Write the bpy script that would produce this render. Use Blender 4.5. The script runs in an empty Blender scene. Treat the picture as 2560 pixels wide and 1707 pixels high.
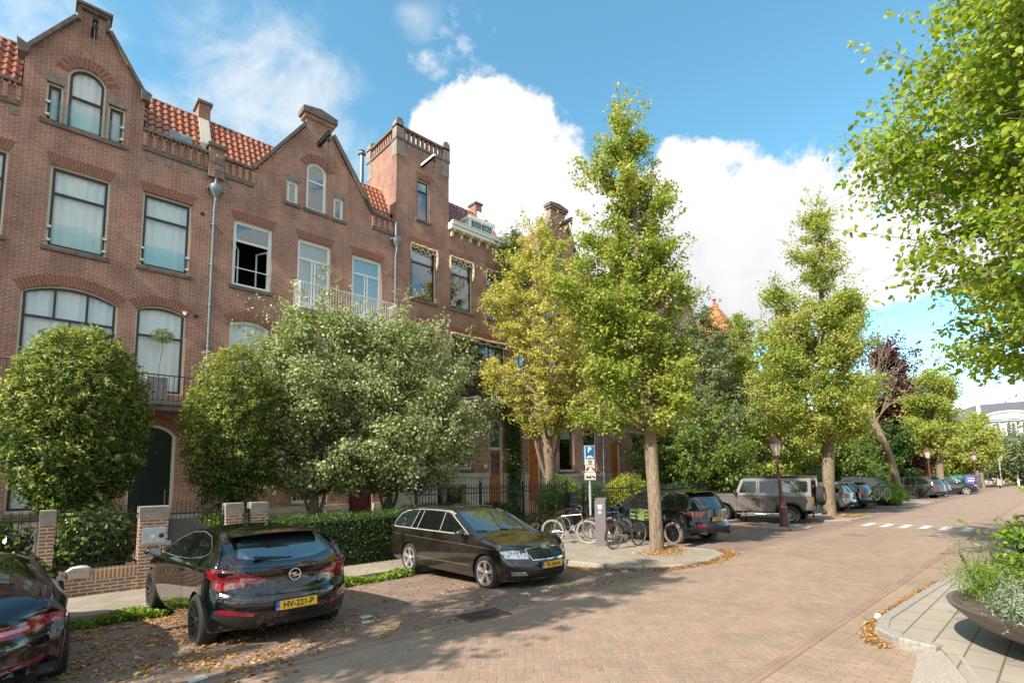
import bpy, bmesh, math, random
import numpy as np
from mathutils import Vector, Matrix
from mathutils.geometry import tessellate_polygon, delaunay_2d_cdt
from mathutils.bvhtree import BVHTree
R = math.radians
rnd = random.Random(7)
scn = bpy.context.scene
COL = scn.collection

# ---------------------------------------------------------------- materials
MATS = {}
class NT:
    def __init__(s, m):
        s.m = m; m.use_nodes = True; s.t = m.node_tree; s.b = s.t.nodes['Principled BSDF']; s.o = s.t.nodes['Material Output']
    def n(s, typ, **kw):
        x = s.t.nodes.new(typ)
        for k, v in kw.items():
            if k in x.inputs: x.inputs[k].default_value = v
            else: setattr(x, k, v)
        return x
    def l(s, a, b): s.t.links.new(a, b)
    def ramp(s, fac, stops):
        r = s.n('ShaderNodeValToRGB'); e = r.color_ramp.elements
        while len(e) < len(stops): e.new(.5)
        for i, (p, c) in enumerate(stops): e[i].position = p; e[i].color = (*c, 1)
        s.l(fac, r.inputs[0]); return r.outputs[0]
    def mix(s, fac, a, b, typ='MIX'):
        x = s.n('ShaderNodeMix', data_type='RGBA', blend_type=typ)
        for sock, v in ((x.inputs[0], fac), (x.inputs[6], a), (x.inputs[7], b)):
            if hasattr(v, 'is_linked'): s.l(v, sock)
            elif isinstance(v, (int, float)): sock.default_value = v
            else: sock.default_value = (*v, 1)
        return x.outputs[2]
    def math(s, op, a, b=None, c=None):
        x = s.n('ShaderNodeMath', operation=op)
        for i, v in enumerate((a, b, c)):
            if v is None: continue
            if hasattr(v, 'is_linked'): s.l(v, x.inputs[i])
            else: x.inputs[i].default_value = v
        return x.outputs[0]
    def obj(s): return s.n('ShaderNodeTexCoord').outputs['Object']
    def noise(s, vec, scale, detail=4, rough=.55):
        x = s.n('ShaderNodeTexNoise'); x.inputs['Scale'].default_value = scale; x.inputs['Detail'].default_value = detail
        x.inputs['Roughness'].default_value = rough; s.l(vec, x.inputs['Vector']); return x.outputs['Fac']
    def bump(s, h, strength=.3, dist=.01):
        x = s.n('ShaderNodeBump'); x.inputs['Strength'].default_value = strength; x.inputs['Distance'].default_value = dist
        s.l(h, x.inputs['Height']); s.l(x.outputs[0], s.b.inputs['Normal'])

def mat(name, col=(.5, .5, .5), rough=.6, metal=0., var=.12, scale=6., spec=.5, coat=0., bump=0., emit=None):
    """plain procedural material: base colour broken up by noise"""
    if name in MATS: return MATS[name]
    m = bpy.data.materials.new(name); k = NT(m); MATS[name] = m
    k.b.inputs['Roughness'].default_value = rough; k.b.inputs['Metallic'].default_value = metal
    k.b.inputs['Specular IOR Level'].default_value = spec; k.b.inputs['Coat Weight'].default_value = coat
    k.b.inputs['Coat Roughness'].default_value = .03
    f = k.noise(k.obj(), scale, 5)
    k.l(k.ramp(f, [(.3, tuple(c * (1 - var) for c in col)), (.7, tuple(min(1, c * (1 + var)) for c in col))]), k.b.inputs['Base Color'])
    if bump: k.bump(k.noise(k.obj(), scale * 6, 4), bump)
    if emit:
        k.b.inputs['Emission Color'].default_value = (*emit[0], 1); k.b.inputs['Emission Strength'].default_value = emit[1]
    return m

def brick_mat(name, c1, c2, mortar, bw=.22, bh=.0625, ms=.011, horiz=False, rot=0, bumpd=.004, squash=.5, mix2=None, offset=.5, wear=.25):
    if name in MATS: return MATS[name]
    m = bpy.data.materials.new(name); k = NT(m); MATS[name] = m
    o = k.obj(); sp = k.n('ShaderNodeSeparateXYZ'); k.l(o, sp.inputs[0])
    cb = k.n('ShaderNodeCombineXYZ')
    if horiz:
        if rot:
            mp = k.n('ShaderNodeMapping'); mp.inputs['Rotation'].default_value = (0, 0, rot); k.l(o, mp.inputs[0]); vec = mp.outputs[0]
        else: vec = o
    else:
        g = k.n('ShaderNodeNewGeometry'); sn = k.n('ShaderNodeSeparateXYZ'); k.l(g.outputs['True Normal'], sn.inputs[0])
        side = k.math('GREATER_THAN', k.math('ABSOLUTE', sn.outputs[0]), .7)
        u = k.math('ADD', k.math('MULTIPLY', sp.outputs[0], k.math('SUBTRACT', 1, side)), k.math('MULTIPLY', sp.outputs[1], side))
        k.l(u, cb.inputs[0]); k.l(sp.outputs[2], cb.inputs[1]); vec = cb.outputs[0]
    b = k.n('ShaderNodeTexBrick'); k.l(vec, b.inputs['Vector'])
    b.offset = offset; b.squash = squash; b.squash_frequency = 2
    b.inputs['Scale'].default_value = 1; b.inputs['Brick Width'].default_value = bw; b.inputs['Row Height'].default_value = bh
    b.inputs['Mortar Size'].default_value = ms; b.inputs['Mortar Smooth'].default_value = .15; b.inputs['Bias'].default_value = -.1
    b.inputs['Color1'].default_value = (*c1, 1); b.inputs['Color2'].default_value = (*c2, 1); b.inputs['Mortar'].default_value = (*mortar, 1)
    n1 = k.noise(o, 1.3, 6); n2 = k.noise(o, .35, 3)
    tint = k.ramp(n1, [(.3, (1 - wear,) * 3), (.7, (1 + wear * .6,) * 3)])
    c = k.mix(.9, b.outputs['Color'], tint, 'MULTIPLY')
    if not horiz:
        mpp = k.n('ShaderNodeMapping'); mpp.inputs['Scale'].default_value = (2.2, 2.2, .35); k.l(o, mpp.inputs[0]); c = k.mix(.8, c, k.ramp(k.noise(mpp.outputs[0], 1.1, 5, .65), [(.33, (.76, .74, .74)), (.50, (1, 1, 1)), (.7, (1.14, 1.11, 1.08))]), 'MULTIPLY')
    if mix2: c = k.mix(k.ramp(n2, [(.42, (0, 0, 0)), (.62, (.6, .6, .6))]), c, mix2)
    k.l(c, k.b.inputs['Base Color'])
    k.b.inputs['Roughness'].default_value = .85; k.b.inputs['Specular IOR Level'].default_value = .25
    h = k.math('SUBTRACT', k.math('MULTIPLY', k.noise(o, 60, 3), .3), b.outputs['Fac'])
    k.bump(h, .7, bumpd)
    return m

def herring_mat(name, cols, mortar, w=.105, L=2, rot=45, ms=.045, wear=.2, patch=None):
    """true herringbone paving, bricks of L:1, one random tone per brick"""
    m = bpy.data.materials.new(name); k = NT(m); MATS[name] = m; o = k.obj()
    mp = k.n('ShaderNodeMapping'); mp.inputs['Rotation'].default_value = (0, 0, R(rot)); mp.inputs['Scale'].default_value = (1 / w, 1 / w, 1); k.l(o, mp.inputs[0])
    sp = k.n('ShaderNodeSeparateXYZ'); k.l(mp.outputs[0], sp.inputs[0]); x, y = sp.outputs[0], sp.outputs[1]
    i, j = k.math('FLOOR', x), k.math('FLOOR', y); fx, fy = k.math('SUBTRACT', x, i), k.math('SUBTRACT', y, j)
    t = k.math('FLOORED_MODULO', k.math('SUBTRACT', i, j), 2 * L); isv = k.math('GREATER_THAN', t, L - .5); ish = k.math('SUBTRACT', 1, isv)
    sel = lambda a, b: k.math('ADD', k.math('MULTIPLY', ish, a), k.math('MULTIPLY', isv, b))
    tv = k.math('SUBTRACT', 2 * L - 1, t); al = sel(k.math('ADD', t, fx), k.math('ADD', tv, fy)); ac = sel(fy, fx)
    d = k.math('MINIMUM', k.math('MINIMUM', al, k.math('SUBTRACT', L, al)), k.math('MINIMUM', ac, k.math('SUBTRACT', 1, ac)))
    cb = k.n('ShaderNodeCombineXYZ'); k.l(sel(k.math('SUBTRACT', i, t), i), cb.inputs[0]); k.l(sel(j, k.math('SUBTRACT', j, tv)), cb.inputs[1]); k.l(isv, cb.inputs[2])
    wn_ = k.n('ShaderNodeTexWhiteNoise'); wn_.noise_dimensions = '3D'; k.l(cb.outputs[0], wn_.inputs['Vector'])
    n = len(cols); c = k.ramp(wn_.outputs['Value'], [(q / (n - 1), cc) for q, cc in enumerate(cols)])
    big = k.noise(o, .55, 5); c = k.mix(.9, c, k.ramp(big, [(.3, (1 - wear,) * 3), (.7, (1 + wear * .6,) * 3)]), 'MULTIPLY'); c = k.mix(.8, c, k.ramp(k.noise(o, 1.9, 6, .7), [(.34, (.84, .82, .81)), (.48, (1, 1, 1)), (.66, (1.04, 1.03, 1.0))]), 'MULTIPLY'); c = k.mix(.7, c, k.ramp(k.noise(o, 45, 3), [(.3, (.86,) * 3), (.7, (1.1,) * 3)]), 'MULTIPLY')
    mo = k.math('LESS_THAN', k.math('ADD', d, k.math('MULTIPLY', k.math('SUBTRACT', k.noise(o, 30, 2), .5), .05)), ms)
    mc = k.ramp(k.noise(o, 3.1, 5), [(.45, mortar[0]), (.6, mortar[1])]); k.l(k.mix(mo, c, mc), k.b.inputs['Base Color'])
    k.b.inputs['Roughness'].default_value = .85; k.b.inputs['Specular IOR Level'].default_value = .2
    k.bump(k.math('ADD', k.math('MINIMUM', k.math('MULTIPLY', d, 8), 1), k.math('MULTIPLY', k.noise(o, 70, 3), .3)), .6, .004); return m

def leaf_mat(name, stops, trans=.35, rough=.45, spec=.35):
    if name in MATS: return MATS[name]
    m = bpy.data.materials.new(name); k = NT(m); MATS[name] = m
    a = k.n('ShaderNodeAttribute'); a.attribute_name = 'lv'
    c = k.ramp(a.outputs['Fac'], stops); k.l(c, k.b.inputs['Base Color'])
    k.b.inputs['Roughness'].default_value = rough; k.b.inputs['Specular IOR Level'].default_value = spec
    t = k.n('ShaderNodeBsdfTranslucent'); k.l(k.mix(1., c, (1.25, 1.3, .55), 'MULTIPLY'), t.inputs[0])
    ms = k.n('ShaderNodeMixShader'); ms.inputs[0].default_value = trans
    k.l(k.b.outputs[0], ms.inputs[1]); k.l(t.outputs[0], ms.inputs[2]); k.l(ms.outputs[0], k.o.inputs[0])
    return m

def glass_mat(name, tint=(.75, .8, .8), refl=1.6, rough=.0):
    """clear pane: mostly see-through with sky reflections"""
    if name in MATS: return MATS[name]
    m = bpy.data.materials.new(name); k = NT(m); MATS[name] = m
    tr = k.n('ShaderNodeBsdfTransparent'); tr.inputs[0].default_value = (*tint, 1)
    gl = k.n('ShaderNodeBsdfGlossy'); gl.inputs['Roughness'].default_value = rough
    lw = k.n('ShaderNodeLayerWeight'); lw.inputs[0].default_value = .5; f0 = ((refl - 1) / (refl + 1)) ** 2; fr = k.math('ADD', f0, k.math('MULTIPLY', 1 - f0, k.math('POWER', lw.outputs['Facing'], 4)))
    nb = k.n('ShaderNodeBump'); nb.inputs['Strength'].default_value = .03; nb.inputs['Distance'].default_value = .05
    k.l(k.noise(k.obj(), .9, 2), nb.inputs['Height']); k.l(nb.outputs[0], gl.inputs['Normal'])
    ms = k.n('ShaderNodeMixShader'); k.l(fr, ms.inputs[0]); k.l(tr.outputs[0], ms.inputs[1]); k.l(gl.outputs[0], ms.inputs[2])
    k.l(ms.outputs[0], k.o.inputs[0]); return m

# ---------------------------------------------------------------- mesh builder
def tag(o, label=None, cat=None, group=None, kind=None):
    if label: o['label'] = label
    if cat: o['category'] = cat
    if group: o['group'] = group
    if kind: o['kind'] = kind
    return o
def thing(name, loc, label, cat, group=None, rz=0):
    o = bpy.data.objects.new(name, None); COL.objects.link(o); o.location = loc; o.rotation_euler = (0, 0, rz); o.empty_display_size = .2
    return tag(o, label, cat, group)
def link(name, me, parent=None):
    o = bpy.data.objects.new(name, me); COL.objects.link(o)
    if parent: o.parent = parent
    return o

class MB:
    def __init__(s): s.v = []; s.f = []; s.mi = []; s.cur = 0; s.sm = []; s.smooth = False; s.M = None
    def V(s, p):
        s.v.append(tuple(s.M @ Vector(p)) if s.M else tuple(p)); return len(s.v) - 1
    def F(s, idx): s.f.append(tuple(idx)); s.mi.append(s.cur); s.sm.append(s.smooth)
    def poly(s, pts): s.F([s.V(p) for p in pts])
    def box(s, x0, x1, y0, y1, z0, z1):
        i = [s.V(p) for p in ((x0, y0, z0), (x1, y0, z0), (x1, y1, z0), (x0, y1, z0), (x0, y0, z1), (x1, y0, z1), (x1, y1, z1), (x0, y1, z1))]
        for q in ((3, 2, 1, 0), (4, 5, 6, 7), (0, 1, 5, 4), (1, 2, 6, 5), (2, 3, 7, 6), (3, 0, 4, 7)): s.F([i[a] for a in q])
    def bbox(s, x0, x1, y0, y1, z0, z1, b=.01):
        """box with chamfered vertical+horizontal edges (two insets)"""
        s.loft([[(x0 + b, y0 + b, z0), (x1 - b, y0 + b, z0), (x1 - b, y1 - b, z0), (x0 + b, y1 - b, z0)],
                [(x0, y0, z0 + b), (x1, y0, z0 + b), (x1, y1, z0 + b), (x0, y1, z0 + b)],
                [(x0, y0, z1 - b), (x1, y0, z1 - b), (x1, y1, z1 - b), (x0, y1, z1 - b)],
                [(x0 + b, y0 + b, z1), (x1 - b, y0 + b, z1), (x1 - b, y1 - b, z1), (x0 + b, y1 - b, z1)]])
    def loft(s, rings, cap=True, close=True):
        ids = [[s.V(p) for p in r] for r in rings]; n = len(rings[0])
        for a, b in zip(ids, ids[1:]):
            for j in range(n if close else n - 1): s.F((a[j], a[(j + 1) % n], b[(j + 1) % n], b[j]))
        if cap: s.F(ids[0][::-1]); s.F(ids[-1])
    def bar(s, a, b, w, h=None, up=(0, 0, 1)):
        a = Vector(a); b = Vector(b); h = h or w; d = (b - a).normalized(); u = Vector(up)
        if abs(d.dot(u)) > .95: u = Vector((1, 0, 0))
        r = d.cross(u).normalized() * w / 2; u = r.cross(d).normalized() * h / 2
        s.loft([[p - r - u, p + r - u, p + r + u, p - r + u] for p in (a, b)])
    def tube(s, pts, r, n=8, cap=True):
        pts = [Vector(p) for p in pts]; rs = r if isinstance(r, (list, tuple)) else [r] * len(pts); rings = []; pr = None
        for i, p in enumerate(pts):
            d = (pts[min(i + 1, len(pts) - 1)] - pts[max(i - 1, 0)]).normalized()
            if pr is None: pr = d.cross(Vector((0, 0, 1)) if abs(d.z) < .9 else Vector((1, 0, 0))).normalized()
            a = (pr - d * pr.dot(d)).normalized(); pr = a; b = d.cross(a)
            rings.append([p + (a * math.cos(t) + b * math.sin(t)) * rs[i] for t in [2 * math.pi * k / n for k in range(n)]])
        sm = s.smooth; s.smooth = True; s.loft(rings, cap=False); s.smooth = sm
        if cap: s.F([len(s.v) - n + k for k in range(n)]); m = len(s.v) - n * len(pts); s.F([m + k for k in range(n)][::-1])
    def lathe(s, prof, c=(0, 0, 0), n=20, axis='z', cap=True):
        rings = []
        for r, z in prof:
            ring = []
            for k in range(n):
                t = 2 * math.pi * k / n; a, b = r * math.cos(t), r * math.sin(t)
                ring.append((c[0] + a, c[1] + b, c[2] + z) if axis == 'z' else (c[0] + a, c[1] + z, c[2] - b) if axis == 'y' else (c[0] + z, c[1] + a, c[2] + b))
            rings.append(ring)
        sm = s.smooth; s.smooth = True; s.loft(rings, cap=cap); s.smooth = sm
    def prism(s, pts, a0, a1, axis='y', holes=()):
        """extrude a 2-D outline (with holes) along an axis; outline coords are the other two axes"""
        def P(p, a): return (p[0], a, p[1]) if axis == 'y' else (a, p[0], p[1]) if axis == 'x' else (p[0], p[1], a)
        loops = [list(pts)] + [list(h) for h in holes]
        tris = tessellate_polygon([[Vector((p[0], p[1], 0)) for p in l] for l in loops]); flat = [p for l in loops for p in l]
        A = [s.V(P(p, a0)) for p in flat]; B = [s.V(P(p, a1)) for p in flat]
        for t in tris:
            (ax, ay), (bx, by), (cx, cy) = (flat[q] for q in t)
            if (bx - ax) * (cy - ay) - (by - ay) * (cx - ax) < 0: t = (t[0], t[2], t[1])
            s.F([A[q] for q in t]); s.F([B[q] for q in t][::-1])
        o = 0
        for l in loops:
            n = len(l)
            for j in range(n): s.F((A[o + j], A[o + (j + 1) % n], B[o + (j + 1) % n], B[o + j]))
            o += n
    SPLIT = {'stone_lintel', 'stone_block', 'balcony_bracket', 'cornice_bracket', 'tower_pier', 'wall_vent', 'guard_clamp', 'plinth', 'roof_rails', 'door_hinges', 'pier_cap', 'gable_cap', 'flue_pipe', 'dormer_pane', 'dormer_sash', 'tower_baluster', 'arrow', 'tail_light', 'wall_sensor', 'stone_band', 'letter_slot', 'letter_flap', 'meter_label', 'tower_band', 'beam_flange', 'spare_carrier', 'exhaust_pipe', 'poster_lines', 'rail', 'shut_lines'}
    def split(s, name, mats, parent, fix, sharp):
        par = list(range(len(s.v)))
        def fd(a):
            while par[a] != a: par[a] = par[par[a]]; a = par[a]
            return a
        for f in s.f:
            for q in f[1:]: par[fd(q)] = fd(f[0])
        gr = {}
        for i, f in enumerate(s.f): gr.setdefault(fd(f[0]), []).append(i)
        if len(gr) < 2: return None
        out = None
        for g in gr.values():
            m2 = MB(); mp = {}
            for i in g:
                m2.cur = s.mi[i]; m2.smooth = s.sm[i]
                for q in s.f[i]:
                    if q not in mp: mp[q] = len(m2.v); m2.v.append(s.v[q])
                m2.F([mp[q] for q in s.f[i]])
            out = m2.build(name, mats, parent, fix, sharp)
        return out
    def build(s, name, mats, parent=None, fix=True, sharp=None):
        if name in MB.SPLIT and parent:
            r = s.split(name, mats, parent, fix, sharp)
            if r: return r
        me = bpy.data.meshes.new(name); me.from_pydata(s.v, [], s.f)
        for m in (mats if isinstance(mats, (list, tuple)) else [mats]): me.materials.append(m)
        if len(set(s.mi)) > 1: me.polygons.foreach_set('material_index', s.mi)
        if any(s.sm): me.polygons.foreach_set('use_smooth', s.sm)
        if fix:
            bm = bmesh.new(); bm.from_mesh(me); bmesh.ops.recalc_face_normals(bm, faces=bm.faces); bm.to_mesh(me); bm.free()
        if any(s.sm): me.set_sharp_from_angle(angle=R(sharp or 40))
        me.update(); return link(name, me, parent)

def text_mesh(txt, size, ext=.002, bold=0):
    cu = bpy.data.curves.new('t', 'FONT'); cu.body = txt; cu.size = size; cu.extrude = ext; cu.align_x = 'CENTER'; cu.align_y = 'CENTER'; cu.offset = bold
    o = bpy.data.objects.new('t', cu); COL.objects.link(o); bpy.context.view_layer.update()
    me = bpy.data.meshes.new_from_object(o.evaluated_get(bpy.context.evaluated_depsgraph_get())); bpy.data.objects.remove(o); bpy.data.curves.remove(cu)
    return me
def text_obj(name, txt, size, m, parent, M, sx=1., bold=0.):
    me = text_mesh(txt, size, bold=bold); me.name = name; me.transform(M @ Matrix.Diagonal((sx, 1, 1, 1))); me.materials.clear(); me.materials.append(m); return link(name, me, parent)

def gz(y):   # height of the bay and pavement relative to the carriageway
    return 0 if y < 6.2 else -.04 * (y - 6.2) if y < 10.35 else -.166
# ================================================================ materials for buildings
BR = brick_mat('brick_wall', (.42, .175, .122), (.27, .118, .088), (.56, .42, .325), wear=.25, ms=.0085, squash=1)
BR2 = brick_mat('brick_wall_light', (.36, .152, .106), (.23, .104, .08), (.52, .39, .30), wear=.3, ms=.0085, squash=1)
BRP = brick_mat('brick_pillar', (.36, .15, .09), (.30, .16, .085), (.58, .5, .4), ms=.012, squash=1, wear=.3)
VOUS = mat('voussoir', (.29, .115, .078), .85, var=.35, scale=14, spec=.2)
MORT = mat('mortar', (.40, .28, .21), .9, spec=.1)
STONE = mat('sandstone', (.27, .225, .185), .85, var=.28, scale=5, bump=.15)
STONED = mat('weathered_stone', (.165, .13, .108), .85, var=.35, scale=6, bump=.15)
PLINTH = mat('plinth_stone', (.48, .44, .37), .8, var=.15, scale=3, bump=.1)
CREAM = mat('cream_paint', (.70, .64, .48), .45, var=.04)
WHITE = mat('white_paint', (.82, .81, .77), .4, var=.03)
SASH = mat('dark_sash_paint', (.030, .018, .016), .3, var=.15)
IRON = mat('black_iron', (.014, .015, .014), .4, var=.2, spec=.5)
ZINC = mat('zinc_grey', (.24, .27, .28), .45, metal=.4, var=.18, scale=9)
CURT = mat('curtain_fabric', (.93, .90, .86), .9, var=.03, spec=.1)
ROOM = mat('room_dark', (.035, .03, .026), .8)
GLS = glass_mat('window_glass', (.96, .98, .98), 1.6)
GLSD = glass_mat('window_glass_dark', (.8, .85, .85), 2.6)
GLSD2 = GLSD
DOORO = mat('orange_varnished_wood', (.42, .13, .025), .35, var=.3, scale=4)
DOORG = mat('dark_green_door', (.012, .022, .018), .25)
AWN = mat('cream_awning_cloth', (.62, .50, .32), .9, var=.2, scale=3)
LEAD = mat('lead_grey', (.17, .17, .17), .6, var=.2)

def tile_mat(name, c1, c2):
    if name in MATS: return MATS[name]
    m = bpy.data.materials.new(name); k = NT(m); MATS[name] = m
    o = k.obj(); n = k.noise(o, 2.2, 4); n2 = k.noise(o, 9, 2)
    c = k.ramp(k.math('ADD', k.math('MULTIPLY', n, .6), k.math('MULTIPLY', n2, .4)), [(.35, c1), (.65, c2)])
    k.l(c, k.b.inputs['Base Color']); k.b.inputs['Roughness'].default_value = .22; k.b.inputs['Specular IOR Level'].default_value = .7
    return m
TILE = tile_mat('glazed_roof_tile', (.20, .062, .032), (.46, .165, .075))
TILEP = tile_mat('purple_roof_tile', (.11, .035, .045), (.33, .095, .055))

F = 19.8
def tiled(name, x0, x1, y0, z0, y1, z1, m, parent, cw=.205, rh=.30):
    L = math.hypot(y1 - y0, z1 - z0); nc = max(1, round((x1 - x0) / cw)); nr = max(1, round(L / rh)); q = 6
    dy, dz = (y1 - y0) / L, (z1 - z0) / L; ny, nz = -dz, dy
    if nz < 0: ny, nz = -ny, -nz
    vs = []; nx = nc * q + 1
    for r in range(nr):
        for e in (0, 1):
            t = (r + e) / nr * L
            lift = .035 * (1 - e)
            for i in range(nx):
                ph = (i % q) / q; h = .035 * math.sin(ph * 2 * math.pi) + lift + .012
                vs.append((x0 + (x1 - x0) * i / (nx - 1), y0 + dy * t + ny * h, z0 + dz * t + nz * h))
    fs = []
    for r in range(nr * 2 - 1):
        for i in range(nx - 1): a = r * nx + i; fs.append((a, a + 1, a + nx + 1, a + nx))
    me = bpy.data.meshes.new(name); me.from_pydata(vs, [], fs); me.materials.append(m)
    me.polygons.foreach_set('use_smooth', [True] * len(fs)); me.set_sharp_from_angle(angle=R(50))
    return link(name, me, parent)

def arch_pts(x0, x1, z0, zs, rise, n=14):
    p = [(x0, z0), (x1, z0)]
    if rise <= .001: return p + [(x1, zs), (x0, zs)]
    w = (x1 - x0) / 2; r = (w * w + rise * rise) / (2 * rise); cx = (x0 + x1) / 2; cz = zs + rise - r; a = math.asin(min(1, w / r))
    if rise > w: a = math.pi - a
    for i in range(n + 1):
        t = a - 2 * a * i / n; p.append((cx + r * math.sin(t), cz + r * math.cos(t)))
    return p
def ztop(x, x0, x1, zs, rise):
    if rise <= .001: return zs
    w = (x1 - x0) / 2; r = (w * w + rise * rise) / (2 * rise); cx = (x0 + x1) / 2
    return zs + rise - r + math.sqrt(max(0, r * r - (x - cx) ** 2))

def lintel(x0, x1, zs, rise, parent, h=.31, y=F):
    """soldier-course arch of separate bricks standing a few mm proud of the wall"""
    mb = MB(); w = (x1 - x0) + .04; n = max(6, int(w / .072)); cx = (x0 + x1) / 2
    def bot(t):
        x = x0 - .02 + w * t
        return (x, ztop(min(max(x, x0), x1), x0, x1, zs, rise) + .004)
    if rise > .001:
        hw = (x1 - x0) / 2; r = (hw * hw + rise * rise) / (2 * rise); cz = zs + rise - r
    else: cz = zs - w * 1.35; r = None
    def top(t):
        b = bot(t); dx, dz = b[0] - cx, b[1] - cz; L = math.hypot(dx, dz)
        if rise > .001: return (b[0] + dx / L * h, b[1] + dz / L * h)
        return (b[0] + dx / dz * h, b[1] + h)
    mb.cur = 1
    mb.prism([bot(i / n) for i in range(n + 1)] + [top(i / n) for i in range(n, -1, -1)], y - .003, y + .02)
    mb.cur = 0; g = .11
    for i in range(n):
        a, b = (i + g) / n, (i + 1 - g) / n; B0, B1, T0, T1 = bot(a), bot(b), top(a), top(b)
        L = lambda p, q, s: (p[0] + (q[0] - p[0]) * s, p[1] + (q[1] - p[1]) * s)
        cut = .33 if i % 2 else .66; mb.prism([B0, B1, L(B1, T1, cut - .015), L(B0, T0, cut - .015)], y - .008, y)
        mb.prism([L(B0, T0, cut + .015), L(B1, T1, cut + .015), T1, T0], y - .008, y)
    return mb.build('arch_bricks', [VOUS, MORT], parent)

def window(H, x0, x1, z0, z1, rise=0, fr=CREAM, sash=SASH, bars=(), vb=(), curtain=None, sill=True, lin=True, fw=.055, sw=.065, glass=None, y=F, blind=None, label=None, open_below=None):
    """z1 is the spring line; the crown stands `rise` higher"""
    f = MB(); o = arch_pts(x0, x1, z0, z1, rise); i1 = arch_pts(x0 + fw, x1 - fw, z0 + fw, z1 - (0 if rise else fw), rise - fw if rise else 0)
    f.prism(o, y + .10, y + .20, holes=[i1]); fo = f.build('window', fr, H)
    if label: fo['label'] = label
    s = MB(); a = fw + .001; i0 = arch_pts(x0 + a, x1 - a, z0 + a, z1 - (0 if rise else a), rise - a if rise else 0)
    b = fw + sw; i2 = arch_pts(x0 + b, x1 - b, z0 + b, z1 - (0 if rise else b), rise - b if rise else 0)
    s.prism(i0, y + .125, y + .185, holes=[i2])
    for z in bars: s.box(x0 + b, x1 - b, y + .12, y + .18, z - .035, z + .035)
    for (x, za, zb) in vb: s.box(x - .03, x + .03, y + .122, y + .182, za, zb)
    s.build('sash', sash, fo)
    g = MB(); g.prism(arch_pts(x0 + b - .005, x1 - b + .005, open_below or z0 + b, z1 - (0 if rise else b), rise - b if rise else 0), y + .15, y + .156)
    g.build('pane', glass or (GLS if curtain else GLSD), fo)
    if curtain:
        c = MB(); n = int((x1 - x0) / .045); c.smooth = True
        zt = z1 + rise; zc = curtain if isinstance(curtain, float) else z0 + .02
        ids = []
        for i in range(n + 1):
            x = x0 + (x1 - x0) * i / n; yy = y + .235 + .022 * math.sin(i * 1.3) + .01 * math.sin(i * .37)
            ids.append((c.V((x, yy, zc)), c.V((x, yy, zt))))
        for p, q in zip(ids, ids[1:]): c.F((p[0], q[0], q[1], p[1]))
        c.build('curtain', CURT, H, fix=False)
    if blind:
        c = MB(); c.box(x0 + .08, x1 - .08, y + .21, y + .22, blind, z1 + rise); c.build('blind', CURT, H)
    if sill:
        c = MB(); c.bbox(x0 - .09, x1 + .09, y - .07, y + .13, z0 - .14, z0 - .003, .012); c.build('window_sill', STONED, H)
    if lin: lintel(x0, x1, z1, rise, H, y=y)
    return o

def awning(H, x0, x1, zt, drop, y=F):
    """rolled and draped cloth round the window head"""
    m = MB(); m.smooth = True; n = 16
    for (pts, r) in (([(x0 - .04 + (x1 - x0 + .08) * i / n, y - .05 - .02 * math.sin(i * 1.7), zt - .02 + .015 * math.sin(i)) for i in range(n + 1)], .055),
                     ([(x0 - .02 + .01 * math.sin(i * 2), y - .03, zt - drop * .8 * i / 8) for i in range(9)], [.045, .05, .04, .05, .035, .045, .03, .025, .015]),
                     ([(x1 - .01 + .035 * math.sin(i * .45), y - .05, zt - drop * i / 8) for i in range(9)], [.055, .075, .07, .085, .07, .08, .065, .055, .02])):
        m.tube(pts, r, 8)
    for k in range(5):
        a = k / 5; m.tube([(x0 + (x1 - x0) * (a + t * .28), y - .04 + .02 * math.sin(k), zt - .06 - .12 * math.sin(math.pi * t) - .04 * k * t) for t in [j / 6 for j in range(7)]], .03, 6)
    m.build('rolled_awning', AWN, H)

def pleat_rail(H, name, x0, x1, y, z0, z1, m, n, top=.03, side=0, yb=F):
    b = MB(); b.bar((x0, y, z1), (x1, y, z1), top * 1.6, top); b.bar((x0, y, z0 + .06), (x1, y, z0 + .06), top, top * .8)
    for i in range(n + 1):
        x = x0 + (x1 - x0) * i / n
        if m is IRON:
            b.tube([(x, y, z0), (x, y - .015, z0 + (z1 - z0) * .3), (x, y + .012, z0 + (z1 - z0) * .6), (x, y, z1)], .009, 5)
            b.tube([(x - .02, y, z0 + .1), (x + .02, y, z0 + .14)], .016, 5)
        else: b.bar((x, y, z0), (x, y, z1), .02)
    for x in (x0, x1):
        b.bar((x, y, z1), (x, yb, z1), top, top); b.bar((x, y, z0 + .06), (x, yb, z0 + .06), top * .8); b.bar((x, y, z0), (x, y, z1 + .03), top * 1.2)
        k = max(2, int((yb - y) / .13))
        for i in range(1, k): b.bar((x, y + (yb - y) * i / k, z0), (x, y + (yb - y) * i / k, z1), .016)
    return b.build(name, m, H)

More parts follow.
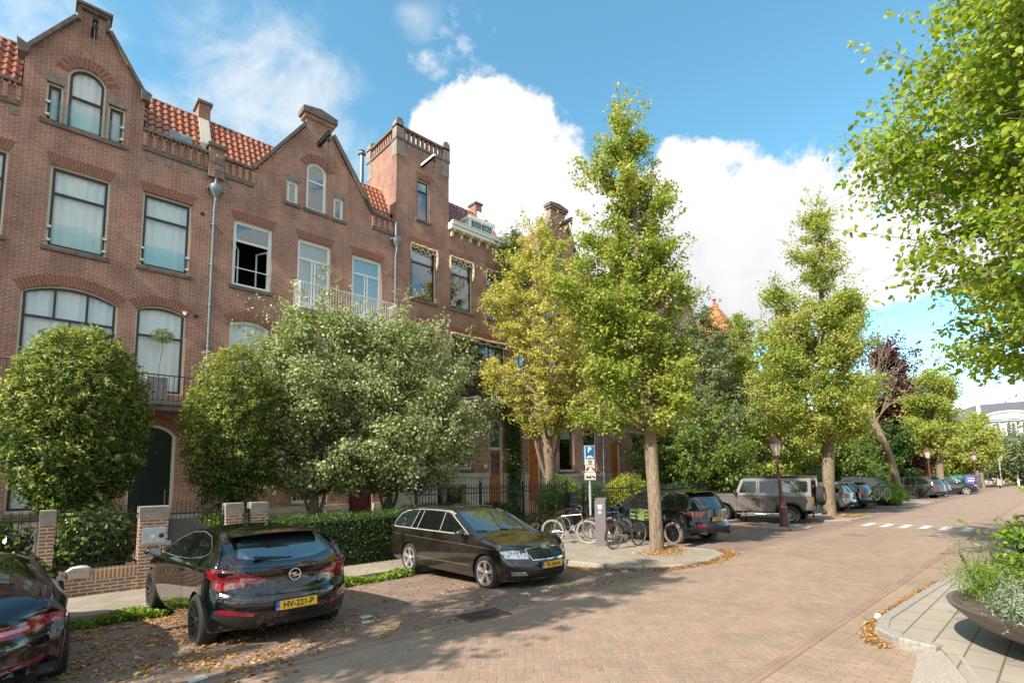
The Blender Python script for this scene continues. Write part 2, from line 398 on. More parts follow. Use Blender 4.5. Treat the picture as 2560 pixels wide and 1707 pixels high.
def parapet(H, x0, x1, z0=12.9, z1=13.48):
    """corbelled brick parapet between two stone bands"""
    b = MB(); b.box(x0, x1, F - .07, F + .02, z0 - .13, z0); b.box(x0, x1, F - .13, F + .3, z1 - .07, z1 + .02); b.build('stone_band', STONED, H)
    w = MB(); w.box(x0, x1, F - .018, F, z0 + .001, z1 - .071); n = max(2, round((x1 - x0) / .27))
    for i in range(n + 1):
        x = x0 + .05 + (x1 - x0 - .1) * i / n; w.box(x - .055, x + .055, F - .09, F - .019, z0 + .002, z1 - .16)
        if i < n:
            xm = x + (x1 - x0 - .1) / n / 2; w.box(x + .056, xm - .035, F - .09, F - .019, z1 - .17, z1 - .072); w.box(xm + .035, x + (x1 - x0 - .1) / n - .056, F - .09, F - .019, z1 - .17, z1 - .072)
    w.build('corbel_frieze', BR, H)
    c = MB(); k = max(2, round((x1 - x0) / .52))
    for i in range(k): x = x0 + .12 + (x1 - x0 - .3) * i / (k - 1 or 1); c.box(x, x + .17, F - .02, F + .01, z0 - .42, z0 - .17)
    c.build('stone_block', STONE, H)

def coping(H, pts, w=.10, m=None, d=.16, name='gable_coping'):
    """sloping stone edge following pts in the facade plane"""
    b = MB()
    for p, q in zip(pts, pts[1:]):
        dx, dz = q[0] - p[0], q[1] - p[1]; L = math.hypot(dx, dz); nx, nz = -dz / L, dx / L
        if nz < 0 or (abs(nz) < .1 and False): nx, nz = -nx, -nz
        b.prism([(p[0], p[1]), (q[0], q[1]), (q[0] + nx * w, q[1] + nz * w), (p[0] + nx * w, p[1] + nz * w)], F - d, F + .34)
    return b.build(name, m or STONED, H)

def hoist(H, x, z, L=.9, rope=1.1, y=F, light=False):
    b = MB(); b.bar((x, y - L, z), (x, y + .2, z), .10, .16); o = b.build('hoist_beam', WHITE if light else IRON, H)
    b = MB()
    for dz in (.085, -.085): b.bar((x, y - L - .01, z + dz), (x, y, z + dz), .13, .03)
    b.build('beam_flange', IRON, o)
    b = MB(); b.tube([(x, y - L + .06, z - .05), (x, y - L + .06, z - .2)], .02, 6); b.lathe([(.0, -.02), (.085, -.015), (.085, .015), (.0, .02)], (x, y - L + .06, z - .26), 14, 'y')
    b.tube([(x, y - L + .06, z - .3), (x, y - L + .08, z - rope)], .014, 6); b.tube([(x, y - L + .08, z - rope), (x + .03, y - L + .08, z - rope - .06), (x, y - L + .08, z - rope - .1)], .014, 6)
    b.build('pulley_hook', IRON, o)

def pipe(H, x, zt, zh, zb):
    b = MB(); b.tube([(x, F - .10, zt), (x, F - .10, zh + .1)], .05, 10)
    b.lathe([(.05, -.32), (.16, -.12), (.2, -.04), (.2, .1), (.17, .12)], (x, F - .2, zh), 16)
    b.box(x - .25, x + .25, F - .22, F - .02, zh - .02, zh + .05)
    b.tube([(x, F - .2, zh - .3), (x, F - .18, zh - .5), (x, F - .1, zh - .7), (x, F - .1, zb)], .045, 10)
    z = zh - 1.3
    while z > zb: b.lathe([(.052, 0), (.062, .01), (.062, .05), (.052, .06)], (x, F - .1, z), 10); b.box(x - .11, x + .11, F - .05, F - .005, z + .01, z + .05); z -= 1.45
    b.build('drainpipe', ZINC, H)

def chimney(H, x, y, z0, z1, w=.4, d=.7, cap=.1):
    b = MB(); b.box(x - w / 2, x + w / 2, y - d / 2, y + d / 2, z0, z1); o = b.build('chimney', BR2, H)
    b = MB(); b.box(x - w / 2 - .06, x + w / 2 + .06, y - d / 2 - .06, y + d / 2 + .06, z1 + .001, z1 + cap); b.build('chimney_cap', STONED, o)

def shell(H, x0, x1, outline, holes, zb=-.15, roofz=13.45, depth=9, m=None, th=.3):
    b = MB(); b.prism(outline, F, F + th, holes=holes)
    b.box(x0, x0 + .2, F + th, F + depth, zb, roofz); b.box(x1 - .2, x1, F + th, F + depth, zb, roofz)
    b.box(x0 + .2, x1 - .2, F + depth - .3, F + depth, zb, roofz); b.build('wall', m or BR, H)
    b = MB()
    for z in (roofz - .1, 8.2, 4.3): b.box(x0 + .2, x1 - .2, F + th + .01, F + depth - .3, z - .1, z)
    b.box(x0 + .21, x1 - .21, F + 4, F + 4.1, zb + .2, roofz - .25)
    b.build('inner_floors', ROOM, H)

def main_roof(H, x0, x1, z=13.5, top=15.45, d=1.0, m=None, ridge=True):
    o = tiled('roof', x0, x1, F + .3, z, F + .3 + d, top, m or TILE, H)
    b = MB(); b.box(x0, x1, F + .3 + d + .02, F + 8.9, top - .12, top - .02); b.build('flat_roof', LEAD, H)
    if ridge:
        b = MB(); n = int((x1 - x0) / .33)
        for i in range(n):
            xa = x0 + (x1 - x0) * i / n; xb = x0 + (x1 - x0) * (i + 1) / n
            rings = []
            for x, r in ((xa, .10), (xb - .02, .085)):
                rings.append([(x, F + .36 + d + r * math.cos(t), top + .0 + r * math.sin(t)) for t in [math.pi * k / 6 for k in range(7)]])
            b.smooth = True; b.loft(rings, cap=False, close=False)
        b.build('ridge_tiles', m or TILE, H)
    return o
def cross_roof(H, cx, hw, z0, z1, m=None):
    b = MB()
    for s in (-1, 1):
        b.poly([(cx, F + .32, z1), (cx, F + 7, z1), (cx + s * hw, F + 7, z0), (cx + s * hw, F + .32, z0)])
    b.build('cross_roof', m or TILE, H)

# ================================================================ house with the big left gable
def gable_house(H, x0, x1, gx, full=True):
    pass
h1 = thing('brick_house', (0, F, -.15), 'brown brick townhouse with a hoist rope hanging over a cream three-part arched attic window', 'house', 'brick townhouses in the terrace row')
h1.location = (0, 0, 0)
P = [(-2.85, -.15), (4.1, -.15), (4.1, 13.41), (2.04, 13.41), (2.04, 14.55), (.93, 16.28), (.93, 16.62), (.31, 16.62), (.31, 16.28), (-.84, 14.55), (-.84, 13.41), (-2.85, 13.41)]
holes = []
holes.append(window(h1, -2.4, -.99, 8.87, 11.38, bars=[10.55], curtain=True))
holes.append(window(h1, -.1, 1.31, 8.87, 11.38, bars=[10.55], curtain=True))
holes.append(window(h1, 2.15, 3.53, 8.9, 11.40, bars=[10.6], curtain=True))
holes.append(window(h1, .12, 1.05, 12.68, 14.4, .36, bars=[13.75], curtain=True, sill=False))
holes.append(window(h1, -.34, .055, 12.68, 13.9, lin=False, sill=False, curtain=True))
holes.append(window(h1, 1.115, 1.56, 12.68, 13.9, lin=False, sill=False, curtain=True))
holes.append(window(h1, -.52, 1.7, 4.7, 7.42, .34, bars=[6.75], vb=[(.22, 6.78, 7.72), (.96, 6.78, 7.72), (.59, 4.9, 6.72)], curtain=True, sill=False))
holes.append(window(h1, -2.5, -1.1, 4.7, 7.45, .25, bars=[6.7], curtain=True, sill=False))
holes.append(window(h1, 2.14, 3.53, 4.78, 7.45, .22, bars=[6.66], curtain=True, sill=False))
holes.append(window(h1, -.5, 1.4, 1.15, 3.5, bars=[2.9], sill=True, curtain=True))
holes.append(arch_pts(2.15, 3.42, .25, 3.42, .36))
shell(h1, -2.85, 4.1, P, holes)
d = MB(); o_ = arch_pts(2.15, 3.42, .25, 3.42, .36); i_ = arch_pts(2.24, 3.33, .25, 3.42, .27); d.prism(o_, F + .08, F + .2, holes=[i_]); dr = d.build('door', CREAM, h1)
d = MB(); d.prism(arch_pts(2.242, 3.328, .27, 3.42, .268), F + .14, F + .18); d.build('door_leaf', DOORG, dr)
d = MB(); d.tube([(3.2, F + .08, 1.2), (3.2, F + .08, 1.7)], .015, 6); d.build('door_handle', ZINC, dr)
lintel(2.15, 3.42, 3.42, .36, h1)
coping(h1, [(-.84, 14.5), (.25, 16.22)]); coping(h1, [(.99, 16.22), (2.04, 14.5)])
b = MB(); b.box(.24, 1.0, F - .13, F + .34, 16.62, 16.70); b.box(.17, 1.07, F - .2, F + .36, 16.701, 16.78)
for s, x in ((-1, .27), (1, .97)): b.box(x - .045, x + .045, F - .1, F + .33, 16.2, 16.62)
for x in (-.98, 1.96):
    b.prism([(x - .02, 14.4), (x + .2, 14.4), (x + .24, 14.66), (x - .06, 14.78)], F - .18, F + .3)
b.build('gable_cap', STONED, h1)
b = MB(); b.box(-.44, 1.65, F - .07, F + .13, 12.54, 12.677); b.build('window_sill', STONED, h1)
b = MB(); b.box(-.42, .1, F - .012, F + .1, 13.905, 14.14); b.box(1.09, 1.63, F - .012, F + .1, 13.905, 14.14); b.build('stone_lintel', STONE, h1)
parapet(h1, 2.06, 3.93); parapet(h1, -2.85, -.86)
b = MB(); b.box(3.93, 4.42, F - .14, F - .001, 12.6, 13.7); b.build('parapet_pier', BR2, h1)
b = MB(); b.box(3.88, 4.47, F - .22, F + .2, 13.702, 13.82); b.box(4.1, 4.44, F - .17, F - .142, 13.1, 13.35); b.box(4.1, 4.44, F - .17, F - .142, 12.6, 12.9); b.build('pier_cap', STONED, h1)
main_roof(h1, 2.1, 3.78); main_roof(h1, -2.85, -.9); cross_roof(h1, .6, 1.5, 14.2, 16.2)
b = MB(); b.prism([(F + .2, 13.5), (F + .55, 13.5), (F + 1.7, 15.6), (F + 1.25, 15.6)], 3.79, 4.12, axis='x'); b.build('party_wall_coping', PLINTH, h1)
chimney(h1, 3.97, F + 1.5, 15.4, 16.0, .38, .7)
b = MB(); b.M = Matrix.Translation((3.15, F + .52, 13.9)) @ Matrix.Rotation(R(62), 4, 'X'); b.box(-.35, .35, -.2, .2, .04, .1); b.build('skylight', ZINC, h1)
hoist(h1, .63, 15.95, .85, 1.25)
pipe(h1, 4.18, 13.5, 12.15, -.1)
# first-floor balcony
b = MB(); b.box(-2.85, 4.0, 18.9, F - .001, 4.16, 4.32); b.box(-2.85, 4.05, 18.84, F - .001, 4.325, 4.42); bal = b.build('balcony', STONED, h1)
pleat_rail(bal, 'balcony_railing', -2.8, 3.95, 18.97, 4.42, 5.26, IRON, 50)
b = MB()
for x in (-.62, 1.9, 3.75): b.prism([(18.95, 4.15), (F, 4.15), (F, 3.55), (F - .2, 3.6), (F - .35, 3.95)], x - .12, x + .12, axis='x')
b.build('balcony_bracket', STONED, bal)
b = MB(); b.box(-2.85, 2.1, F - .06, F + .02, .75, .95); b.box(-2.85, 2.1, F - .04, F + .02, -.14, .749); b.box(3.47, 4.1, F - .06, F + .02, .75, .95); b.box(3.47, 4.1, F - .04, F + .02, -.14, .749); b.build('plinth', PLINTH, h1)
for x0, x1, z in ((-.1, 1.31, 8.87), (2.15, 3.53, 8.9), (-.34, 1.56, 12.68)):
    g = MB(); g.box(x0 + .1, x1 - .1, F + .02, F + .03, z + .1, z + .72); g.build('glass_guard', glass_mat('guard_glass', (.86, .95, .95), 1.5), h1)
    g = MB()
    for xx in (x0 + .06, x1 - .06):
        for zz_ in (z + .2, z + .6): g.box(xx - .05, xx + .05, F + .015, F + .09, zz_ - .03, zz_ + .03)
    g.build('guard_clamp', WHITE, h1)
b = MB(); b.lathe([(.06, 0), (.075, .03), (.0, .035)], (3.84, F - .03, 11.2), 12, 'y'); b.lathe([(.06, 0), (.075, .03), (.0, .035)], (3.8, F - .03, 7.55), 12, 'y'); b.build('wall_vent', IRON, h1)
b = MB(); b.box(3.42, 3.52, F - .06, F, 7.52, 7.62); b.lathe([(.02, 0), (.035, .06), (.0, .062)], (3.47, F - .08, 7.48), 8); b.build('wall_sensor', WHITE, h1)

# ================================================================ second house: gable with pedimented cap, white french windows
h2 = thing('brick_house', (0, 0, 0), 'brick townhouse with white french windows, a white railed balcony and a stone-capped gable', 'house', 'brick townhouses in the terrace row')
P = [(4.1, -.15), (11.4, -.15), (11.4, 13.41), (10.2, 13.41), (8.36, 16.1), (8.36, 16.5), (7.3, 16.5), (7.3, 16.1), (5.46, 13.41), (4.1, 13.41)]
ho = []
ho.append(window(h2, 4.84, 6.18, 8.93, 11.38, fr=WHITE, sash=WHITE, bars=[10.65], glass=GLSD, open_below=10.65, label='window with its lower casements open inward'))
ho.append(window(h2, 7.12, 8.46, 8.55, 11.40, fr=WHITE, sash=WHITE, bars=[10.65], vb=[(7.73, 8.6, 10.6), (7.85, 8.6, 10.6)], curtain=True, sill=False, glass=GLSD))
ho.append(window(h2, 9.37, 10.75, 8.55, 11.40, fr=WHITE, sash=WHITE, bars=[10.65], vb=[(10.0, 8.6, 10.6), (10.12, 8.6, 10.6)], curtain=True, sill=False, glass=GLSD))
ho.append(window(h2, 7.38, 8.22, 12.70, 14.45, .3, fr=WHITE, sash=WHITE, bars=[13.95], glass=GLSD, label='arched attic window with a white blind at its foot'))
ho.append(window(h2, 6.64, 7.09, 12.70, 13.63, fr=WHITE, sash=WHITE, lin=False, glass=GLSD)); ho.append(window(h2, 8.51, 8.96, 12.68, 13.63, fr=WHITE, sash=WHITE, lin=False, glass=GLSD))
for x0, x1 in ((4.84, 6.18), (7.12, 8.46), (9.37, 10.75)): ho.append(window(h2, x0, x1, 5.0, 7.5, .22, fr=WHITE, sash=WHITE, bars=[6.7], curtain=True))
ho.append(window(h2, 4.9, 6.3, 1.9, 4.0, fr=WHITE, sash=WHITE, bars=[3.3], curtain=True))
ho.append(window(h2, 7.15, 8.52, 1.08, 3.6, fr=WHITE, sash=WHITE, bars=[2.9], sill=False))
ho.append(arch_pts(9.42, 10.44, .45, 3.3, .25))
shell(h2, 4.1, 11.4, P, ho)
d = MB(); d.prism(arch_pts(9.42, 10.44, .45, 3.3, .25), F + .1, F + .2, holes=[arch_pts(9.5, 10.36, .45, 3.3, .17)]); dr = d.build('door', mat('dark_red_paint', (.09, .012, .012), .3), h2)
d = MB(); d.prism(arch_pts(9.502, 10.358, .46, 3.3, .168), F + .15, F + .19)
for z in (.7, 1.5, 2.3): d.box(9.62, 10.24, F + .13, F + .149, z, z + .62)
d.build('door_leaf', MATS['dark_red_paint'], dr); d = MB(); d.lathe([(.03, 0), (.03, .05), (0, .06)], (10.22, F + .08, 1.4), 8, 'y'); d.build('door_handle', ZINC, dr)
b = MB()
for x0, x1 in ((4.1, 9.4), (10.47, 11.4)): b.box(x0, x1, F - .09, F + .02, .78, .98); b.box(x0, x1, F - .05, F + .02, -.14, .779)
b.build('plinth', PLINTH, h2)
coping(h2, [(5.42, 13.45), (7.3, 16.15)], .11); coping(h2, [(8.36, 16.15), (10.24, 13.45)], .11)
b = MB(); b.box(7.2, 8.46, F - .09, F + .38, 16.502, 16.65); b.build('gable_neck_band', BR2, h2)
b = MB(); b.prism([(7.12, 16.652), (8.54, 16.652), (8.54, 16.88), (7.83, 17.02), (7.12, 16.88)], F - .16, F + .42); b.build('gable_cap', STONED, h2)
b = MB(); b.box(6.55, 7.18, F - .012, F + .09, 13.635, 13.82); b.box(8.43, 9.05, F - .012, F + .09, 13.635, 13.82); b.build('stone_lintel', STONE, h2)
parapet(h2, 4.45, 5.44); parapet(h2, 10.22, 11.38); main_roof(h2, 4.13, 6.6); main_roof(h2, 9.1, 11.38); cross_roof(h2, 7.83, 2.3, 13.4, 16.2)
b = MB(); b.box(6.95, 11.1, 19.02, F - .001, 8.38, 8.52); bal = b.build('balcony', WHITE, h2); pleat_rail(bal, 'balcony_railing', 6.98, 11.07, 19.05, 8.52, 9.38, WHITE, 38)
hoist(h2, 7.83, 15.55, 1.0, 1.5); pipe(h2, 11.36, 13.42, 12.55, -.1)
# open casements hanging inward in the left upper window
b = MB()
for x, s in ((4.94, 1), (6.08, -1)):
    b.bar((x, F + .2, 9.05), (x, F + .2, 10.55), .05); b.bar((x, F + .2, 10.52), (x + .25 * s, F + .7, 10.52), .05); b.bar((x, F + .2, 9.08), (x + .25 * s, F + .7, 9.08), .05); b.bar((x + .25 * s, F + .7, 9.05), (x + .25 * s, F + .7, 10.55), .05)
b.bar((4.9, F + .1, 9.62), (6.12, F + .1, 9.62), .03); b.build('open_casement', WHITE, h2)
b = MB(); b.box(10.95, 11.25, F - .02, F, 10.9, 11.06); b.build('vent_grille', STONE, h2)

# ================================================================ third house: square tower, white cornice, dormer
h3 = thing('brick_house', (0, 0, 0), 'brick townhouse with a square balustraded tower, white bracketed cornice and dormer', 'house', 'brick townhouses in the terrace row')
P = [(11.4, -.15), (18.2, -.15), (18.2, 14.1), (14.32, 14.1), (14.32, 17.5), (11.4, 17.5)]
ho = []
ho.append(window(h3, 12.52, 13.2, 14.05, 16.05, bars=[15.5], blind=15.5, sw=.045)); ho.append(window(h3, 12.2, 13.6, 10.18, 12.75, bars=[11.95], blind=12.1))
ho.append(window(h3, 14.44, 15.8, 10.18, 12.78, bars=[11.95], blind=12.1)); ho.append(window(h3, 16.73, 18.0, 10.18, 12.75, bars=[11.9]))
ho.append(window(h3, 12.2, 13.55, 6.2, 8.8, .3, fr=CREAM, bars=[8.0])); ho.append(window(h3, 14.5, 18.0, 5.85, 8.95, fr=WHITE, bars=[8.05], vb=[(15.3, 5.9, 8.9), (16.95, 5.9, 8.9), (16.1, 5.9, 8.0)], sill=False))
ho.append(window(h3, 14.2, 15.75, 2.4, 4.9, fr=WHITE, bars=[4.1], blind=4.3)); ho.append(window(h3, 12.1, 13.5, 2.4, 4.9, fr=WHITE, bars=[4.1]))
ho.append(window(h3, 13.75, 15.3, .35, 1.6, fr=CREAM, bars=[], sill=False, lin=False)); ho.append(arch_pts(16.82, 17.8, .72, 4.6, .34))
shell(h3, 11.4, 18.2, P, ho, roofz=14.0, m=BR2)
b = MB(); b.box(11.4, 11.7, F + .3, 22.6, 13.0, 17.5); b.box(14.02, 14.32, F + .3, 22.6, 14.0, 17.5); b.box(11.7, 14.02, 22.3, 22.6, 14.0, 17.5); b.box(11.7, 14.02, F + .3, 22.3, 17.3, 17.4); b.build('tower_wall', BR2, h3)
b = MB()
for z0, z1, e in ((17.502, 17.62, .05), (18.12, 18.22, .04)):
    b.box(11.4 - e, 14.32 + e, F - e, F + .22, z0, z1); b.box(11.4 - e, 14.32 + e, 22.38, 22.6 + e, z0, z1); b.box(11.4 - e, 11.62, F + .22, 22.38, z0, z1); b.box(14.1, 14.32 + e, F + .22, 22.38, z0, z1)
b.build('tower_band', STONED, h3)
b = MB()
for cx, cy in ((11.55, F + .15), (14.17, F + .15), (11.55, 22.45), (14.17, 22.45)):
    b.prism([(cx - .19, 17.621), (cx + .19, 17.621)] + [(cx + .19 * math.cos(t), 18.38 + .19 * math.sin(t)) for t in [math.pi * k / 8 for k in range(9)]], cy - .19, cy + .19)
for x0, x1 in ((11.39, 11.85), (13.87, 14.33)): b.box(x0, x1, F - .02, F - .001, 16.75, 17.5)
b.box(11.38, 11.399, F, F + .45, 16.75, 17.5); b.box(11.38, 11.399, 22.15, 22.6, 16.6, 17.5)
for i in range(6): b.box(12.0 + i * .33, 12.12 + i * .33, F - .012, F - .001, 17.28, 17.5)
b.build('tower_pier', STONE, h3)
b = MB()
for i in range(9): x = 11.86 + i * .25; b.box(x - .05, x + .05, F + .03, F + .18, 17.62, 18.12); b.box(x - .05, x + .05, 22.42, 22.57, 17.62, 18.12)
for i in range(10): y = F + .48 + i * .22; b.box(11.45, 11.6, y - .05, y + .05, 17.62, 18.12); b.box(14.12, 14.27, y - .05, y + .05, 17.62, 18.12)
b.build('tower_baluster', BR, h3)
hoist(h3, 12.75, 16.75, 1.1, .5, light=True)
b = MB(); b.tube([(11.38, 23.2, 15.5), (11.38, 23.2, 18.35)], .11, 10); b.lathe([(.13, 0), (.2, .05), (.2, .12), (.13, .17), (.18, .22), (.1, .3), (0, .3)], (11.38, 23.2, 18.3), 12); b.build('flue_pipe', ZINC, h3)
b = MB(); b.box(14.3, 18.2, F - .38, F + .2, 14.28, 14.42); b.box(14.3, 18.2, F - .30, F - .001, 14.1, 14.279); b.box(14.3, 18.2, F - .42, F - .2, 14.421, 14.46); b.build('cornice', WHITE, h3)
b = MB()
for i in range(7): x = 14.5 + i * .56; b.prism([(F - .27, 14.099), (F, 14.099), (F, 13.78), (F - .09, 13.8), (F - .13, 13.98), (F - .27, 14.0)], x - .06, x + .06, axis='x')
b.build('cornice_bracket', CREAM, h3)
main_roof(h3, 14.33, 17.3, 14.45, 16.5, 1.25, TILEP)
b = MB(); b.prism([(F + .1, 14.4), (F + .45, 14.4), (F + 1.85, 16.65), (F + 1.4, 16.65)], 17.3, 17.55, axis='x'); b.build('party_wall_coping', WHITE, h3); chimney(h3, 17.42, F + 1.75, 16.3, 17.1, .42, .6)
main_roof(h3, 17.56, 18.2, 14.45, 16.4, 1.25)
b = MB(); b.box(15.72, 17.28, F + .12, F + 1.6, 14.43, 15.2); dm = b.build('dormer', WHITE, h3); b = MB(); b.box(15.62, 17.38, F + .02, F + 1.7, 15.202, 15.36); b.build('dormer_cornice', WHITE, dm)
b = MB(); b.box(15.84, 16.47, F + .09, F + .118, 14.52, 15.12); b.box(16.55, 17.18, F + .09, F + .118, 14.52, 15.12); b.build('dormer_sash', SASH, dm)
b = MB(); b.box(15.89, 16.42, F + .08, F + .089, 14.57, 15.07); b.box(16.6, 17.13, F + .08, F + .089, 14.57, 15.07); b.build('dormer_pane', mat('dark_pane', (.10, .13, .17), .03, spec=1.), dm)
awning(h3, 12.2, 13.6, 12.74, .95); awning(h3, 14.44, 15.8, 12.76, .95); awning(h3, 16.73, 18.0, 12.74, .9); awning(h3, 12.2, 13.55, 9.0, .7); awning(h3, 14.5, 18.0, 8.94, .3)
b = MB(); b.box(15.4, 18.15, 18.85, F - .001, 5.6, 5.76); b.box(15.35, 18.15, 18.8, F - .001, 5.765, 5.84); bal = b.build('balcony', STONED, h3); pleat_rail(bal, 'balcony_railing', 15.42, 18.1, 18.88, 5.84, 6.74, IRON, 22)
b = MB()
for x in (15.65, 17.95): b.prism([(18.95, 5.6), (F, 5.6), (F, 4.9), (F - .12, 4.95), (F - .25, 5.35), (F - .6, 5.4)], x - .12, x + .12, axis='x')
b.build('balcony_bracket', STONE, bal)
d = MB(); d.prism(arch_pts(16.82, 17.8, .72, 4.6, .34), F + .08, F + .22, holes=[arch_pts(16.93, 17.69, .72, 3.35, 0), arch_pts(16.93, 17.69, 3.5, 4.6, .24)]); dr = d.build('door', CREAM, h3)
d = MB(); d.prism([(16.94, .73), (17.68, .73), (17.68, 3.34), (16.94, 3.34)], F + .14, F + .19, holes=[[(17.02, 2.1), (17.6, 2.1), (17.6, 3.2), (17.02, 3.2)]])
for z in (.9, 1.5): d.box(17.03, 17.59, F + .125, F + .139, z, z + .48)
for x in (17.2, 17.39): d.box(x, x + .03, F + .15, F + .18, 2.1, 3.2)
for z in (2.45, 2.82): d.box(17.02, 17.6, F + .15, F + .18, z, z + .03)
d.build('door_leaf', DOORO, dr); d = MB(); d.box(17.02, 17.6, F + .2, F + .21, 2.1, 3.2); d.box(16.93, 17.69, F + .2, F + .21, 3.5, 4.9); d.build('door_glass', mat('dark_pane'), dr)
d = MB(); d.lathe([(.03, 0), (.03, .05), (0, .06)], (17.6, F + .08, 1.85), 8, 'y'); d.build('door_handle', ZINC, dr)
b = MB()
for x0, x1 in ((11.4, 13.7), (15.35, 16.8), (17.82, 18.2)): b.box(x0, x1, F - .05, F + .02, -.14, 1.999)
b.box(13.7, 15.35, F - .05, F + .02, 1.65, 1.999); b.box(13.7, 15.35, F - .05, F + .02, -.14, .34)
for x0, x1 in ((11.4, 16.8), (17.82, 18.2)): b.box(x0, x1, F - .11, F + .02, 2.0, 2.2)
b.build('plinth', PLINTH, h3)
b = MB()
for i in range(4): b.box(16.7, 17.95, F - .35 - .28 * i, F - .051 - .28 * i, -.14, .7 - .21 * i)
b.build('front_steps', PLINTH, h3)
b = MB(); b.box(16.5, 16.68, F - .03, F, 2.45, 2.63); b.build('house_number_plate', WHITE, h3)

# ================================================================ further houses, mostly behind the trees
def far_house(label, x0, x1, eave, rtop, wins, gable=None, m=BR, roofm=TILE, doors=(), name='brick_house'):
    H = thing(name, (0, 0, 0), label, 'house', 'brick townhouses in the terrace row')
    P = [(x0, -.15), (x1, -.15), (x1, eave)]
    if gable: g0, g1, gz_, n0, n1 = gable; P += [(g1, eave), (n1, gz_ - .5), (n1, gz_), (n0, gz_), (n0, gz_ - .5), (g0, eave)]
    P.append((x0, eave)); ho = []
    for w in wins:
        a, b, z0, z1 = w[:4]; r = w[4] if len(w) > 4 else 0
        ho.append(window(H, a, b, z0, z1, r, bars=[z0 + (z1 - z0) * .7], blind=(z0 + (z1 - z0) * .8) if (a * 7) % 2 < 1 else None, fr=CREAM if int(a) % 2 else WHITE))
    for a, b, z0, z1 in doors:
        ho.append(arch_pts(a, b, z0, z1, .2)); d = MB(); d.prism(arch_pts(a, b, z0, z1, .2), F + .08, F + .2, holes=[arch_pts(a + .1, b - .1, z0, z1, .1)]); dr = d.build('door', CREAM, H)
        d = MB(); d.prism(arch_pts(a + .1, b - .1, z0, z1, .1), F + .13, F + .18); d.box(a + .2, b - .2, F + .115, F + .129, z0 + .2, z0 + .9); d.build('door_leaf', DOORO, dr)
        d = MB(); d.lathe([(.03, 0), (.03, .05), (0, .06)], (b - .2, F + .07, z0 + 1.1), 8, 'y'); d.build('door_handle', ZINC, dr)
    shell(H, x0, x1, P, ho, roofz=eave - .05, m=m)
    main_roof(H, x0, x1 if not gable else gable[0] + .5, eave + .1, rtop, 1.1, roofm)
    if gable:
        main_roof(H, gable[1] - .5, x1, eave + .1, rtop, 1.1, roofm); coping(H, [(gable[0], eave + .03), (gable[3], gable[2] - .48)]); coping(H, [(gable[4], gable[2] - .48), (gable[1], eave + .03)])
        b = MB(); b.box(gable[3] - .09, gable[4] + .09, F - .09, F + .38, gable[2] + .002, gable[2] + .12); b.build('gable_neck_band', BR2, H)
        b = MB(); c = (gable[3] + gable[4]) / 2; b.prism([(gable[3] - .16, gable[2] + .122), (gable[4] + .16, gable[2] + .122), (gable[4] + .16, gable[2] + .3), (c, gable[2] + .42), (gable[3] - .16, gable[2] + .3)], F - .15, F + .42); b.build('gable_cap', STONED, H)
        hoist(H, c, gable[2] - .9, 1.1, .6); cross_roof(H, c, (gable[1] - gable[0]) / 2 - .3, eave, gable[2] - .6)
    b = MB(); b.box(x0, x1, F - .2, F + .1, eave + .001, eave + .1); b.build('gutter', STONED, H)
    segs = []; c = x0
    for a, b_, *_ in sorted(doors): segs.append((c, a - .02)); c = b_ + .02
    segs.append((c, x1)); b = MB()
    for a, b_ in segs: b.box(a, b_, F - .1, F + .02, 1.95, 2.12); b.box(a, b_, F - .05, F + .02, -.14, 1.949)
    b.build('plinth', PLINTH, H); pipe(H, x1 - .1, eave, eave - .9, 0); return H
W3 = lambda x, zs=((2.3, 4.7), (6.1, 8.7), (10.2, 12.5)): [(x, x + 1.3, a, b) for a, b in zs]
h4 = far_house('brick townhouse whose tall capped gable pokes up behind the yellow tree, ivy at its corner', 18.2, 26.2, 13.4, 15.6, [(18.6, 19.6, 6.3, 8.7), (18.6, 19.6, 10.2, 12.5)] + W3(20.9, ((6.1, 8.7), (10.2, 12.5))) + [(22.1, 23.4, 2.3, 4.6, .25), (24.25, 25.55, 2.3, 4.6, .25), (22.6, 23.9, 6.1, 8.7), (24.6, 25.8, 6.1, 8.7), (22.6, 23.9, 10.2, 12.5), (24.6, 25.8, 10.2, 12.5), (21.9, 22.9, 14, 15.6, .3)], gable=(19.9, 24.9, 17.9, 21.75, 23.05), doors=[(19.6, 20.55, .72, 4.0)])
h5 = far_house('brick townhouse with a tall corner turret seen just right of the nearest street tree', 26.2, 34, 13.4, 15.4, W3(26.8, ((6.1, 8.7), (10.2, 12.5))) + W3(29.4) + W3(31.8), m=BR2, doors=[(27, 28, .72, 4.0)])
b = MB(); b.box(31.4, 33.9, F - .06, F + 2.6, 13.5, 17.2); t = b.build('turret', BR2, h5); b = MB(); b.box(31.3, 34.0, F - .16, F + 2.7, 17.201, 17.4); b.build('turret_cap', STONED, t)
h6 = far_house('brick townhouse with a narrow stone-capped gable and hoist beam above the grey-green tree', 34, 41, 13.2, 15.2, W3(34.6) + W3(36.6) + W3(39), gable=(34.8, 39.2, 16.6, 36.35, 37.65))
b = MB(); b.tube([(40.1, F + 1, 14.8), (40.1, F + 1, 16.3)], .16, 10); b.tube([(40.6, F + 1, 14.8), (40.6, F + 1, 16.25)], .2, 10); b.lathe([(.26, 0), (.26, .1), (0, .12)], (40.6, F + 1, 16.25), 12); b.build('flue_pipe', PLINTH, h6)
h7 = far_house('brick townhouse under a pointed orange tiled turret roof with a finial', 41, 51, 12.6, 14.6, W3(42, ((2.3, 4.7), (6.1, 8.7))) + W3(44.5, ((2.3, 4.7), (6.1, 8.7))) + W3(47.5, ((2.3, 4.7), (6.1, 8.7))))
b = MB(); b.box(44.6, 49.4, F - .3, F + 4.5, 12.65, 14.4); t = b.build('turret', BR, h7)
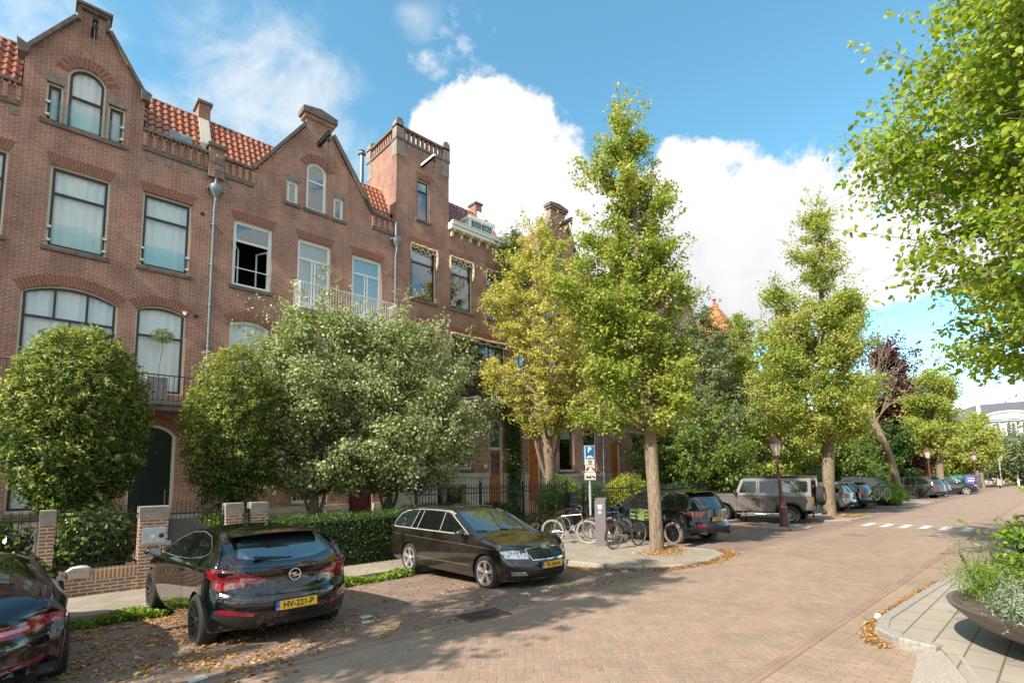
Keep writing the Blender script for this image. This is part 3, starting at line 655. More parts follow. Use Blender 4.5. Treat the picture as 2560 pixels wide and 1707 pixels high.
SP = mat('orange_spire_tile', (.55, .15, .05), .5, var=.3, scale=8); b = MB(); n = 12
prev = None
for k in range(10):
    z = 14.4 + 3.9 * (k / 9); w = 2.7 * (1 - (k / 9) ** .8) + .06
    cur = [(47 - w, F + 2.1 - w, z), (47 + w, F + 2.1 - w, z), (47 + w, F + 2.1 + w, z), (47 - w, F + 2.1 + w, z)]
    if prev: b.loft([prev, [(p[0], p[1], z - .05) for p in cur]], cap=False)
    prev = cur
b.build('spire_roof', SP, t); b = MB(); b.lathe([(.08, 0), (.1, .3), (.22, .36), (.22, .44), (.05, .5), (.03, .7), (0, .72)], (47, F + 2.1, 18.25), 10); b.build('finial', SP, t)
h8 = far_house('low brick house glimpsed between the copper beech and the last trees', 51.2, 64, 9.5, 11.5, W3(53, ((2.3, 4.4), (5.8, 8.))) + W3(57, ((2.3, 4.4), (5.8, 8.))) + W3(61, ((2.3, 4.4), (5.8, 8.))), m=BR2)
h0 = far_house('brick townhouse cut by the left edge, only its end showing', -11, -2.87, 13.4, 15.4, W3(-10, ((5, 7.5), (8.9, 11.3))) + W3(-7.5, ((5, 7.5), (8.9, 11.3))) + [(-4.6, -3.2, 8.9, 11.3), (-4.6, -3.2, 5, 7.5)])
# ================================================================ ground, road and pavements
ROADM = herring_mat('herringbone_clinker', [(.275, .207, .160), (.295, .214, .162), (.315, .222, .168), (.315, .205, .15), (.325, .235, .178)], ((.20, .15, .11), (.40, .32, .24)), w=.092, L=2, rot=0 + 45, wear=.12)
BAYM = brick_mat('parking_brick', (.235, .160, .125), (.175, .127, .105), (.31, .24, .19), bw=.21, bh=.10, ms=.007, horiz=True, rot=R(3), squash=1, wear=.3, mix2=(.25, .17, .13))
GUTM = brick_mat('gutter_brick', (.36, .25, .175), (.29, .21, .155), (.22, .17, .12), bw=.21, bh=.08, ms=.004, horiz=True, rot=R(90), squash=1, wear=.2)
SLABM = brick_mat('pavement_slab', (.36, .31, .25), (.31, .27, .22), (.16, .13, .09), bw=.6, bh=.3, ms=.009, horiz=True, squash=1, wear=.12)
SLABL = brick_mat('pale_pavement_tile', (.33, .27, .21), (.28, .235, .185), (.19, .15, .11), bw=.45, bh=.45, ms=.008, horiz=True, rot=R(35), squash=1, wear=.15)
KERB = mat('kerb_stone', (.30, .27, .23), .85, var=.25, scale=25, bump=.3)
SOIL = mat('garden_soil', (.10, .075, .05), .95, var=.4, scale=4, bump=.5)
ASPH = mat('washed_concrete', (.36, .31, .255), .9, var=.35, scale=60, bump=.3)
PAINT = mat('road_paint', (.58, .55, .50), .7, var=.2, scale=20)
def sheet(name, pts, m, kind='structure', z=None, thick=0, parent=None):
    b = MB()
    if thick: b.prism([(p[0], p[1]) for p in pts], z - thick, z, axis='z')
    else: b.poly([(p[0], p[1], p[2] if len(p) > 2 else z) for p in pts])
    o = b.build(name, m, parent)
    if kind: o['kind'] = kind
    return o
def strip(name, prof, x0, x1, m):       # prof: (y, z) pairs
    b = MB(); a = [b.V((x0, y, z)) for y, z in prof]; c = [b.V((x1, y, z)) for y, z in prof]
    for i in range(len(prof) - 1): b.F((a[i], c[i], c[i + 1], a[i + 1]))
    o = b.build(name, m); o['kind'] = 'structure'; return o
sheet('ground', [(-400, -400), (600, -400), (600, 500), (-400, 500)], SOIL, z=-.22)
strip('road', [(2.3, 0), (5.95, 0)], -40, 118, ROADM)
strip('parking_bay', [(5.95, 0), (6.2, 0), (10.35, -.166), (11.0, -.166)], -40, 118, BAYM)
strip('gutter', [(1.2, -.005), (2.3, 0)], -40, 118, GUTM)
strip('road_edge_band', [(2.2, .004), (2.34, .004)], -40, 118, brick_mat('edge_band', (.30, .18, .125), (.25, .17, .13), (.33, .26, .2), bw=.22, bh=.07, ms=.006, horiz=True, squash=1))
strip('bay_edge_band', [(5.86, .004), (6.0, .004)], -40, 118, MATS['edge_band'])
strip('pavement_left', [(10.35, -.25), (10.35, -.03), (10.47, -.03), (12.2, -.045)], -40, 118, SLABL)
strip('front_gardens', [(12.2, -.06), (19.8, -.06)], -40, 118, SOIL)
# right-hand pavement with its rounded build-out
rk = [(7.5, 1.15), (7.62, 1.5), (7.85, 1.72), (8.3, 1.8), (10.2, 1.72), (12.3, 1.62), (12.9, 1.45), (13.1, 1.1), (60, 1.1), (118, 1.1), (118, -16), (-16, -16), (-16, .55), (-6, .55), (5.6, .55), (6.9, .95)]
sheet('pavement_right', rk, SLABM, z=.10, thick=.3)
def kerb(name, pts, w=.14, h=.11, z0=-.1, parent=None):
    b = MB()
    for i in range(len(pts) - 1):
        p, q = Vector((*pts[i], 0)), Vector((*pts[i + 1], 0)); d = (q - p).normalized(); n = Vector((-d.y, d.x, 0)) * w
        b.loft([[(c.x, c.y, z0), (c.x + n.x, c.y + n.y, z0), (c.x + n.x, c.y + n.y, h - .02), (c.x + n.x * .8, c.y + n.y * .8, h), (c.x, c.y, h)] for c in (p, q)])
    o = b.build(name, KERB); o['kind'] = 'structure'; return o
kerb('kerb_right', [(7.45, 1.1), (7.56, 1.45), (7.8, 1.66), (8.3, 1.74), (10.2, 1.66), (12.3, 1.56), (12.85, 1.4), (13.05, 1.05), (60, 1.05), (118, 1.05)], h=.115)
sheet('ramp', [(5.0, .3, .1), (7.45, .98, .105), (7.3, 1.3, .02), (5.6, 1.12, .005), (4.2, 1.0, .005), (3.4, .7, .005)], ASPH)
# kerbed islands in the parking lane
def island(name, pts, h=.06, leafy=True):
    pts = pts[::-1] if sum(a[0] * b[1] - b[0] * a[1] for a, b in zip(pts, pts[1:] + pts[:1])) < 0 else pts
    o = sheet(name, pts, SLABL, z=h, thick=.3); kerb('kerb', [p for p in pts[::-1] + pts[-1:]], h=h + .012, z0=-.2); return o
island('tree_island', [(9.2, 10.3), (9.3, 8.9), (9.55, 7.2), (9.9, 6.5), (10.6, 6.08), (11.6, 5.98), (12.7, 6.15), (13.15, 6.6), (13.1, 7.6), (12.9, 10.3)], .035)
island('lamp_island', [(20.0, 7.0), (20.5, 6.75), (21.3, 6.8), (21.7, 7.2), (21.6, 8.1), (20.2, 8.0)], .03)
island('second_tree_island', [(24.5, 10.3), (24.6, 7.2), (25.4, 6.6), (28.4, 6.4), (29.0, 7.0), (28.8, 10.3)], .03)
island('third_tree_island', [(37, 10.3), (37, 7), (38, 6.5), (44.5, 6.4), (45, 7), (45, 10.3)], .03)
# speed-table teeth across the road
for i in range(6):
    y = 5.6 - i * .58; b = MB(); x = 23.2
    b.poly([(x, y, .006), (x, y - .24, .006), (x + 1.5, y - .24, .006), (x + 1.5, y, .006)])
    tag(b.build('road_marking', PAINT), 'white tooth painted on the road at the raised crossing, %s from the parked cars' % ('first', 'second', 'third', 'fourth', 'fifth', 'sixth')[i], 'road marking', 'white teeth of the speed table')
for x, w_, n_ in ((24.75, .12, 'near'), (27.8, .1, 'far')):
    b = MB(); b.poly([(x, 5.7, .007), (x, 2.4, .007), (x + w_, 2.4, .007), (x + w_, 5.7, .007)]); tag(b.build('road_line', PAINT), 'thin white line painted across the road, the %s one of the raised crossing' % n_, 'road marking')
# manhole covers and gully
GR = mat('rusty_iron_grate', (.12, .07, .05), .7, var=.35, scale=12, bump=.2)
t = thing('drain_grate', (4.95, 5.98, .004), 'rusty rectangular drain grate in the road in front of the estate car', 'grate'); t.rotation_euler = (0, 0, R(-6))
b = MB(); b.box(-.36, .36, -.22, .22, .001, .008); b.build('grate_frame', GR, t)
b = MB()
for i in range(12): b.box(-.32 + i * .056, -.29 + i * .056, -.17, .17, .0085, .02)
b.build('grate_bars', mat('iron_bars', (.07, .045, .04), .6), t)
b = MB(); b.lathe([(.0, .012), (.29, .012), (.31, .006), (.31, .0)], (0, 0, 0), 32, cap=False); o = b.build('manhole_cover', mat('worn_iron', (.22, .15, .11), .6, var=.2)); o.location = (19.6, 4.9, .003); tag(o, 'round manhole cover in the sunlit road before the white teeth', 'manhole cover')
for i, (x, y, r) in enumerate([(3.75, 7.25, .1), (3.62, 6.95, -.2), (6.35, 6.55, .1), (6.75, 6.45, .2), (8.8, 6.6, 0), (9.3, 6.55, .1), (1.35, 6.15, .3)]):
    b = MB(); b.prism([(-.09, -.05), (.08, -.055), (.09, .045), (-.075, .05)], 0, .012, axis='z'); o = b.build('marking_stone', PAINT); o.location = (x, y, gz(y) + .003); o.rotation_euler = (0, 0, r)
    tag(o, ['white brick stud by the rear wheel of the hatchback', 'white brick stud on the road side by the rear wheel of the hatchback', 'white brick stud below the front wheel of the estate car', 'second white brick stud in front of the estate car front wheel', 'white brick stud right of the estate car number plate', 'white brick stud farthest right of the estate car', 'white brick stud in the leaf litter beside the sports car'][i], 'bay marker', 'white bay marker studs')
# ================================================================ cars
def paint(name, col, rough=.12, metal=.0, dust=.0):
    if name in MATS: return MATS[name]
    m = bpy.data.materials.new(name); k = NT(m); MATS[name] = m
    n = k.noise(k.obj(), 2.5, 6); k.l(k.ramp(n, [(.35, col), (.75, tuple(c + dust * d for c, d in zip(col, (.09, .075, .06))))]), k.b.inputs['Base Color'])
    k.b.inputs['Roughness'].default_value = rough + .1 * dust; k.b.inputs['Metallic'].default_value = metal
    k.b.inputs['Coat Weight'].default_value = 1.; k.b.inputs['Coat Roughness'].default_value = .02 + dust * .05; k.b.inputs['Specular IOR Level'].default_value = .6
    return m
P_BLACK = paint('black_car_paint', (.004, .004, .005)); P_ESTATE = paint('dusty_black_paint', (.009, .007, .006), dust=.2)
P_DARKBLUE = paint('dark_blue_grey_paint', (.014, .015, .019), metal=.3); P_GREY = paint('bronze_grey_paint', (.20, .175, .16), .35, .5); P_SILVER = paint('silver_paint', (.40, .40, .38), .25, .7)
CGL = mat('car_window', (.006, .008, .008), .01, spec=1., var=0.); CGL2 = mat('car_window_green', (.016, .028, .032), .01, spec=1., var=.4, scale=1.5)
for m_, i_ in ((CGL, 1.7), (CGL2, 2.3)): m_.node_tree.nodes['Principled BSDF'].inputs['IOR'].default_value = i_
RUB = mat('tyre_rubber', (.022, .020, .019), .85, var=.3, bump=.15, scale=20); RUBD = mat('dusty_tyre', (.16, .125, .10), .9, var=.25, scale=10)
BLK = mat('black_plastic', (.018, .017, .017), .55, var=.1); GAP = mat('shut_line', (.002, .002, .002), .9); CHR = mat('chrome', (.75, .75, .75), .12, metal=1., var=.02)
ALU = mat('alloy_rim', (.60, .56, .52), .3, metal=.7, var=.08); ALUB = mat('black_rim', (.03, .03, .032), .2, metal=.3); REDL = mat('red_lamp', (.24, .004, .010), .08, spec=.9, coat=1., var=.25, scale=14)
CLRL = mat('clear_lamp', (.55, .56, .57), .08, metal=.7, var=.4, scale=16, coat=1.); PLY = mat('yellow_plate', (.85, .48, .02), .4, var=.02); PLB = mat('plate_blue', (.01, .10, .45), .4); PLK = mat('plate_black', (.012, .012, .014), .5)
ORL = mat('amber_lamp', (.75, .22, .02), .2, coat=1.); DKR = mat('roof_grey', (.05, .045, .042), .3)

def lerp(pts, x):
    if x <= pts[0][0]: return pts[0][1]
    for a, b in zip(pts, pts[1:]):
        if x <= b[0]: t = (x - a[0]) / (b[0] - a[0]); return a[1] + (b[1] - a[1]) * t
    return pts[-1][1]
def sm(pts, x, d=.05):
    return (lerp(pts, x - d) + lerp(pts, x + d) + lerp(pts, x) + lerp(pts, x - d / 2) + lerp(pts, x + d / 2)) / 5

class Car:
    """a body whose surface is a closed lattice: side silhouette, plan width and tumblehome are given as curves"""
    def __init__(s, name, label, loc, heading, S, cat='car', group='cars parked along the street'):
        s.S = S; s.H = thing(name, (loc[0], loc[1], loc[2] if len(loc) > 2 else gz(loc[1])), label, cat, group, rz=heading)
        s.body()
    def W(s, x, z):
        S = s.S; w = sm(S['plan'], x, .08); zb = lerp(S['belt'], x)
        lo = S.get('side', [(.15, .93), (.35, .985), (.6, 1.), (.85, .985)]); w2 = w * sm(lo, z, .08)
        if z > zb: w2 = w * sm(lo, zb, .08) - .02 * min(1, (z - zb) / .05) - (z - zb) * S.get('tumble', .42)
        return max(.05, w2)
    def P(s, u, v, w):
        S = s.S; rear, front = S['rear'], S['front']     # x of tail / nose as a function of height
        L0, L1 = -S['L'][0], S['L'][1]; xa = L0 + u * (L1 - L0)
        zt = sm(S['top'], xa, S.get('tsm', .06)); zb = sm(S['bot'], xa, .1); be = min(lerp(S['belt'], xa), zt - .06)
        z = zb + (be - zb) * (w / .6) if w < .6 else be + (zt - be) * (w - .6) / .4
        x = xa
        k0 = max(0, 1 - u / .12) ** 1.3; k1 = max(0, 1 - (1 - u) / .12) ** 1.3
        x += k0 * (lerp(rear, z)) - k1 * (lerp(front, z))
        W = s.W(xa, z); a = abs(v); y = W * v
        if w > .97 or w < .001: pass
        bow = S.get('bow', (.10, .16)); x += k0 * bow[0] * a ** 3 - k1 * bow[1] * a ** 2.4
        if w >= .999: z -= S.get('crown', .035) * a * a + S.get('redge', .045) * a ** 9
        return (x, y, z)
    def body(s):
        S = s.S; nu, nv, nw = 96, 24, 30
        us = [.5 - .5 * math.cos(math.pi * i / nu) * (1 - .0) for i in range(nu + 1)]; us = [.55 * a + .45 * i / nu for i, a in enumerate(us)]
        vs = [math.sin(math.pi / 2 * (-1 + 2 * j / nv)) for j in range(nv + 1)]; vs = [.6 * a + .4 * (-1 + 2 * j / nv) for j, a in enumerate(vs)]
        ws = [k / nw for k in range(nw + 1)]
        idx = {}; V = []; Fc = []
        def g(i, j, k):
            key = (i, j, k)
            if key not in idx: idx[key] = len(V); V.append(s.P(us[i], vs[j], ws[k]))
            return idx[key]
        for i in range(nu):
            for j in range(nv):
                for k, fl in ((0, 0), (nw, 1)): q = (g(i, j, k), g(i + 1, j, k), g(i + 1, j + 1, k), g(i, j + 1, k)); Fc.append(q if fl else q[::-1])
            for k in range(nw):
                for j, fl in ((0, 0), (nv, 1)): q = (g(i, j, k), g(i, j, k + 1), g(i + 1, j, k + 1), g(i + 1, j, k)); Fc.append(q if fl else q[::-1])
        for j in range(nv):
            for k in range(nw):
                for i, fl in ((0, 0), (nu, 1)): q = (g(i, j, k), g(i, j + 1, k), g(i, j + 1, k + 1), g(i, j, k + 1)); Fc.append(q if fl else q[::-1])
        me = bpy.data.meshes.new('body'); me.from_pydata(V, [], Fc)
        bm = bmesh.new(); bm.from_mesh(me); bmesh.ops.recalc_face_normals(bm, faces=bm.faces)
        bmesh.ops.smooth_vert(bm, verts=bm.verts, factor=.5, use_axis_x=True, use_axis_y=True, use_axis_z=True)
        bmesh.ops.smooth_vert(bm, verts=bm.verts, factor=.5, use_axis_x=True, use_axis_y=True, use_axis_z=True)
        s.bvh = BVHTree.FromBMesh(bm); bm.to_mesh(me); bm.free()
        me.materials.append(S['paint']); me.materials.append(GAP); o = link('body', me, s.H)
        # wheel housings
        c = MB(); r = S['wr'] + S.get('arch', .045)
        for wx in (S['wb'] / 2 + S.get('wo', 0), -S['wb'] / 2 + S.get('wo', 0)):
            for sy in (-1, 1):
                c.lathe([(r, 0), (r, .42)], (wx, .55 if sy > 0 else -.97, S['wr']), 40, 'y')
        cu = c.build('cutter', GAP, s.H); md = o.modifiers.new('b', 'BOOLEAN'); md.object = cu; md.operation = 'DIFFERENCE'; md.solver = 'EXACT'; md.material_mode = 'TRANSFER' if hasattr(md, 'material_mode') else md.material_mode
        bpy.context.view_layer.update(); me2 = bpy.data.meshes.new_from_object(o.evaluated_get(bpy.context.evaluated_depsgraph_get()))
        o.modifiers.clear(); o.data = me2; bpy.data.objects.remove(cu); me2.name = 'body'
        me2.polygons.foreach_set('use_smooth', [True] * len(me2.polygons)); me2.set_sharp_from_angle(angle=R(38)); s.b = o
    def hit(s, p, d):
        r = s.bvh.ray_cast(Vector(p), Vector(d)); return r[0], r[1]
    def patch(s, name, pts, view, m, off=.004, step=.05, parent=None, both=False, thick=0, smooth_n=True, label=None, rnd_=0):
        """project a 2-D outline onto the body. view: 'L','R' (x,z); 'B' back (y,z); 'F' front (y,z); 'T' top (x,y)"""
        if rnd_:      # rounded corners
            q = []
            for i, p in enumerate(pts):
                a, b = Vector(pts[i - 1]), Vector(pts[(i + 1) % len(pts)]); p = Vector(p)
                ra = min(rnd_, (a - p).length * .45); rb = min(rnd_, (b - p).length * .45); A = p + (a - p).normalized() * ra; B = p + (b - p).normalized() * rb
                for t in (0, .25, .5, .75, 1): q.append(tuple(A * (1 - t) ** 2 + p * 2 * t * (1 - t) + B * t * t))
            pts = q
        loop = []
        for i, p in enumerate(pts):
            q = pts[(i + 1) % len(pts)]; n = max(1, int(math.dist(p, q) / step))
            for t in range(n): loop.append((p[0] + (q[0] - p[0]) * t / n, p[1] + (q[1] - p[1]) * t / n))
        from mathutils.geometry import intersect_point_quad_2d
        x0, x1 = min(p[0] for p in loop), max(p[0] for p in loop); y0, y1 = min(p[1] for p in loop), max(p[1] for p in loop)
        def inside(x, y):
            c = False
            for i in range(len(loop)):
                a, b = loop[i], loop[i - 1]
                if (a[1] > y) != (b[1] > y) and x < (b[0] - a[0]) * (y - a[1]) / (b[1] - a[1]) + a[0]: c = not c
            return c
        inner = []; nx = int((x1 - x0) / step) + 1; ny = int((y1 - y0) / step) + 1
        for i in range(1, nx):
            for j in range(1, ny):
                x, y = x0 + (x1 - x0) * (i + (j % 2) * .5 - .25) / nx, y0 + (y1 - y0) * j / ny
                if inside(x, y) and min(math.dist((x, y), q) for q in loop) > step * .35: inner.append((x, y))
        res = delaunay_2d_cdt([Vector(p) for p in loop + inner], [], [list(range(len(loop)))], 1, 1e-5)
        V2, F2 = res[0], res[2]
        D = {'L': lambda p: ((p[0], 3, p[1]), (0, -1, 0)), 'R': lambda p: ((p[0], -3, p[1]), (0, 1, 0)), 'B': lambda p: ((-6, p[0], p[1]), (1, 0, 0)), 'F': lambda p: ((6, p[0], p[1]), (-1, 0, 0)), 'T': lambda p: ((p[0], p[1], 4), (0, 0, -1)),
             'BD': lambda p: ((-6, p[0], p[1] + 3.), Vector((1, 0, -.5)).normalized())}[view]
        pos = []; nor = []
        for p in V2:
            o_, d = D(p); h, n = s.hit(o_, d); pos.append(h); nor.append(n)
        cx, cy = sum(p[0] for p in V2) / len(V2), sum(p[1] for p in V2) / len(V2)
        for i, h in enumerate(pos):
            if h is None:
                p = V2[i]
                for t in (.97, .94, .9, .85, .8, .7, .5):
                    q = (cx + (p[0] - cx) * t, cy + (p[1] - cy) * t); o_, d = D(q); h, n = s.hit(o_, d)
                    if h is not None: pos[i], nor[i] = h, n; break
                else: pos[i], nor[i] = Vector((0, 0, .5)), Vector((0, 0, 1))
        vs = [tuple(p + n * off) for p, n in zip(pos, nor)]
        me = bpy.data.meshes.new(name); fs = [tuple(f) for f in F2]
        if thick:
            n0 = len(vs); vs += [tuple(p - n * .01) for p, n in zip(pos, nor)]; L = len(loop)
            from collections import Counter
            ec = Counter(); 
            for f in fs:
                for a, b in zip(f, f[1:] + f[:1]): ec[(a, b)] += 1
            for (a, b) in list(ec):
                if (b, a) not in ec: fs.append((b, a, a + n0, b + n0))
        me.from_pydata(vs, [], fs); me.materials.append(m)
        bm = bmesh.new(); bm.from_mesh(me)
        f0 = bm.faces[:] and max(bm.faces, key=lambda f: f.calc_area())
        bmesh.ops.recalc_face_normals(bm, faces=bm.faces) if thick else None
        if not thick:
            for f in bm.faces:
                if f.normal.dot(nor[f.verts[0].index]) < 0: f.normal_flip()
        bm.to_mesh(me); bm.free(); me.polygons.foreach_set('use_smooth', [True] * len(me.polygons))
        if thick: me.set_sharp_from_angle(angle=R(50))
        o = link(name, me, parent or s.H)
        if label: o['label'] = label
        return o
    def ribbon(s, lines, view, w=.007, m=None, off=.002, name='shut_lines', parent=None):
        """thin strips following the surface (panel gaps, chrome trims)"""
        vs, fs = [], []
        for pts in lines:
            P_ = []
            for i in range(len(pts) - 1):
                n = max(2, int(math.dist(pts[i], pts[i + 1]) / .05))
                for t in range(n + (i == len(pts) - 2)): P_.append((pts[i][0] + (pts[i + 1][0] - pts[i][0]) * t / n, pts[i][1] + (pts[i + 1][1] - pts[i][1]) * t / n))
            prev = None
            for i, p in enumerate(P_):
                a, b = P_[max(0, i - 1)], P_[min(len(P_) - 1, i + 1)]; d = Vector((b[0] - a[0], b[1] - a[1])); d = d.normalized() if d.length else Vector((1, 0)); n2 = Vector((-d.y, d.x)) * w / 2; row = []
                for sg in (-1, 1):
                    q = (p[0] + n2.x * sg, p[1] + n2.y * sg)
                    o_, dd = {'L': ((q[0], 3, q[1]), (0, -1, 0)), 'R': ((q[0], -3, q[1]), (0, 1, 0)), 'B': ((-6, q[0], q[1]), (1, 0, 0)), 'F': ((6, q[0], q[1]), (-1, 0, 0)), 'T': ((q[0], q[1], 4), (0, 0, -1))}[view]
                    h, n = s.hit(o_, dd)
                    if h is None: row = None; break
                    vs.append(tuple(h + n * off)); row.append(len(vs) - 1)
                if prev and row: fs.append((prev[0], row[0], row[1], prev[1]))
                prev = row
        if not fs: return
        me = bpy.data.meshes.new(name); me.from_pydata(vs, [], fs); me.materials.append(m or GAP); me.polygons.foreach_set('use_smooth', [True] * len(fs)); return link(name, me, parent or s.b)
    def wheels(s, rim, tyre=RUB, spokes=5, rimr=.70, style='v', detail=True):
        S = s.S; wr = S['wr']; tw = S.get('tw', .22); tr = S['track'] / 2; rr = wr * rimr
        for wx in (S['wb'] / 2 + S.get('wo', 0), -S['wb'] / 2 + S.get('wo', 0)):
            for sy in (1, -1): s.wheel((wx, sy * tr, wr), sy, wr, tw, rr, rim, tyre, spokes, style)
    def wheel(s, c, sy, wr, tw, rr, rim, tyre, spokes, style, parent=None):
        b = MB(); h = tw / 2
        pr = [(rr, -h * .8), (rr + .02, -h), (wr - .03, -h * .96), (wr - .008, -h * .75), (wr, -h * .3), (wr, h * .3), (wr - .008, h * .75), (wr - .03, h * .96), (rr + .02, h), (rr, h * .8)]
        b.lathe(pr, c, 44, 'y', cap=False)
        for a in range(44):     # tread blocks
            pass
        t = b.build('wheel', tyre, parent or s.H)
        b = MB(); y = sy * h
        b.lathe([(rr + .004, -sy * h * .8), (rr + .004, y * .78), (rr - .004, y * .98), (rr - .022, y * .95), (rr - .03, y * .6), (rr - .03, -y * .4)], c, 40, 'y', cap=False)
        n = spokes; b.smooth = False
        for k in range(n):
            a = 2 * math.pi * k / n + .3
            for da, wd, rl in (((0, .075, 1.),) if style == 'v' else ((-.13, .028, 1.), (.13, .028, 1.)) if style == 'twin' else ((0, .03, 1.),)):
                def pt(r, off, dep): return (c[0] + r * math.cos(a + da * r / rr) - off * math.sin(a), c[1] + sy * dep, c[2] + r * math.sin(a + da * r / rr) + off * math.cos(a))
                w0, w1 = wd * .6, wd * (1.05 if style == 'v' else .9)
                b.loft([[pt(.03, -w0 / 2, h * .62), pt(.03, w0 / 2, h * .62), pt(.03, w0 / 2, h * .78), pt(.03, -w0 / 2, h * .78)],
                        [pt(rr * .55, -w1 / 2, h * .66), pt(rr * .55, w1 / 2, h * .66), pt(rr * .55, w1 / 2 * .8, h * .86), pt(rr * .55, -w1 / 2 * .8, h * .86)],
                        [pt(rr - .015, -w1 / 2 * 1.1, h * .7), pt(rr - .015, w1 / 2 * 1.1, h * .7), pt(rr - .015, w1 / 2, h * .93), pt(rr - .015, -w1 / 2, h * .93)]])
        b.lathe([(.0, y * .9), (.045, y * .88), (.06, y * .75), (.06, y * .5)], c, 16, 'y', cap=False)
        r = b.build('rim', rim, t)
        b = MB(); b.lathe([(0, y * .25), (rr - .028, y * .22)], c, 28, 'y', cap=False); b.lathe([(0.03, y * .4), (rr * .62, y * .4), (rr * .62, y * .3)], c, 28, 'y', cap=False); b.build('brake_disc', GAP if rim is ALUB else mat('brake_iron', (.12, .11, .10), .5, metal=.5), t)
        return t
    def mirror(s, x, z, m, glass=True, big=1.):
        for sy in (1, -1):
            y0 = s.W(x, z) * sy; b = MB(); b.smooth = True; k = big; cx, cy, cz = x + .02, y0 + sy * .16 * k, z + .06
            rings = []
            for t, sc in ((-.11, .35), (-.07, .85), (0, 1.), (.06, .92), (.10, .55), (.12, .15)):
                rings.append([(cx + t * 0 + (.085 * k * sc) * math.cos(a) * 1.0 + .02 * abs(t), cy + sy * t * k, cz + .075 * k * sc * math.sin(a) + .12 * t * .2) for a in [2 * math.pi * i / 14 for i in range(14)]])
            b.loft(rings); b.smooth = False; b.bar((x, y0 * .97, z), (x + .02, y0 + sy * .08, z + .02), .06, .03); o = b.build('wing_mirror', m, s.H)
            b = MB(); b.prism([(cy - .085 * k, cz - .05 * k), (cy + .085 * k, cz - .05 * k), (cy + .095 * k, cz + .03 * k), (cy + .05 * k, cz + .06 * k), (cy - .08 * k, cz + .055 * k)], cx - .088 * k, cx - .075 * k, axis='x'); b.build('mirror_glass', mat('mirror_silver', (.4, .4, .4), .02, metal=1., var=0), o)
    def place_flat(s, view, y, z, lift=.012):
        """matrix of a small plate standing on the body, its x axis running to the reader's right"""
        if view == 'B': h, n = s.hit((-6, y, z), (1, 0, 0)); M = Matrix(((0, 0, -1, h.x - lift), (-1, 0, 0, y), (0, 1, 0, z), (0, 0, 0, 1)))
        elif view == 'F': h, n = s.hit((6, y, z), (-1, 0, 0)); M = Matrix(((0, 0, 1, h.x + lift), (1, 0, 0, y), (0, 1, 0, z), (0, 0, 0, 1)))
        elif view == 'L': h, n = s.hit((y, 3, z), (0, -1, 0)); M = Matrix(((-1, 0, 0, y), (0, 0, 1, h.y + lift), (0, 1, 0, z), (0, 0, 0, 1)))
        return M
    def plate(s, view, y, z, txt, tilt=0, lift=.02):
        M = s.place_flat(view, y, z, lift) @ Matrix.Rotation(R(tilt), 4, 'X')
        b = MB(); b.M = M; b.box(-.27, .27, -.068, .068, -.03, .0); o = b.build('plate_holder', BLK, s.H)
        b = MB(); b.M = M; b.box(-.215, .26, -.055, .055, .0005, .004); p = b.build('number_plate', PLY, o)
        b = MB(); b.M = M; b.box(-.26, -.2155, -.055, .055, .0005, .004); b.build('plate_band', PLB, o)
        if txt: text_obj('plate_text', txt, .105, PLK, o, M @ Matrix.Translation((.022, -.002, .0055)), sx=.92, bold=.0015); text_obj('plate_country', 'NL', .03, WHITE, o, M @ Matrix.Translation((-.238, -.035, .0055)))
        return o
def mirror_y(pts): return [(-y, z) for y, z in pts][::-1]

# ---------------------------------------------------------------- black three-door hatchback (rear towards the road)
S = dict(L=(2.25, 2.22), wb=2.695, wr=.335, track=1.60, tw=.235, wo=.0, paint=P_BLACK, arch=.03, bow=(.36, .34), tumble=.60, crown=.05, redge=.05, tsm=.09,
         top=[(-2.25, .98), (-2.14, 1.03), (-2.04, 1.06), (-1.5, 1.375), (-1.1, 1.44), (-.5, 1.465), (.1, 1.42), (.45, 1.31), (1.15, 1.01), (1.5, .95), (1.95, .84), (2.22, .70)],
         bot=[(-2.25, .30), (-1.8, .24), (-1.0, .19), (1.2, .19), (1.8, .22), (2.22, .26)], belt=[(-2.25, .99), (-1.6, 1.0), (-.5, .97), (.6, .93), (1.3, .88), (2.22, .6)],
         plan=[(-2.25, .82), (-1.9, .90), (-1.35, .925), (-.6, .885), (.3, .885), (1.2, .91), (1.8, .87), (2.22, .72)],
         rear=[(.3, .06), (.42, -.0), (.55, -.02), (.68, -.01), (.72, .05), (.9, .08), (1.0, .03), (1.05, .02)], front=[(.2, .1), (.35, .0), (.6, .02), (.8, .12)])
A = Car('parked_hatchback', 'glossy black hatchback with a yellow plate reading HV-221-P, rear end towards the road', (2.50, 9.12), R(92), S); CAR_A = A
A.wheels(ALUB, spokes=10, style='twin')
A.patch('rear_window', [(-.60, 1.12), (-.35, 1.075), (0, 1.06), (.35, 1.075), (.58, 1.12), (.53, 1.27), (.44, 1.345), (0, 1.365), (-.44, 1.345), (-.53, 1.27)], 'B', CGL2, .004)
side = [(-1.45, 1.17), (-1.2, 1.10), (-.6, 1.03), (.1, .99), (.95, .98), (.78, 1.07), (.4, 1.24), (0, 1.34), (-.5, 1.375), (-1.0, 1.345), (-1.33, 1.25)]
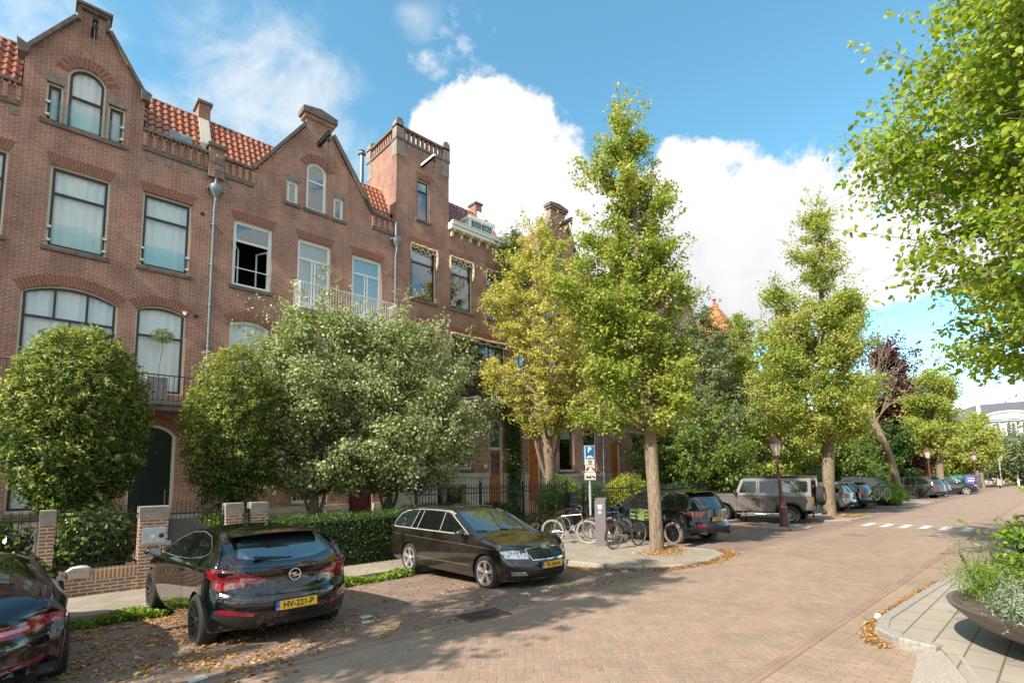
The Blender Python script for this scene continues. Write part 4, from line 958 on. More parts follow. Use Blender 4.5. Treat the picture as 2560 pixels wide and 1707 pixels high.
for v in 'LR':
    g = A.patch('side_window', side, v, CGL, .003, .06); A.ribbon([side[5:] + side[:5] + side[5:6]], v, .010, mat('thin_trim', (.22, .21, .20), .3, metal=.5), .005, 'window_trim', g)
    A.ribbon([[(-.32, 1.01), (-.5, 1.375)]], v, .05, P_BLACK, .006, 'pillar', g)
    A.ribbon([[(.9, .95), (.82, .5), (.75, .27)], [(.75, .27), (-.55, .27)], [(-.5, 1.0), (-.52, .6), (-.62, .3)]], v)
    A.ribbon([[(.9, .78), (-.9, .87), (-1.9, .93)]], v, .012, mat('crease', (.03, .03, .032), .1, coat=1.), .001, 'body_crease')
    sy = 1 if v == 'L' else -1
    A.patch('door_handle', [(-.44, .845), (-.25, .84), (-.25, .87), (-.44, .875)], v, P_BLACK, .03, .06, thick=1)
    tl = [(.86 * sy, 1.02), (.85 * sy, .80), (.80 * sy, .755), (.62 * sy, .79), (.37 * sy, .84), (.34 * sy, .87), (.45 * sy, .93), (.62 * sy, .985)]
    t = A.patch('tail_light', tl if sy > 0 else tl[::-1], 'B', REDL, .012, .03, thick=1)
    A.patch('lamp_lens', [(.60 * sy, .86), (.45 * sy, .88), (.43 * sy, .895), (.60 * sy, .92)], 'B', mat('pale_lamp', (.5, .2, .22), .1, coat=1.), .014, .03, parent=t)
    A.patch('tail_light', [(-2.02, .84), (-1.95, .82), (-1.80, .90), (-1.72, .99), (-1.85, 1.0), (-2.02, .98)], v, REDL, .010, .03, thick=1)
    A.patch('reflector', [(.8 * sy, .50), (.48 * sy, .455), (.47 * sy, .49), (.8 * sy, .545)], 'B', REDL, .016, .04, thick=1)
    A.patch('headlight', [(1.8, .66), (2.1, .62), (2.1, .72), (1.7, .80)], v, CLRL, .006)
A.patch('rear_diffuser', [(-.66, .335), (.66, .335), (.86, .46), (.84, .53), (.55, .50), (.36, .40), (-.36, .40), (-.55, .50), (-.84, .53), (-.86, .46)], 'B', BLK, .010, .05, thick=1)
A.ribbon([[(-.78, .72), (-.6, .655), (0, .635), (.6, .655), (.78, .72)]], 'B', .02, mat('crease'), .003, 'body_crease'); A.ribbon([[(-.86, 1.04), (-.6, 1.03), (0, 1.02), (.6, 1.03), (.86, 1.04)]], 'B', .02, mat('crease'), .003, 'body_crease')
A.ribbon([[(-.80, .77), (-.55, .70), (0, .68), (.55, .70), (.80, .77)]], 'B')
A.plate('B', 0.0, .555, 'HV-221-P', tilt=-6, lift=.03)
M = A.place_flat('B', 0, .90, .02); b = MB(); b.M = M; b.smooth = True
b.tube([(.072 * math.cos(t), .072 * math.sin(t), .01) for t in [2 * math.pi * k / 24 for k in range(25)]], .009, 6, cap=False); b.smooth = False
b.poly([(-.095, .004, .012), (.01, .004, .012), (.028, .026, .012), (-.035, .020, .012)]); b.poly([(.095, -.004, .012), (-.01, -.004, .012), (-.028, -.026, .012), (.035, -.020, .012)])
b.build('badge', CHR, A.H)
text_obj('model_lettering', 'GTC', .05, CHR, A.H, A.place_flat('B', -.52, .80, .03), bold=.001)
b = MB(); b.box(-1.712, -1.69, -.16, .16, 1.403, 1.422); b.build('high_brake_light', REDL, A.H)
b = MB(); b.smooth = True; xs = [-1.78 + .0 * abs(y) for y in (-1, 1)]
rings = []
for i in range(13):
    y = -.58 + 1.16 * i / 12; e = 1 - abs(y / .58) ** 6 * .3; x = -1.70 + .16 * abs(y) ** 2; z = 1.40 - .07 * y * y * 1.2
    rings.append([(x, y, z), (x + .08, y, z - .03 * e), (x + .28, y, z - .03), (x + .28, y, z + .04), (x + .1, y, z + .032)])
b.loft(rings); b.build('roof_spoiler', P_BLACK, A.H)
h_, n_ = A.hit((-6, .1, 1.10), (1, 0, 0)); b = MB(); b.bar((h_.x - .03, -.02, 1.085), (h_.x + .02, .42, 1.125), .03, .03); b.lathe([(.035, -.03), (.035, .0), (.0, .01)], (h_.x - .0, -.02, 1.07), 10, 'x'); b.build('rear_wiper', BLK, A.H)
for y in (.40,): b = MB(); b.smooth = True; b.tube([(-2.28 + .02 * 0, y, .33), (-2.0, y, .34)], [.048, .045], 14, cap=False); b.tube([(-2.285, y, .33), (-2.27, y, .33)], [.05, .05], 14, cap=False); e_ = b.build('exhaust_pipe', CHR, A.H); b = MB(); b.lathe([(0, 0), (.044, 0)], (-2.24, y, .33), 14, 'x', cap=False); b.build('exhaust_bore', GAP, e_)
for y, z in ((.55, .44), (.2, .435), (-.2, .435), (-.55, .44)): A.patch('parking_sensor', [(y - .012, z - .012), (y + .012, z - .012), (y + .012, z + .012), (y - .012, z + .012)], 'B', mat('sensor_black', (.03, .03, .03), .3), .014, .03)
b = MB(); b.loft([[(-1.25, -.02, 1.46), (-1.08, -.02, 1.46), (-1.08, .02, 1.46), (-1.25, .02, 1.46)], [(-1.28, -.012, 1.53), (-1.24, -.012, 1.52), (-1.24, .012, 1.52), (-1.28, .012, 1.53)]]); b.build('antenna_fin', BLK, A.H)
A.mirror(.72, .96, P_BLACK)
A.patch('windscreen', [(-.62, 1.06), (.62, 1.06), (.5, 1.36), (-.5, 1.36)], 'F', CGL, .004)

# ---------------------------------------------------------------- black estate car (nose towards the road)
S = dict(L=(2.33, 2.33), wb=2.686, wr=.325, track=1.56, tw=.215, wo=.1, paint=P_ESTATE, arch=.035, bow=(.12, .30), tumble=.36, crown=.05, redge=.04, tsm=.07,
         top=[(-2.33, 1.0), (-2.25, 1.08), (-2.02, 1.36), (-1.8, 1.43), (-.8, 1.465), (0, 1.46), (.25, 1.41), (.98, 1.05), (1.1, .985), (1.5, .95), (2.0, .86), (2.25, .78), (2.33, .72)],
         bot=[(-2.33, .34), (-1.8, .24), (-1., .2), (1.2, .2), (2.0, .2), (2.33, .22)], belt=[(-2.33, .97), (-.5, .955), (.9, .92), (1.3, .90), (1.8, .80), (2.33, .62)],
         plan=[(-2.33, .80), (-2.1, .86), (-1.4, .895), (0, .905), (1.3, .905), (1.9, .87), (2.15, .80), (2.33, .74)],
         rear=[(.3, .0), (.6, -.02), (.75, .05), (1.1, .06)], front=[(.2, .10), (.35, .0), (.5, .0), (.62, .03), (.72, .08), (.85, .14)])
O = Car('parked_estate_car', 'dusty black estate car with plate TK-564-K, nose towards the road', (7.22, 9.03), R(-90.5), S); CAR_O = O
O.wheels(ALU, spokes=5, style='v', rimr=.72)
# car's right side faces the camera
sd_ = {'a': [(.82, 1.0), (.60, 1.13), (.22, 1.33), (.02, 1.38), (-.02, 1.0)], 'b': [(-.12, 1.0), (-.08, 1.385), (-.5, 1.395), (-.82, 1.385), (-.93, 1.0)], 'b2': [(-.97, 1.0), (-.87, 1.385), (-1.02, 1.38), (-1.17, 1.0)], 'c': [(-1.23, 1.0), (-1.07, 1.38), (-1.45, 1.36), (-1.75, 1.30), (-2.02, 1.05), (-1.95, 1.01)]}
for v in 'LR':
    for k_, q in sd_.items():
        g = O.patch('side_window', q, v, CGL2 if k_ == 'c' else CGL, .003, .06)
    O.ribbon([[(.93, .985), (.62, 1.145), (.22, 1.345), (.02, 1.395), (-.5, 1.405), (-1.2, 1.395), (-1.55, 1.355), (-1.80, 1.28), (-2.03, 1.05), (-1.96, .99), (.93, .985)], [(-1.2, 1.0), (-1.04, 1.38)], [(-.95, 1.0), (-.845, 1.38)], [(-.07, 1.0), (-.03, 1.39)]], v, .020, mat('satin_trim', (.50, .47, .43), .35, metal=.4), .005, 'window_trim')
    O.ribbon([[(1.02, .95), (1.05, .6), (1.03, .32)], [(1.03, .32), (-.8, .30)], [(-.09, .97), (-.1, .32)], [(-.98, .97), (-1.0, .72), (-.88, .5), (-.80, .30)], [(1.35, .9), (1.5, .75)], [(-2.1, .62), (-1.8, .60)]], v)
    O.ribbon([[(1.9, .78), (.9, .80), (-2.2, .84)]], v, .012, mat('crease2', (.09, .08, .07), .25, coat=1.), .001, 'body_crease'); O.ribbon([[(1.0, .42), (-.95, .40)]], v, .02, mat('crease2'), .001, 'body_crease')
    for x in (.12, -.82): O.patch('door_handle', [(x - .1, .855), (x + .1, .855), (x + .1, .885), (x - .1, .885)], v, P_ESTATE, .03, .06, thick=1)
    O.patch('tail_light', [(-2.32, .72), (-2.2, .70), (-2.14, .98), (-2.3, 1.0)], v, REDL, .008, .04, thick=1)
    O.patch('fuel_flap', [(-1.62, .72), (-1.42, .72), (-1.42, .9), (-1.62, .9)], v, P_ESTATE, .004, .06, rnd_=.05) if v == 'R' else None
    sy = 1 if v == 'L' else -1
    hl = [(.46 * sy, .615), (.44 * sy, .70), (.60 * sy, .745), (.80 * sy, .76), (.82 * sy, .70), (.80 * sy, .63)]; t = O.patch('headlight', hl, 'F', CLRL, .010, .03, thick=1)
    O.patch('headlight', [(2.03, .64), (1.95, .66), (1.84, .745), (1.95, .76), (2.04, .74)], v, CLRL, .010, .03, thick=1)
    for yy, r_x in ((.56, .05), (.70, .045)):
        h, n = O.hit((6, yy * sy, .685), (-1, 0, 0)); b = MB(); b.lathe([(0, .004), (r_x * .6, .012), (r_x, .016), (r_x + .006, .008), (r_x + .006, 0)], (h.x - .002, yy * sy, .685), 18, 'x', cap=False); b.build('lamp_lens', CHR, t)
    fl = O.patch('fog_light', [(.48 * sy, .335), (.53 * sy, .395), (.74 * sy, .40), (.72 * sy, .33)], 'F', CLRL, .010, .03, thick=1)
    O.mirror(.86, .97, P_ESTATE) if v == 'R' else None
gr = O.patch('grille', [(-.40, .60), (.40, .60), (.45, .70), (.42, .755), (.12, .775), (.06, .745), (-.06, .745), (-.12, .775), (-.42, .755), (-.45, .70)], 'F', GAP, .006, .03, thick=1)
for i in range(19):
    y = -.40 + i * .0445
    if abs(y) < .03: continue
    O.ribbon([[(y, .605), (y * 1.04, .75)]], 'F', .012, mat('grille_bar', (.18, .18, .18), .3, metal=.8), .018, 'grille_bar', gr)
O.ribbon([[(-.40, .595), (.40, .595), (.455, .70), (.43, .765), (.14, .785), (.07, .755), (-.07, .755), (-.14, .785), (-.43, .765), (-.455, .70), (-.40, .595)]], 'F', .016, CHR, .02, 'grille_surround', gr)
O.patch('lower_grille', [(-.45, .27), (.45, .27), (.45, .41), (-.45, .41)], 'F', GAP, .006, .05); O.ribbon([[(-.44, .375), (.44, .375)], [(-.44, .33), (.44, .33)], [(-.44, .29), (.44, .29)]], 'F', .012, BLK, .016, 'lower_grille_bar')
O.ribbon([[(-.84, .24), (-.5, .225), (.5, .225), (.84, .24)]], 'F', .02, mat('crease2'), .006, 'bumper_lip'); O.ribbon([[(-.80, .80), (-.5, .775), (-.3, .80), (.3, .80), (.5, .775), (.80, .80)]], 'F')
O.plate('F', 0, .50, 'TK-564-K', lift=.03)
h, n = O.hit((6, 0, .79), (-1, 0, 0)); b = MB(); b.M = Matrix.Translation((h.x + .005, 0, .80)) @ Matrix.Rotation(R(-35), 4, 'Y'); b.smooth = True
b.tube([(.0, .05 * math.cos(t), .05 * math.sin(t)) for t in [2 * math.pi * k / 20 for k in range(21)]], .007, 6, cap=False); b.smooth = False
b.poly([(.006, -.03, -.02), (.006, .0, -.03), (.006, .03, .01), (.006, .005, .03), (.006, -.01, 0)]); b.build('badge', CHR, O.H)
O.patch('windscreen', [(-.68, 1.03), (.68, 1.03), (.60, 1.30), (.54, 1.385), (-.54, 1.385), (-.60, 1.30)], 'F', CGL2, .004, .05)
for s_ in (.1, -.45):
    h1_, _ = O.hit((6, s_, 1.035), (-1, 0, 0)); h2_, _ = O.hit((6, s_ - .5 + .3, 1.06), (-1, 0, 0)); b = MB(); b.bar((h1_.x + .02, s_, 1.04), (h2_.x + .03, s_ - .2, 1.06), .018); b.build('wiper', BLK, O.H)
O.ribbon([[(1.15, -.70), (1.9, -.52), (2.15, -.42)], [(1.15, .70), (1.9, .52), (2.15, .42)], [(1.1, -.3), (2.05, -.16)], [(1.1, .3), (2.05, .16)]], 'T', .008, mat('crease2'), .001, 'bonnet_crease')
b = MB()
for sy in (1, -1):
    pts = [(x, sy * .60, z) for x, z in ((-1.6, 1.415), (-1.5, 1.435), (-.2, 1.455), (-.05, 1.435))]; b.tube(pts, .012, 6)
b.build('roof_rails', BLK, O.H)
O.patch('rear_window', [(-.6, 1.08), (.6, 1.08), (.52, 1.32), (-.52, 1.32)], 'B', CGL, .004)

# ---------------------------------------------------------------- dark sports car at the left edge
S = dict(L=(2.1, 2.35), wb=2.45, wr=.34, track=1.60, tw=.30, wo=.2, paint=P_BLACK, arch=.03, bow=(.42, .36), tumble=.62, crown=.06, redge=.06, tsm=.12,
         top=[(-2.1, .80), (-1.9, .90), (-1.5, 1.03), (-.9, 1.20), (-.3, 1.295), (.1, 1.29), (.5, 1.2), (1.05, .93), (1.5, .84), (2.0, .70), (2.35, .58)],
         bot=[(-2.1, .26), (-1.6, .2), (1.8, .16), (2.35, .2)], belt=[(-2.1, .76), (-1.2, .88), (-.5, .86), (.6, .85), (1.2, .80), (2.35, .5)],
         plan=[(-2.1, .78), (-1.8, .89), (-1.2, .935), (-.4, .88), (.6, .86), (1.4, .9), (2.0, .82), (2.35, .66)],
         rear=[(.2, .10), (.4, .02), (.55, .0), (.66, .03), (.72, .10), (.8, .1)], front=[(.2, .1), (.5, .0), (.6, .06)])
Sp = Car('parked_sports_car', 'rounded dark sports car cut by the left edge of the photo', (-.52, 8.72), R(90 - 1), S)
Sp.wheels(ALUB, spokes=5, style='twin')
for v in 'LR':
    sy = 1 if v == 'L' else -1
    tl = [(.90 * sy, .72), (.55 * sy, .655), (.36 * sy, .665), (.28 * sy, .76), (.55 * sy, .765), (.86 * sy, .80)]
    t = Sp.patch('tail_light', tl, 'B', REDL, .012, .03, thick=1, label='slim red and pink tail light of the sports car')
    Sp.patch('lamp_lens', [(.62 * sy, .695), (.38 * sy, .685), (.34 * sy, .72), (.62 * sy, .735)], 'B', mat('pink_lamp', (.55, .25, .30), .12, coat=1.), .014, .03, parent=t)
    Sp.patch('tail_light', [(-1.78, .72), (-1.55, .79), (-1.52, .80), (-1.78, .79)], v, REDL, .010, .03)
    Sp.patch('reflector', [(.74 * sy, .40), (.44 * sy, .365), (.44 * sy, .39), (.74 * sy, .435)], 'B', REDL, .014, .04, thick=1)
    Sp.patch('side_window', [(-1.0, .93), (.75, .90), (.35, 1.11), (-.1, 1.22), (-.5, 1.20), (-.85, 1.07)], v, CGL, .003, .06)
    for y in (.52, .66):
        b = MB(); b.smooth = True; b.tube([(-2.06, y * sy, .30), (-1.8, y * sy, .30)], .055, 14, cap=False); e_ = b.build('exhaust_pipe', CHR, Sp.H); b = MB(); b.lathe([(0, 0), (.05, 0)], (-2.03, y * sy, .30), 14, 'x', cap=False); b.build('exhaust_bore', GAP, e_)
Sp.patch('light_strip', [(-.28, .70), (.28, .70), (.28, .735), (-.28, .735)], 'B', REDL, .008, .06); Sp.ribbon([[(-.9, .62), (-.4, .60), (.4, .60), (.9, .62)]], 'B', .02, mat('crease'), .003, 'body_crease')
Sp.patch('rear_window', [(-.5, 1.0), (.5, 1.0), (.44, 1.23), (-.44, 1.23)], 'B', CGL, .004); Sp.patch('rear_diffuser', [(-.85, .24), (.85, .24), (.85, .33), (-.85, .33)], 'B', BLK, .006)
Sp.mirror(.15, .86, mat('shiny_grey_cover', (.45, .45, .46), .5, var=.35, scale=20, bump=.4), big=1.25)

# ---------------------------------------------------------------- dark blue-black compact SUV behind the tree
def suv(name, label, loc, hd, P_, L=(2.28, 2.28), h=1.66, wr=.355, wb=2.7, wdt=.93, light='wide', rim=ALU, plate=None, group='cars parked along the street', steep=0, belt=1.05, cgl=CGL, clad=True, extra=None, spokes=5):
    r = L[0]; f = L[1]
    S = dict(L=L, wb=wb, wr=wr, track=1.58, tw=.225, wo=.05, paint=P_, arch=.04, bow=(.20, .28), tumble=.38, crown=.05, redge=.04, tsm=.07,
             top=[(-r, belt + .02), (-r + .1, belt + .12), (-r + .42 - steep, h - .12), (-r + .6 - steep, h - .04), (-1.0, h), (0, h), (.3, h - .05), (.95, belt + .16), (1.1, belt + .05), (1.5, belt), (f - .25, belt - .12), (f, belt - .25)],
             bot=[(-r, .42), (-1.8, .30), (-1., .25), (1.2, .25), (f, .32)], belt=[(-r, belt), (-.5, belt - .02), (.9, belt - .05), (1.4, belt - .1), (f, belt - .35)],
             plan=[(-r, wdt - .09), (-r + .3, wdt - .03), (-1.35, wdt), (0, wdt - .02), (1.3, wdt), (1.9, wdt - .04), (f, wdt - .2)],
             rear=[(.35, .08), (.5, -.02), (.62, -.03), (.7, .04), (1.1, .07)], front=[(.3, .10), (.5, .0), (.8, .05), (.95, .14)])
    c = Car(name, label, loc, hd, S, group=group); c.wheels(rim, spokes=spokes, style='twin' if rim is ALUB else 'v', tyre=RUBD if extra == 'dusty' else RUB)
    b0 = belt + .03; tp = h - .08
    for v in 'LR':
        sy = 1 if v == 'L' else -1
        for q in ([(.82, b0), (.62, b0 + .13), (.25, tp - .06), (.02, tp), (-.04, b0)], [(-.12, b0), (-.06, tp), (-.75, tp), (-.95, b0)], [(-1.03, b0), (-.85, tp), (-r + .95, tp - .03), (-r + .55, b0 + .17), (-r + .62, b0 + .04)]): c.patch('side_window', q, v, cgl, .003, .07)
        c.ribbon([[(1.0, belt - .08), (1.02, .4), (-.9, .4)], [(-.08, belt - .04), (-.1, .4)], [(-.98, belt), (-1.0, .8), (-.88, .4)]], v)
        c.ribbon([[(.98, belt), (.6, b0 + .16), (.22, tp - .03), (0, tp + .03), (-r + .95, tp)]], v, .016, CHR, .004, 'window_trim')
        for x in (.1, -.85): c.patch('door_handle', [(x - .1, belt - .17), (x + .1, belt - .17), (x + .1, belt - .14), (x - .1, belt - .14)], v, P_, .03, .07, thick=1)
        if clad:
            for wx in (wb / 2 + .05, -wb / 2 + .05):
                for_ = [(wx + (wr + .085) * math.cos(t), wr + (wr + .085) * math.sin(t)) for t in [R(a) for a in range(-5, 186, 12)]]; c.ribbon([for_], v, .05, BLK, .010, 'arch_cladding')
            c.patch('sill_cladding', [(.95, .30), (.95, .40), (-.9, .40), (-.9, .30)], v, BLK, .006, .08)
        if light == 'wide': tl = [(.9 * sy, belt - .02), (.88 * sy, belt - .15), (.66 * sy, belt - .17), (.45 * sy, belt - .06), (.46 * sy, belt - .01), (.7 * sy, belt - .0)]
        elif light == 'tall': tl = [(.86 * sy, belt + .0), (.88 * sy, belt - .22), (.62 * sy, belt - .24), (.64 * sy, belt - .1), (.72 * sy, h - .15), (.66 * sy, h - .12), (.74 * sy, h - .12)]
        else: tl = [(.9 * sy, belt + .02), (.88 * sy, belt - .25), (.66 * sy, belt - .26), (.62 * sy, belt - .02)]
        if light == 'tall': tl = [(.87 * sy, belt - .02), (.87 * sy, belt - .2), (.6 * sy, belt - .22), (.6 * sy, belt - .12), (.72 * sy, belt + .02), (.60 * sy, h - .2), (.66 * sy, h - .18), (.80 * sy, belt + .06)]
        c.patch('tail_light', tl, 'B', REDL, .012, .04, thick=1)
        c.patch('tail_light', [(-r + .17, belt - .16), (-r + .22, belt - .16), (-r + .45, belt - .03), (-r + .20, belt - .01)], v, REDL, .010, .04, thick=1)
        c.patch('headlight', [(f - .5, belt - .22), (f - .1, belt - .30), (f - .12, belt - .22), (f - .5, belt - .12)], v, CLRL, .008, .05, thick=1)
        c.patch('reflector', [(.78 * sy, .62), (.55 * sy, .60), (.55 * sy, .65), (.78 * sy, .68)], 'B', REDL, .012, .04, thick=1)
        b = MB(); b.smooth = True; b.tube([(-r - .02, .5 * sy, .40), (-r + .3, .5 * sy, .40)], .045, 12, cap=False); b.build('exhaust_pipe', CHR, c.H)
    c.patch('rear_window', [(-.62, belt + .08), (.62, belt + .08), (.54, h - .14), (-.54, h - .14)], 'B', CGL, .004, .05)
    c.patch('windscreen', [(-.66, belt + .1), (.66, belt + .1), (.54, h - .1), (-.54, h - .1)], 'F', cgl, .004, .06)
    c.patch('grille', [(-.45, .62), (.45, .62), (.5, belt - .26), (-.5, belt - .26)], 'F', GAP, .006, .06); c.patch('front_bumper_grille', [(-.6, .38), (.6, .38), (.55, .5), (-.55, .5)], 'F', BLK, .006, .06)
    c.patch('rear_bumper', [(-.8, .44), (.8, .44), (.86, .60), (-.86, .60)], 'B', BLK, .008, .06)
    b = MB(); b.smooth = True; rings = []
    for i in range(9):
        y = -.6 + 1.2 * i / 8; x = -r + .33 - steep + .1 * y * y; z = h - .06 - .05 * y * y; rings.append([(x, y, z), (x + .3, y, z - .02), (x + .3, y, z + .03), (x + .08, y, z + .025)])
    b.loft(rings); b.build('roof_spoiler', P_, c.H); b = MB()
    for sy in (1, -1): b.tube([(x, sy * (wdt - .30), z) for x, z in ((-1.5, h - .01), (-1.35, h + .035), (.0, h + .035), (.2, h - .01))], .014, 6)
    b.build('roof_rails', BLK, c.H); c.mirror(.85, belt, P_, big=1.1)
    if plate: c.plate('B', 0, .80, plate, lift=.03)
    return c
K = suv('parked_suv', 'dark blue-black SUV parked nose-in behind the nearest street tree trunk', (15.6, 9.55), R(80), P_DARKBLUE, plate='K-920-X', rim=ALUB, spokes=10, light='wide', extra='dusty')

# ---------------------------------------------------------------- boxy bronze-grey off-roader with a spare wheel
def offroader(label, loc, hd):
    c = Car.__new__(Car); c.S = {}; c.H = thing('parked_off_roader', (*loc, gz(loc[1])), label, 'car', 'cars parked along the street', rz=hd); H = c.H
    h = 1.98; wr = .40; b = MB()
    # lower tub: side outline with wheel arches cut out
    def arch_out(wx, r=.50): return [(wx + r, .62), (wx + r * .78, .80), (wx + r * .35, .90), (wx - r * .35, .90), (wx - r * .78, .80), (wx - r, .62)]
    fx, rx = 1.52, -1.27
    low = [(-2.12, .62), (-2.12, 1.20), (2.12, 1.20), (2.12, .62)] + [(fx + .50, .62)] + arch_out(fx)[1:-1] + [(fx - .50, .62), (fx - .50, .52), (rx + .5, .52)] + arch_out(rx)[:-1] + [(rx - .5, .62)]
    b.prism(low, -.84, .84); b.build('body', P_GREY, H)
    b = MB(); b.box(-2.0, 1.9, -.60, .60, .45, .88); b.build('chassis', GAP, H)
    # cabin with tumblehome
    def ring(x, z0, z1, w0, w1, rt=.06): return [(x, -w0, z0), (x, w0, z0), (x, w1, z1 - rt), (x, w1 - rt, z1), (x, -w1 + rt, z1), (x, -w1, z1 - rt)]
    b = MB(); b.loft([ring(-2.10, 1.203, h, .80, .70), ring(.55, 1.203, h, .80, .70)]); b.build('cabin', P_GREY, H)
    b = MB(); b.loft([[(.551, -.78, 1.203), (.551, .78, 1.203), (.551, .66, h - .05), (.551, -.66, h - .05)], [(.92, -.79, 1.203), (.92, .79, 1.203), (.66, .67, h - .09), (.66, -.67, h - .09)]]); b.build('windscreen_frame', P_GREY, H)
    b = MB(); b.box(.0, 0, 0, 0, 0, 0) if 0 else None; b.poly([(.915, -.66, 1.27), (.915, .66, 1.27), (.675, .58, h - .15), (.675, -.58, h - .15)]); o = b.build('windscreen', CGL, H); o.location = (.02, 0, 0)
    b = MB(); b.bbox(-2.13, .72, -.70, .70, h + .002, h + .06, .03); b.build('roof', DKR, H)
    b = MB(); b.loft([[(.93, -.62, 1.203), (.93, .62, 1.203), (.93, .60, 1.26), (.93, -.60, 1.26)], [(2.05, -.60, 1.203), (2.05, .60, 1.203), (2.05, .55, 1.25), (2.05, -.55, 1.25)]]); b.build('bonnet', DKR, H)
    b = MB(); b.box(2.121, 2.16, -.55, .55, .72, 1.16); b.build('grille', BLK, H); b = MB(); b.bbox(2.10, 2.28, -.86, .86, .52, .66, .02); b.build('front_bumper', BLK, H)
    for sy in (1, -1):
        y = .805 * sy
        def sidepoly(name, x0, x1, z0, z1, m, cut=0, rad=.04):
            p = MB(); t = lambda z: sy * (.80 - (z - 1.203) * (.10 / (h - 1.203)) + .004)
            pts = [(x0, z0), (x1, z0), (x1 - cut, z1), (x0, z1)]; q = []
            for i, a in enumerate(pts):
                A_, B_ = Vector(pts[i - 1]), Vector(pts[(i + 1) % 4]); a = Vector(a)
                for t_ in (0, .5, 1): s0 = a + (A_ - a).normalized() * rad; s1 = a + (B_ - a).normalized() * rad; q.append(s0 * (1 - t_) ** 2 + a * 2 * t_ * (1 - t_) + s1 * t_ * t_)
            p.poly([(v.x, t(v.y), v.y) for v in q]); return p.build(name, m, H)
        sidepoly('side_window', .02, .74, 1.32, 1.82, CGL, cut=.18); sidepoly('side_window', -.85, -.12, 1.32, 1.82, CGL); sidepoly('side_window', -1.98, -1.02, 1.36, 1.82, CGL2, rad=.08)
        p = MB()
        for x in (-.05, -.93): p.box(x - .006, x + .006, min(y, y + sy * .003), max(y, y + sy * .003) , 1.2, 1.9)
        for x in (.86, -.05, -.80): p.box(x - .006, x + .006, *sorted((.842 * sy, .847 * sy)), .55, 1.19)
        p.build('shut_lines', GAP, H)
        p = MB(); p.box(-2.12, 2.12, *sorted((.80 * sy, .855 * sy)), 1.185, 1.225); p.build('waist_rail', mat('satin_alloy', (.42, .40, .38), .3, metal=.8), H)
        for wx in (fx, rx):
            p = MB(); p.tube([(a, .86 * sy, z) for a, z in [(wx + .52, .56)] + arch_out(wx, .51) + [(wx - .52, .56)]], .045, 6); p.build('wheel_arch', BLK, H)
            p = MB(); p.box(wx - .62, wx - .60, *sorted((.52 * sy, .84 * sy)), .22, .58); p.build('mud_flap', RUB, H)
        p = MB(); p.tube([(.85, .80 * sy, .42), (.8, .86 * sy, .40), (-.55, .86 * sy, .40), (-.6, .80 * sy, .42)], .035, 8); p.build('side_step', mat('satin_alloy'), H)
        for x in (.12, -.68): p = MB(); p.box(x - .09, x + .09, *sorted((.842 * sy, .87 * sy)), 1.02, 1.06); p.build('door_handle', BLK, H)
        p = MB()
        for x, z in ((.84, .66), (.84, 1.12), (-.06, .66), (-.06, 1.12)): p.box(x - .035, x + .035, *sorted((.842 * sy, .865 * sy)), z - .04, z + .04)
        p.build('door_hinges', mat('satin_alloy'), H)
        p = MB(); p.bbox(.80, .90, *sorted((.90 * sy, 1.04 * sy)), 1.22, 1.44, .02); p.bar((.9, .82 * sy, 1.26), (.86, .93 * sy, 1.28), .03); p.build('wing_mirror', BLK, H)
        p = MB(); p.lathe([(0, -.035), (.05, -.03), (.055, 0)], (-2.121, .74 * sy, .88), 12, 'x'); p.lathe([(0, -.035), (.05, -.03), (.055, 0)], (-2.121, .74 * sy, .74), 12, 'x'); p.build('tail_light', REDL, H)
        p = MB(); p.lathe([(0, .03), (.085, .025), (.09, 0)], (2.122, .68 * sy, .96), 16, 'x'); p.build('headlight', CLRL, H)
    c.S = dict(wb=2.79, wr=wr, track=1.52, tw=.26, wo=.125); c.wheels(ALU, spokes=10, style='n', rimr=.55)
    c.wheel((-2.28, -.05, 1.18), 1, .40, .26, .22, ALU, RUB, 5, 'v') if 0 else None
    sp = MB(); rr = .22; pr = [(rr, -.10), (rr + .02, -.13), (.37, -.125), (.395, -.08), (.40, 0), (.395, .08), (.37, .125), (rr + .02, .13), (rr, .10)]; sp.lathe(pr, (-2.32, -.05, 1.20), 36, 'x', cap=False); t = sp.build('spare_wheel', RUB, H)
    sp = MB(); sp.lathe([(0, -.09), (.05, -.10), (.08, -.06), (.12, -.03), (rr + .002, -.10)], (-2.32, -.05, 1.20), 24, 'x', cap=False)
    for k in range(5): a = 2 * math.pi * k / 5; sp.bar((-2.36, -.05 + .05 * math.cos(a), 1.2 + .05 * math.sin(a)), (-2.41, -.05 + .21 * math.cos(a), 1.2 + .21 * math.sin(a)), .05, .03)
    sp.build('rim', ALU, t)
    b = MB(); b.box(-2.128, -2.121, -.55, .55, 1.30, 1.84); b.build('rear_window', CGL, H); b = MB(); b.box(-2.16, -2.121, -.02, .02, .7, 1.85); b.box(-2.24, -2.13, -.2, .15, 1.1, 1.3); b.build('spare_carrier', BLK, H)
    b = MB(); b.bbox(-2.30, -2.14, -.80, .80, .50, .62, .02); b.build('rear_bumper', BLK, H); b = MB(); b.box(-2.5, -2.3, -.05, .05, .42, .52); b.lathe([(.0, .09), (.03, .07), (.03, .0)], (-2.47, 0, .52), 10); b.build('tow_hitch', IRON, H)
    M = Matrix(((0, 0, -1, -2.135), (-1, 0, 0, .62), (0, 1, 0, 1.02), (0, 0, 0, 1))); b = MB(); b.M = M; b.box(-.13, .13, -.13, .13, 0, .006); o = b.build('number_plate', PLY, H)
    text_obj('plate_text', '4-\nVZ', .1, PLK, o, M @ Matrix.Translation((0, 0, .008)), sx=.9)
    b = MB(); b.box(-.9, -.86, .6, .72, h + .06, h + .12); b.build('roof_bracket', BLK, H)
    return c
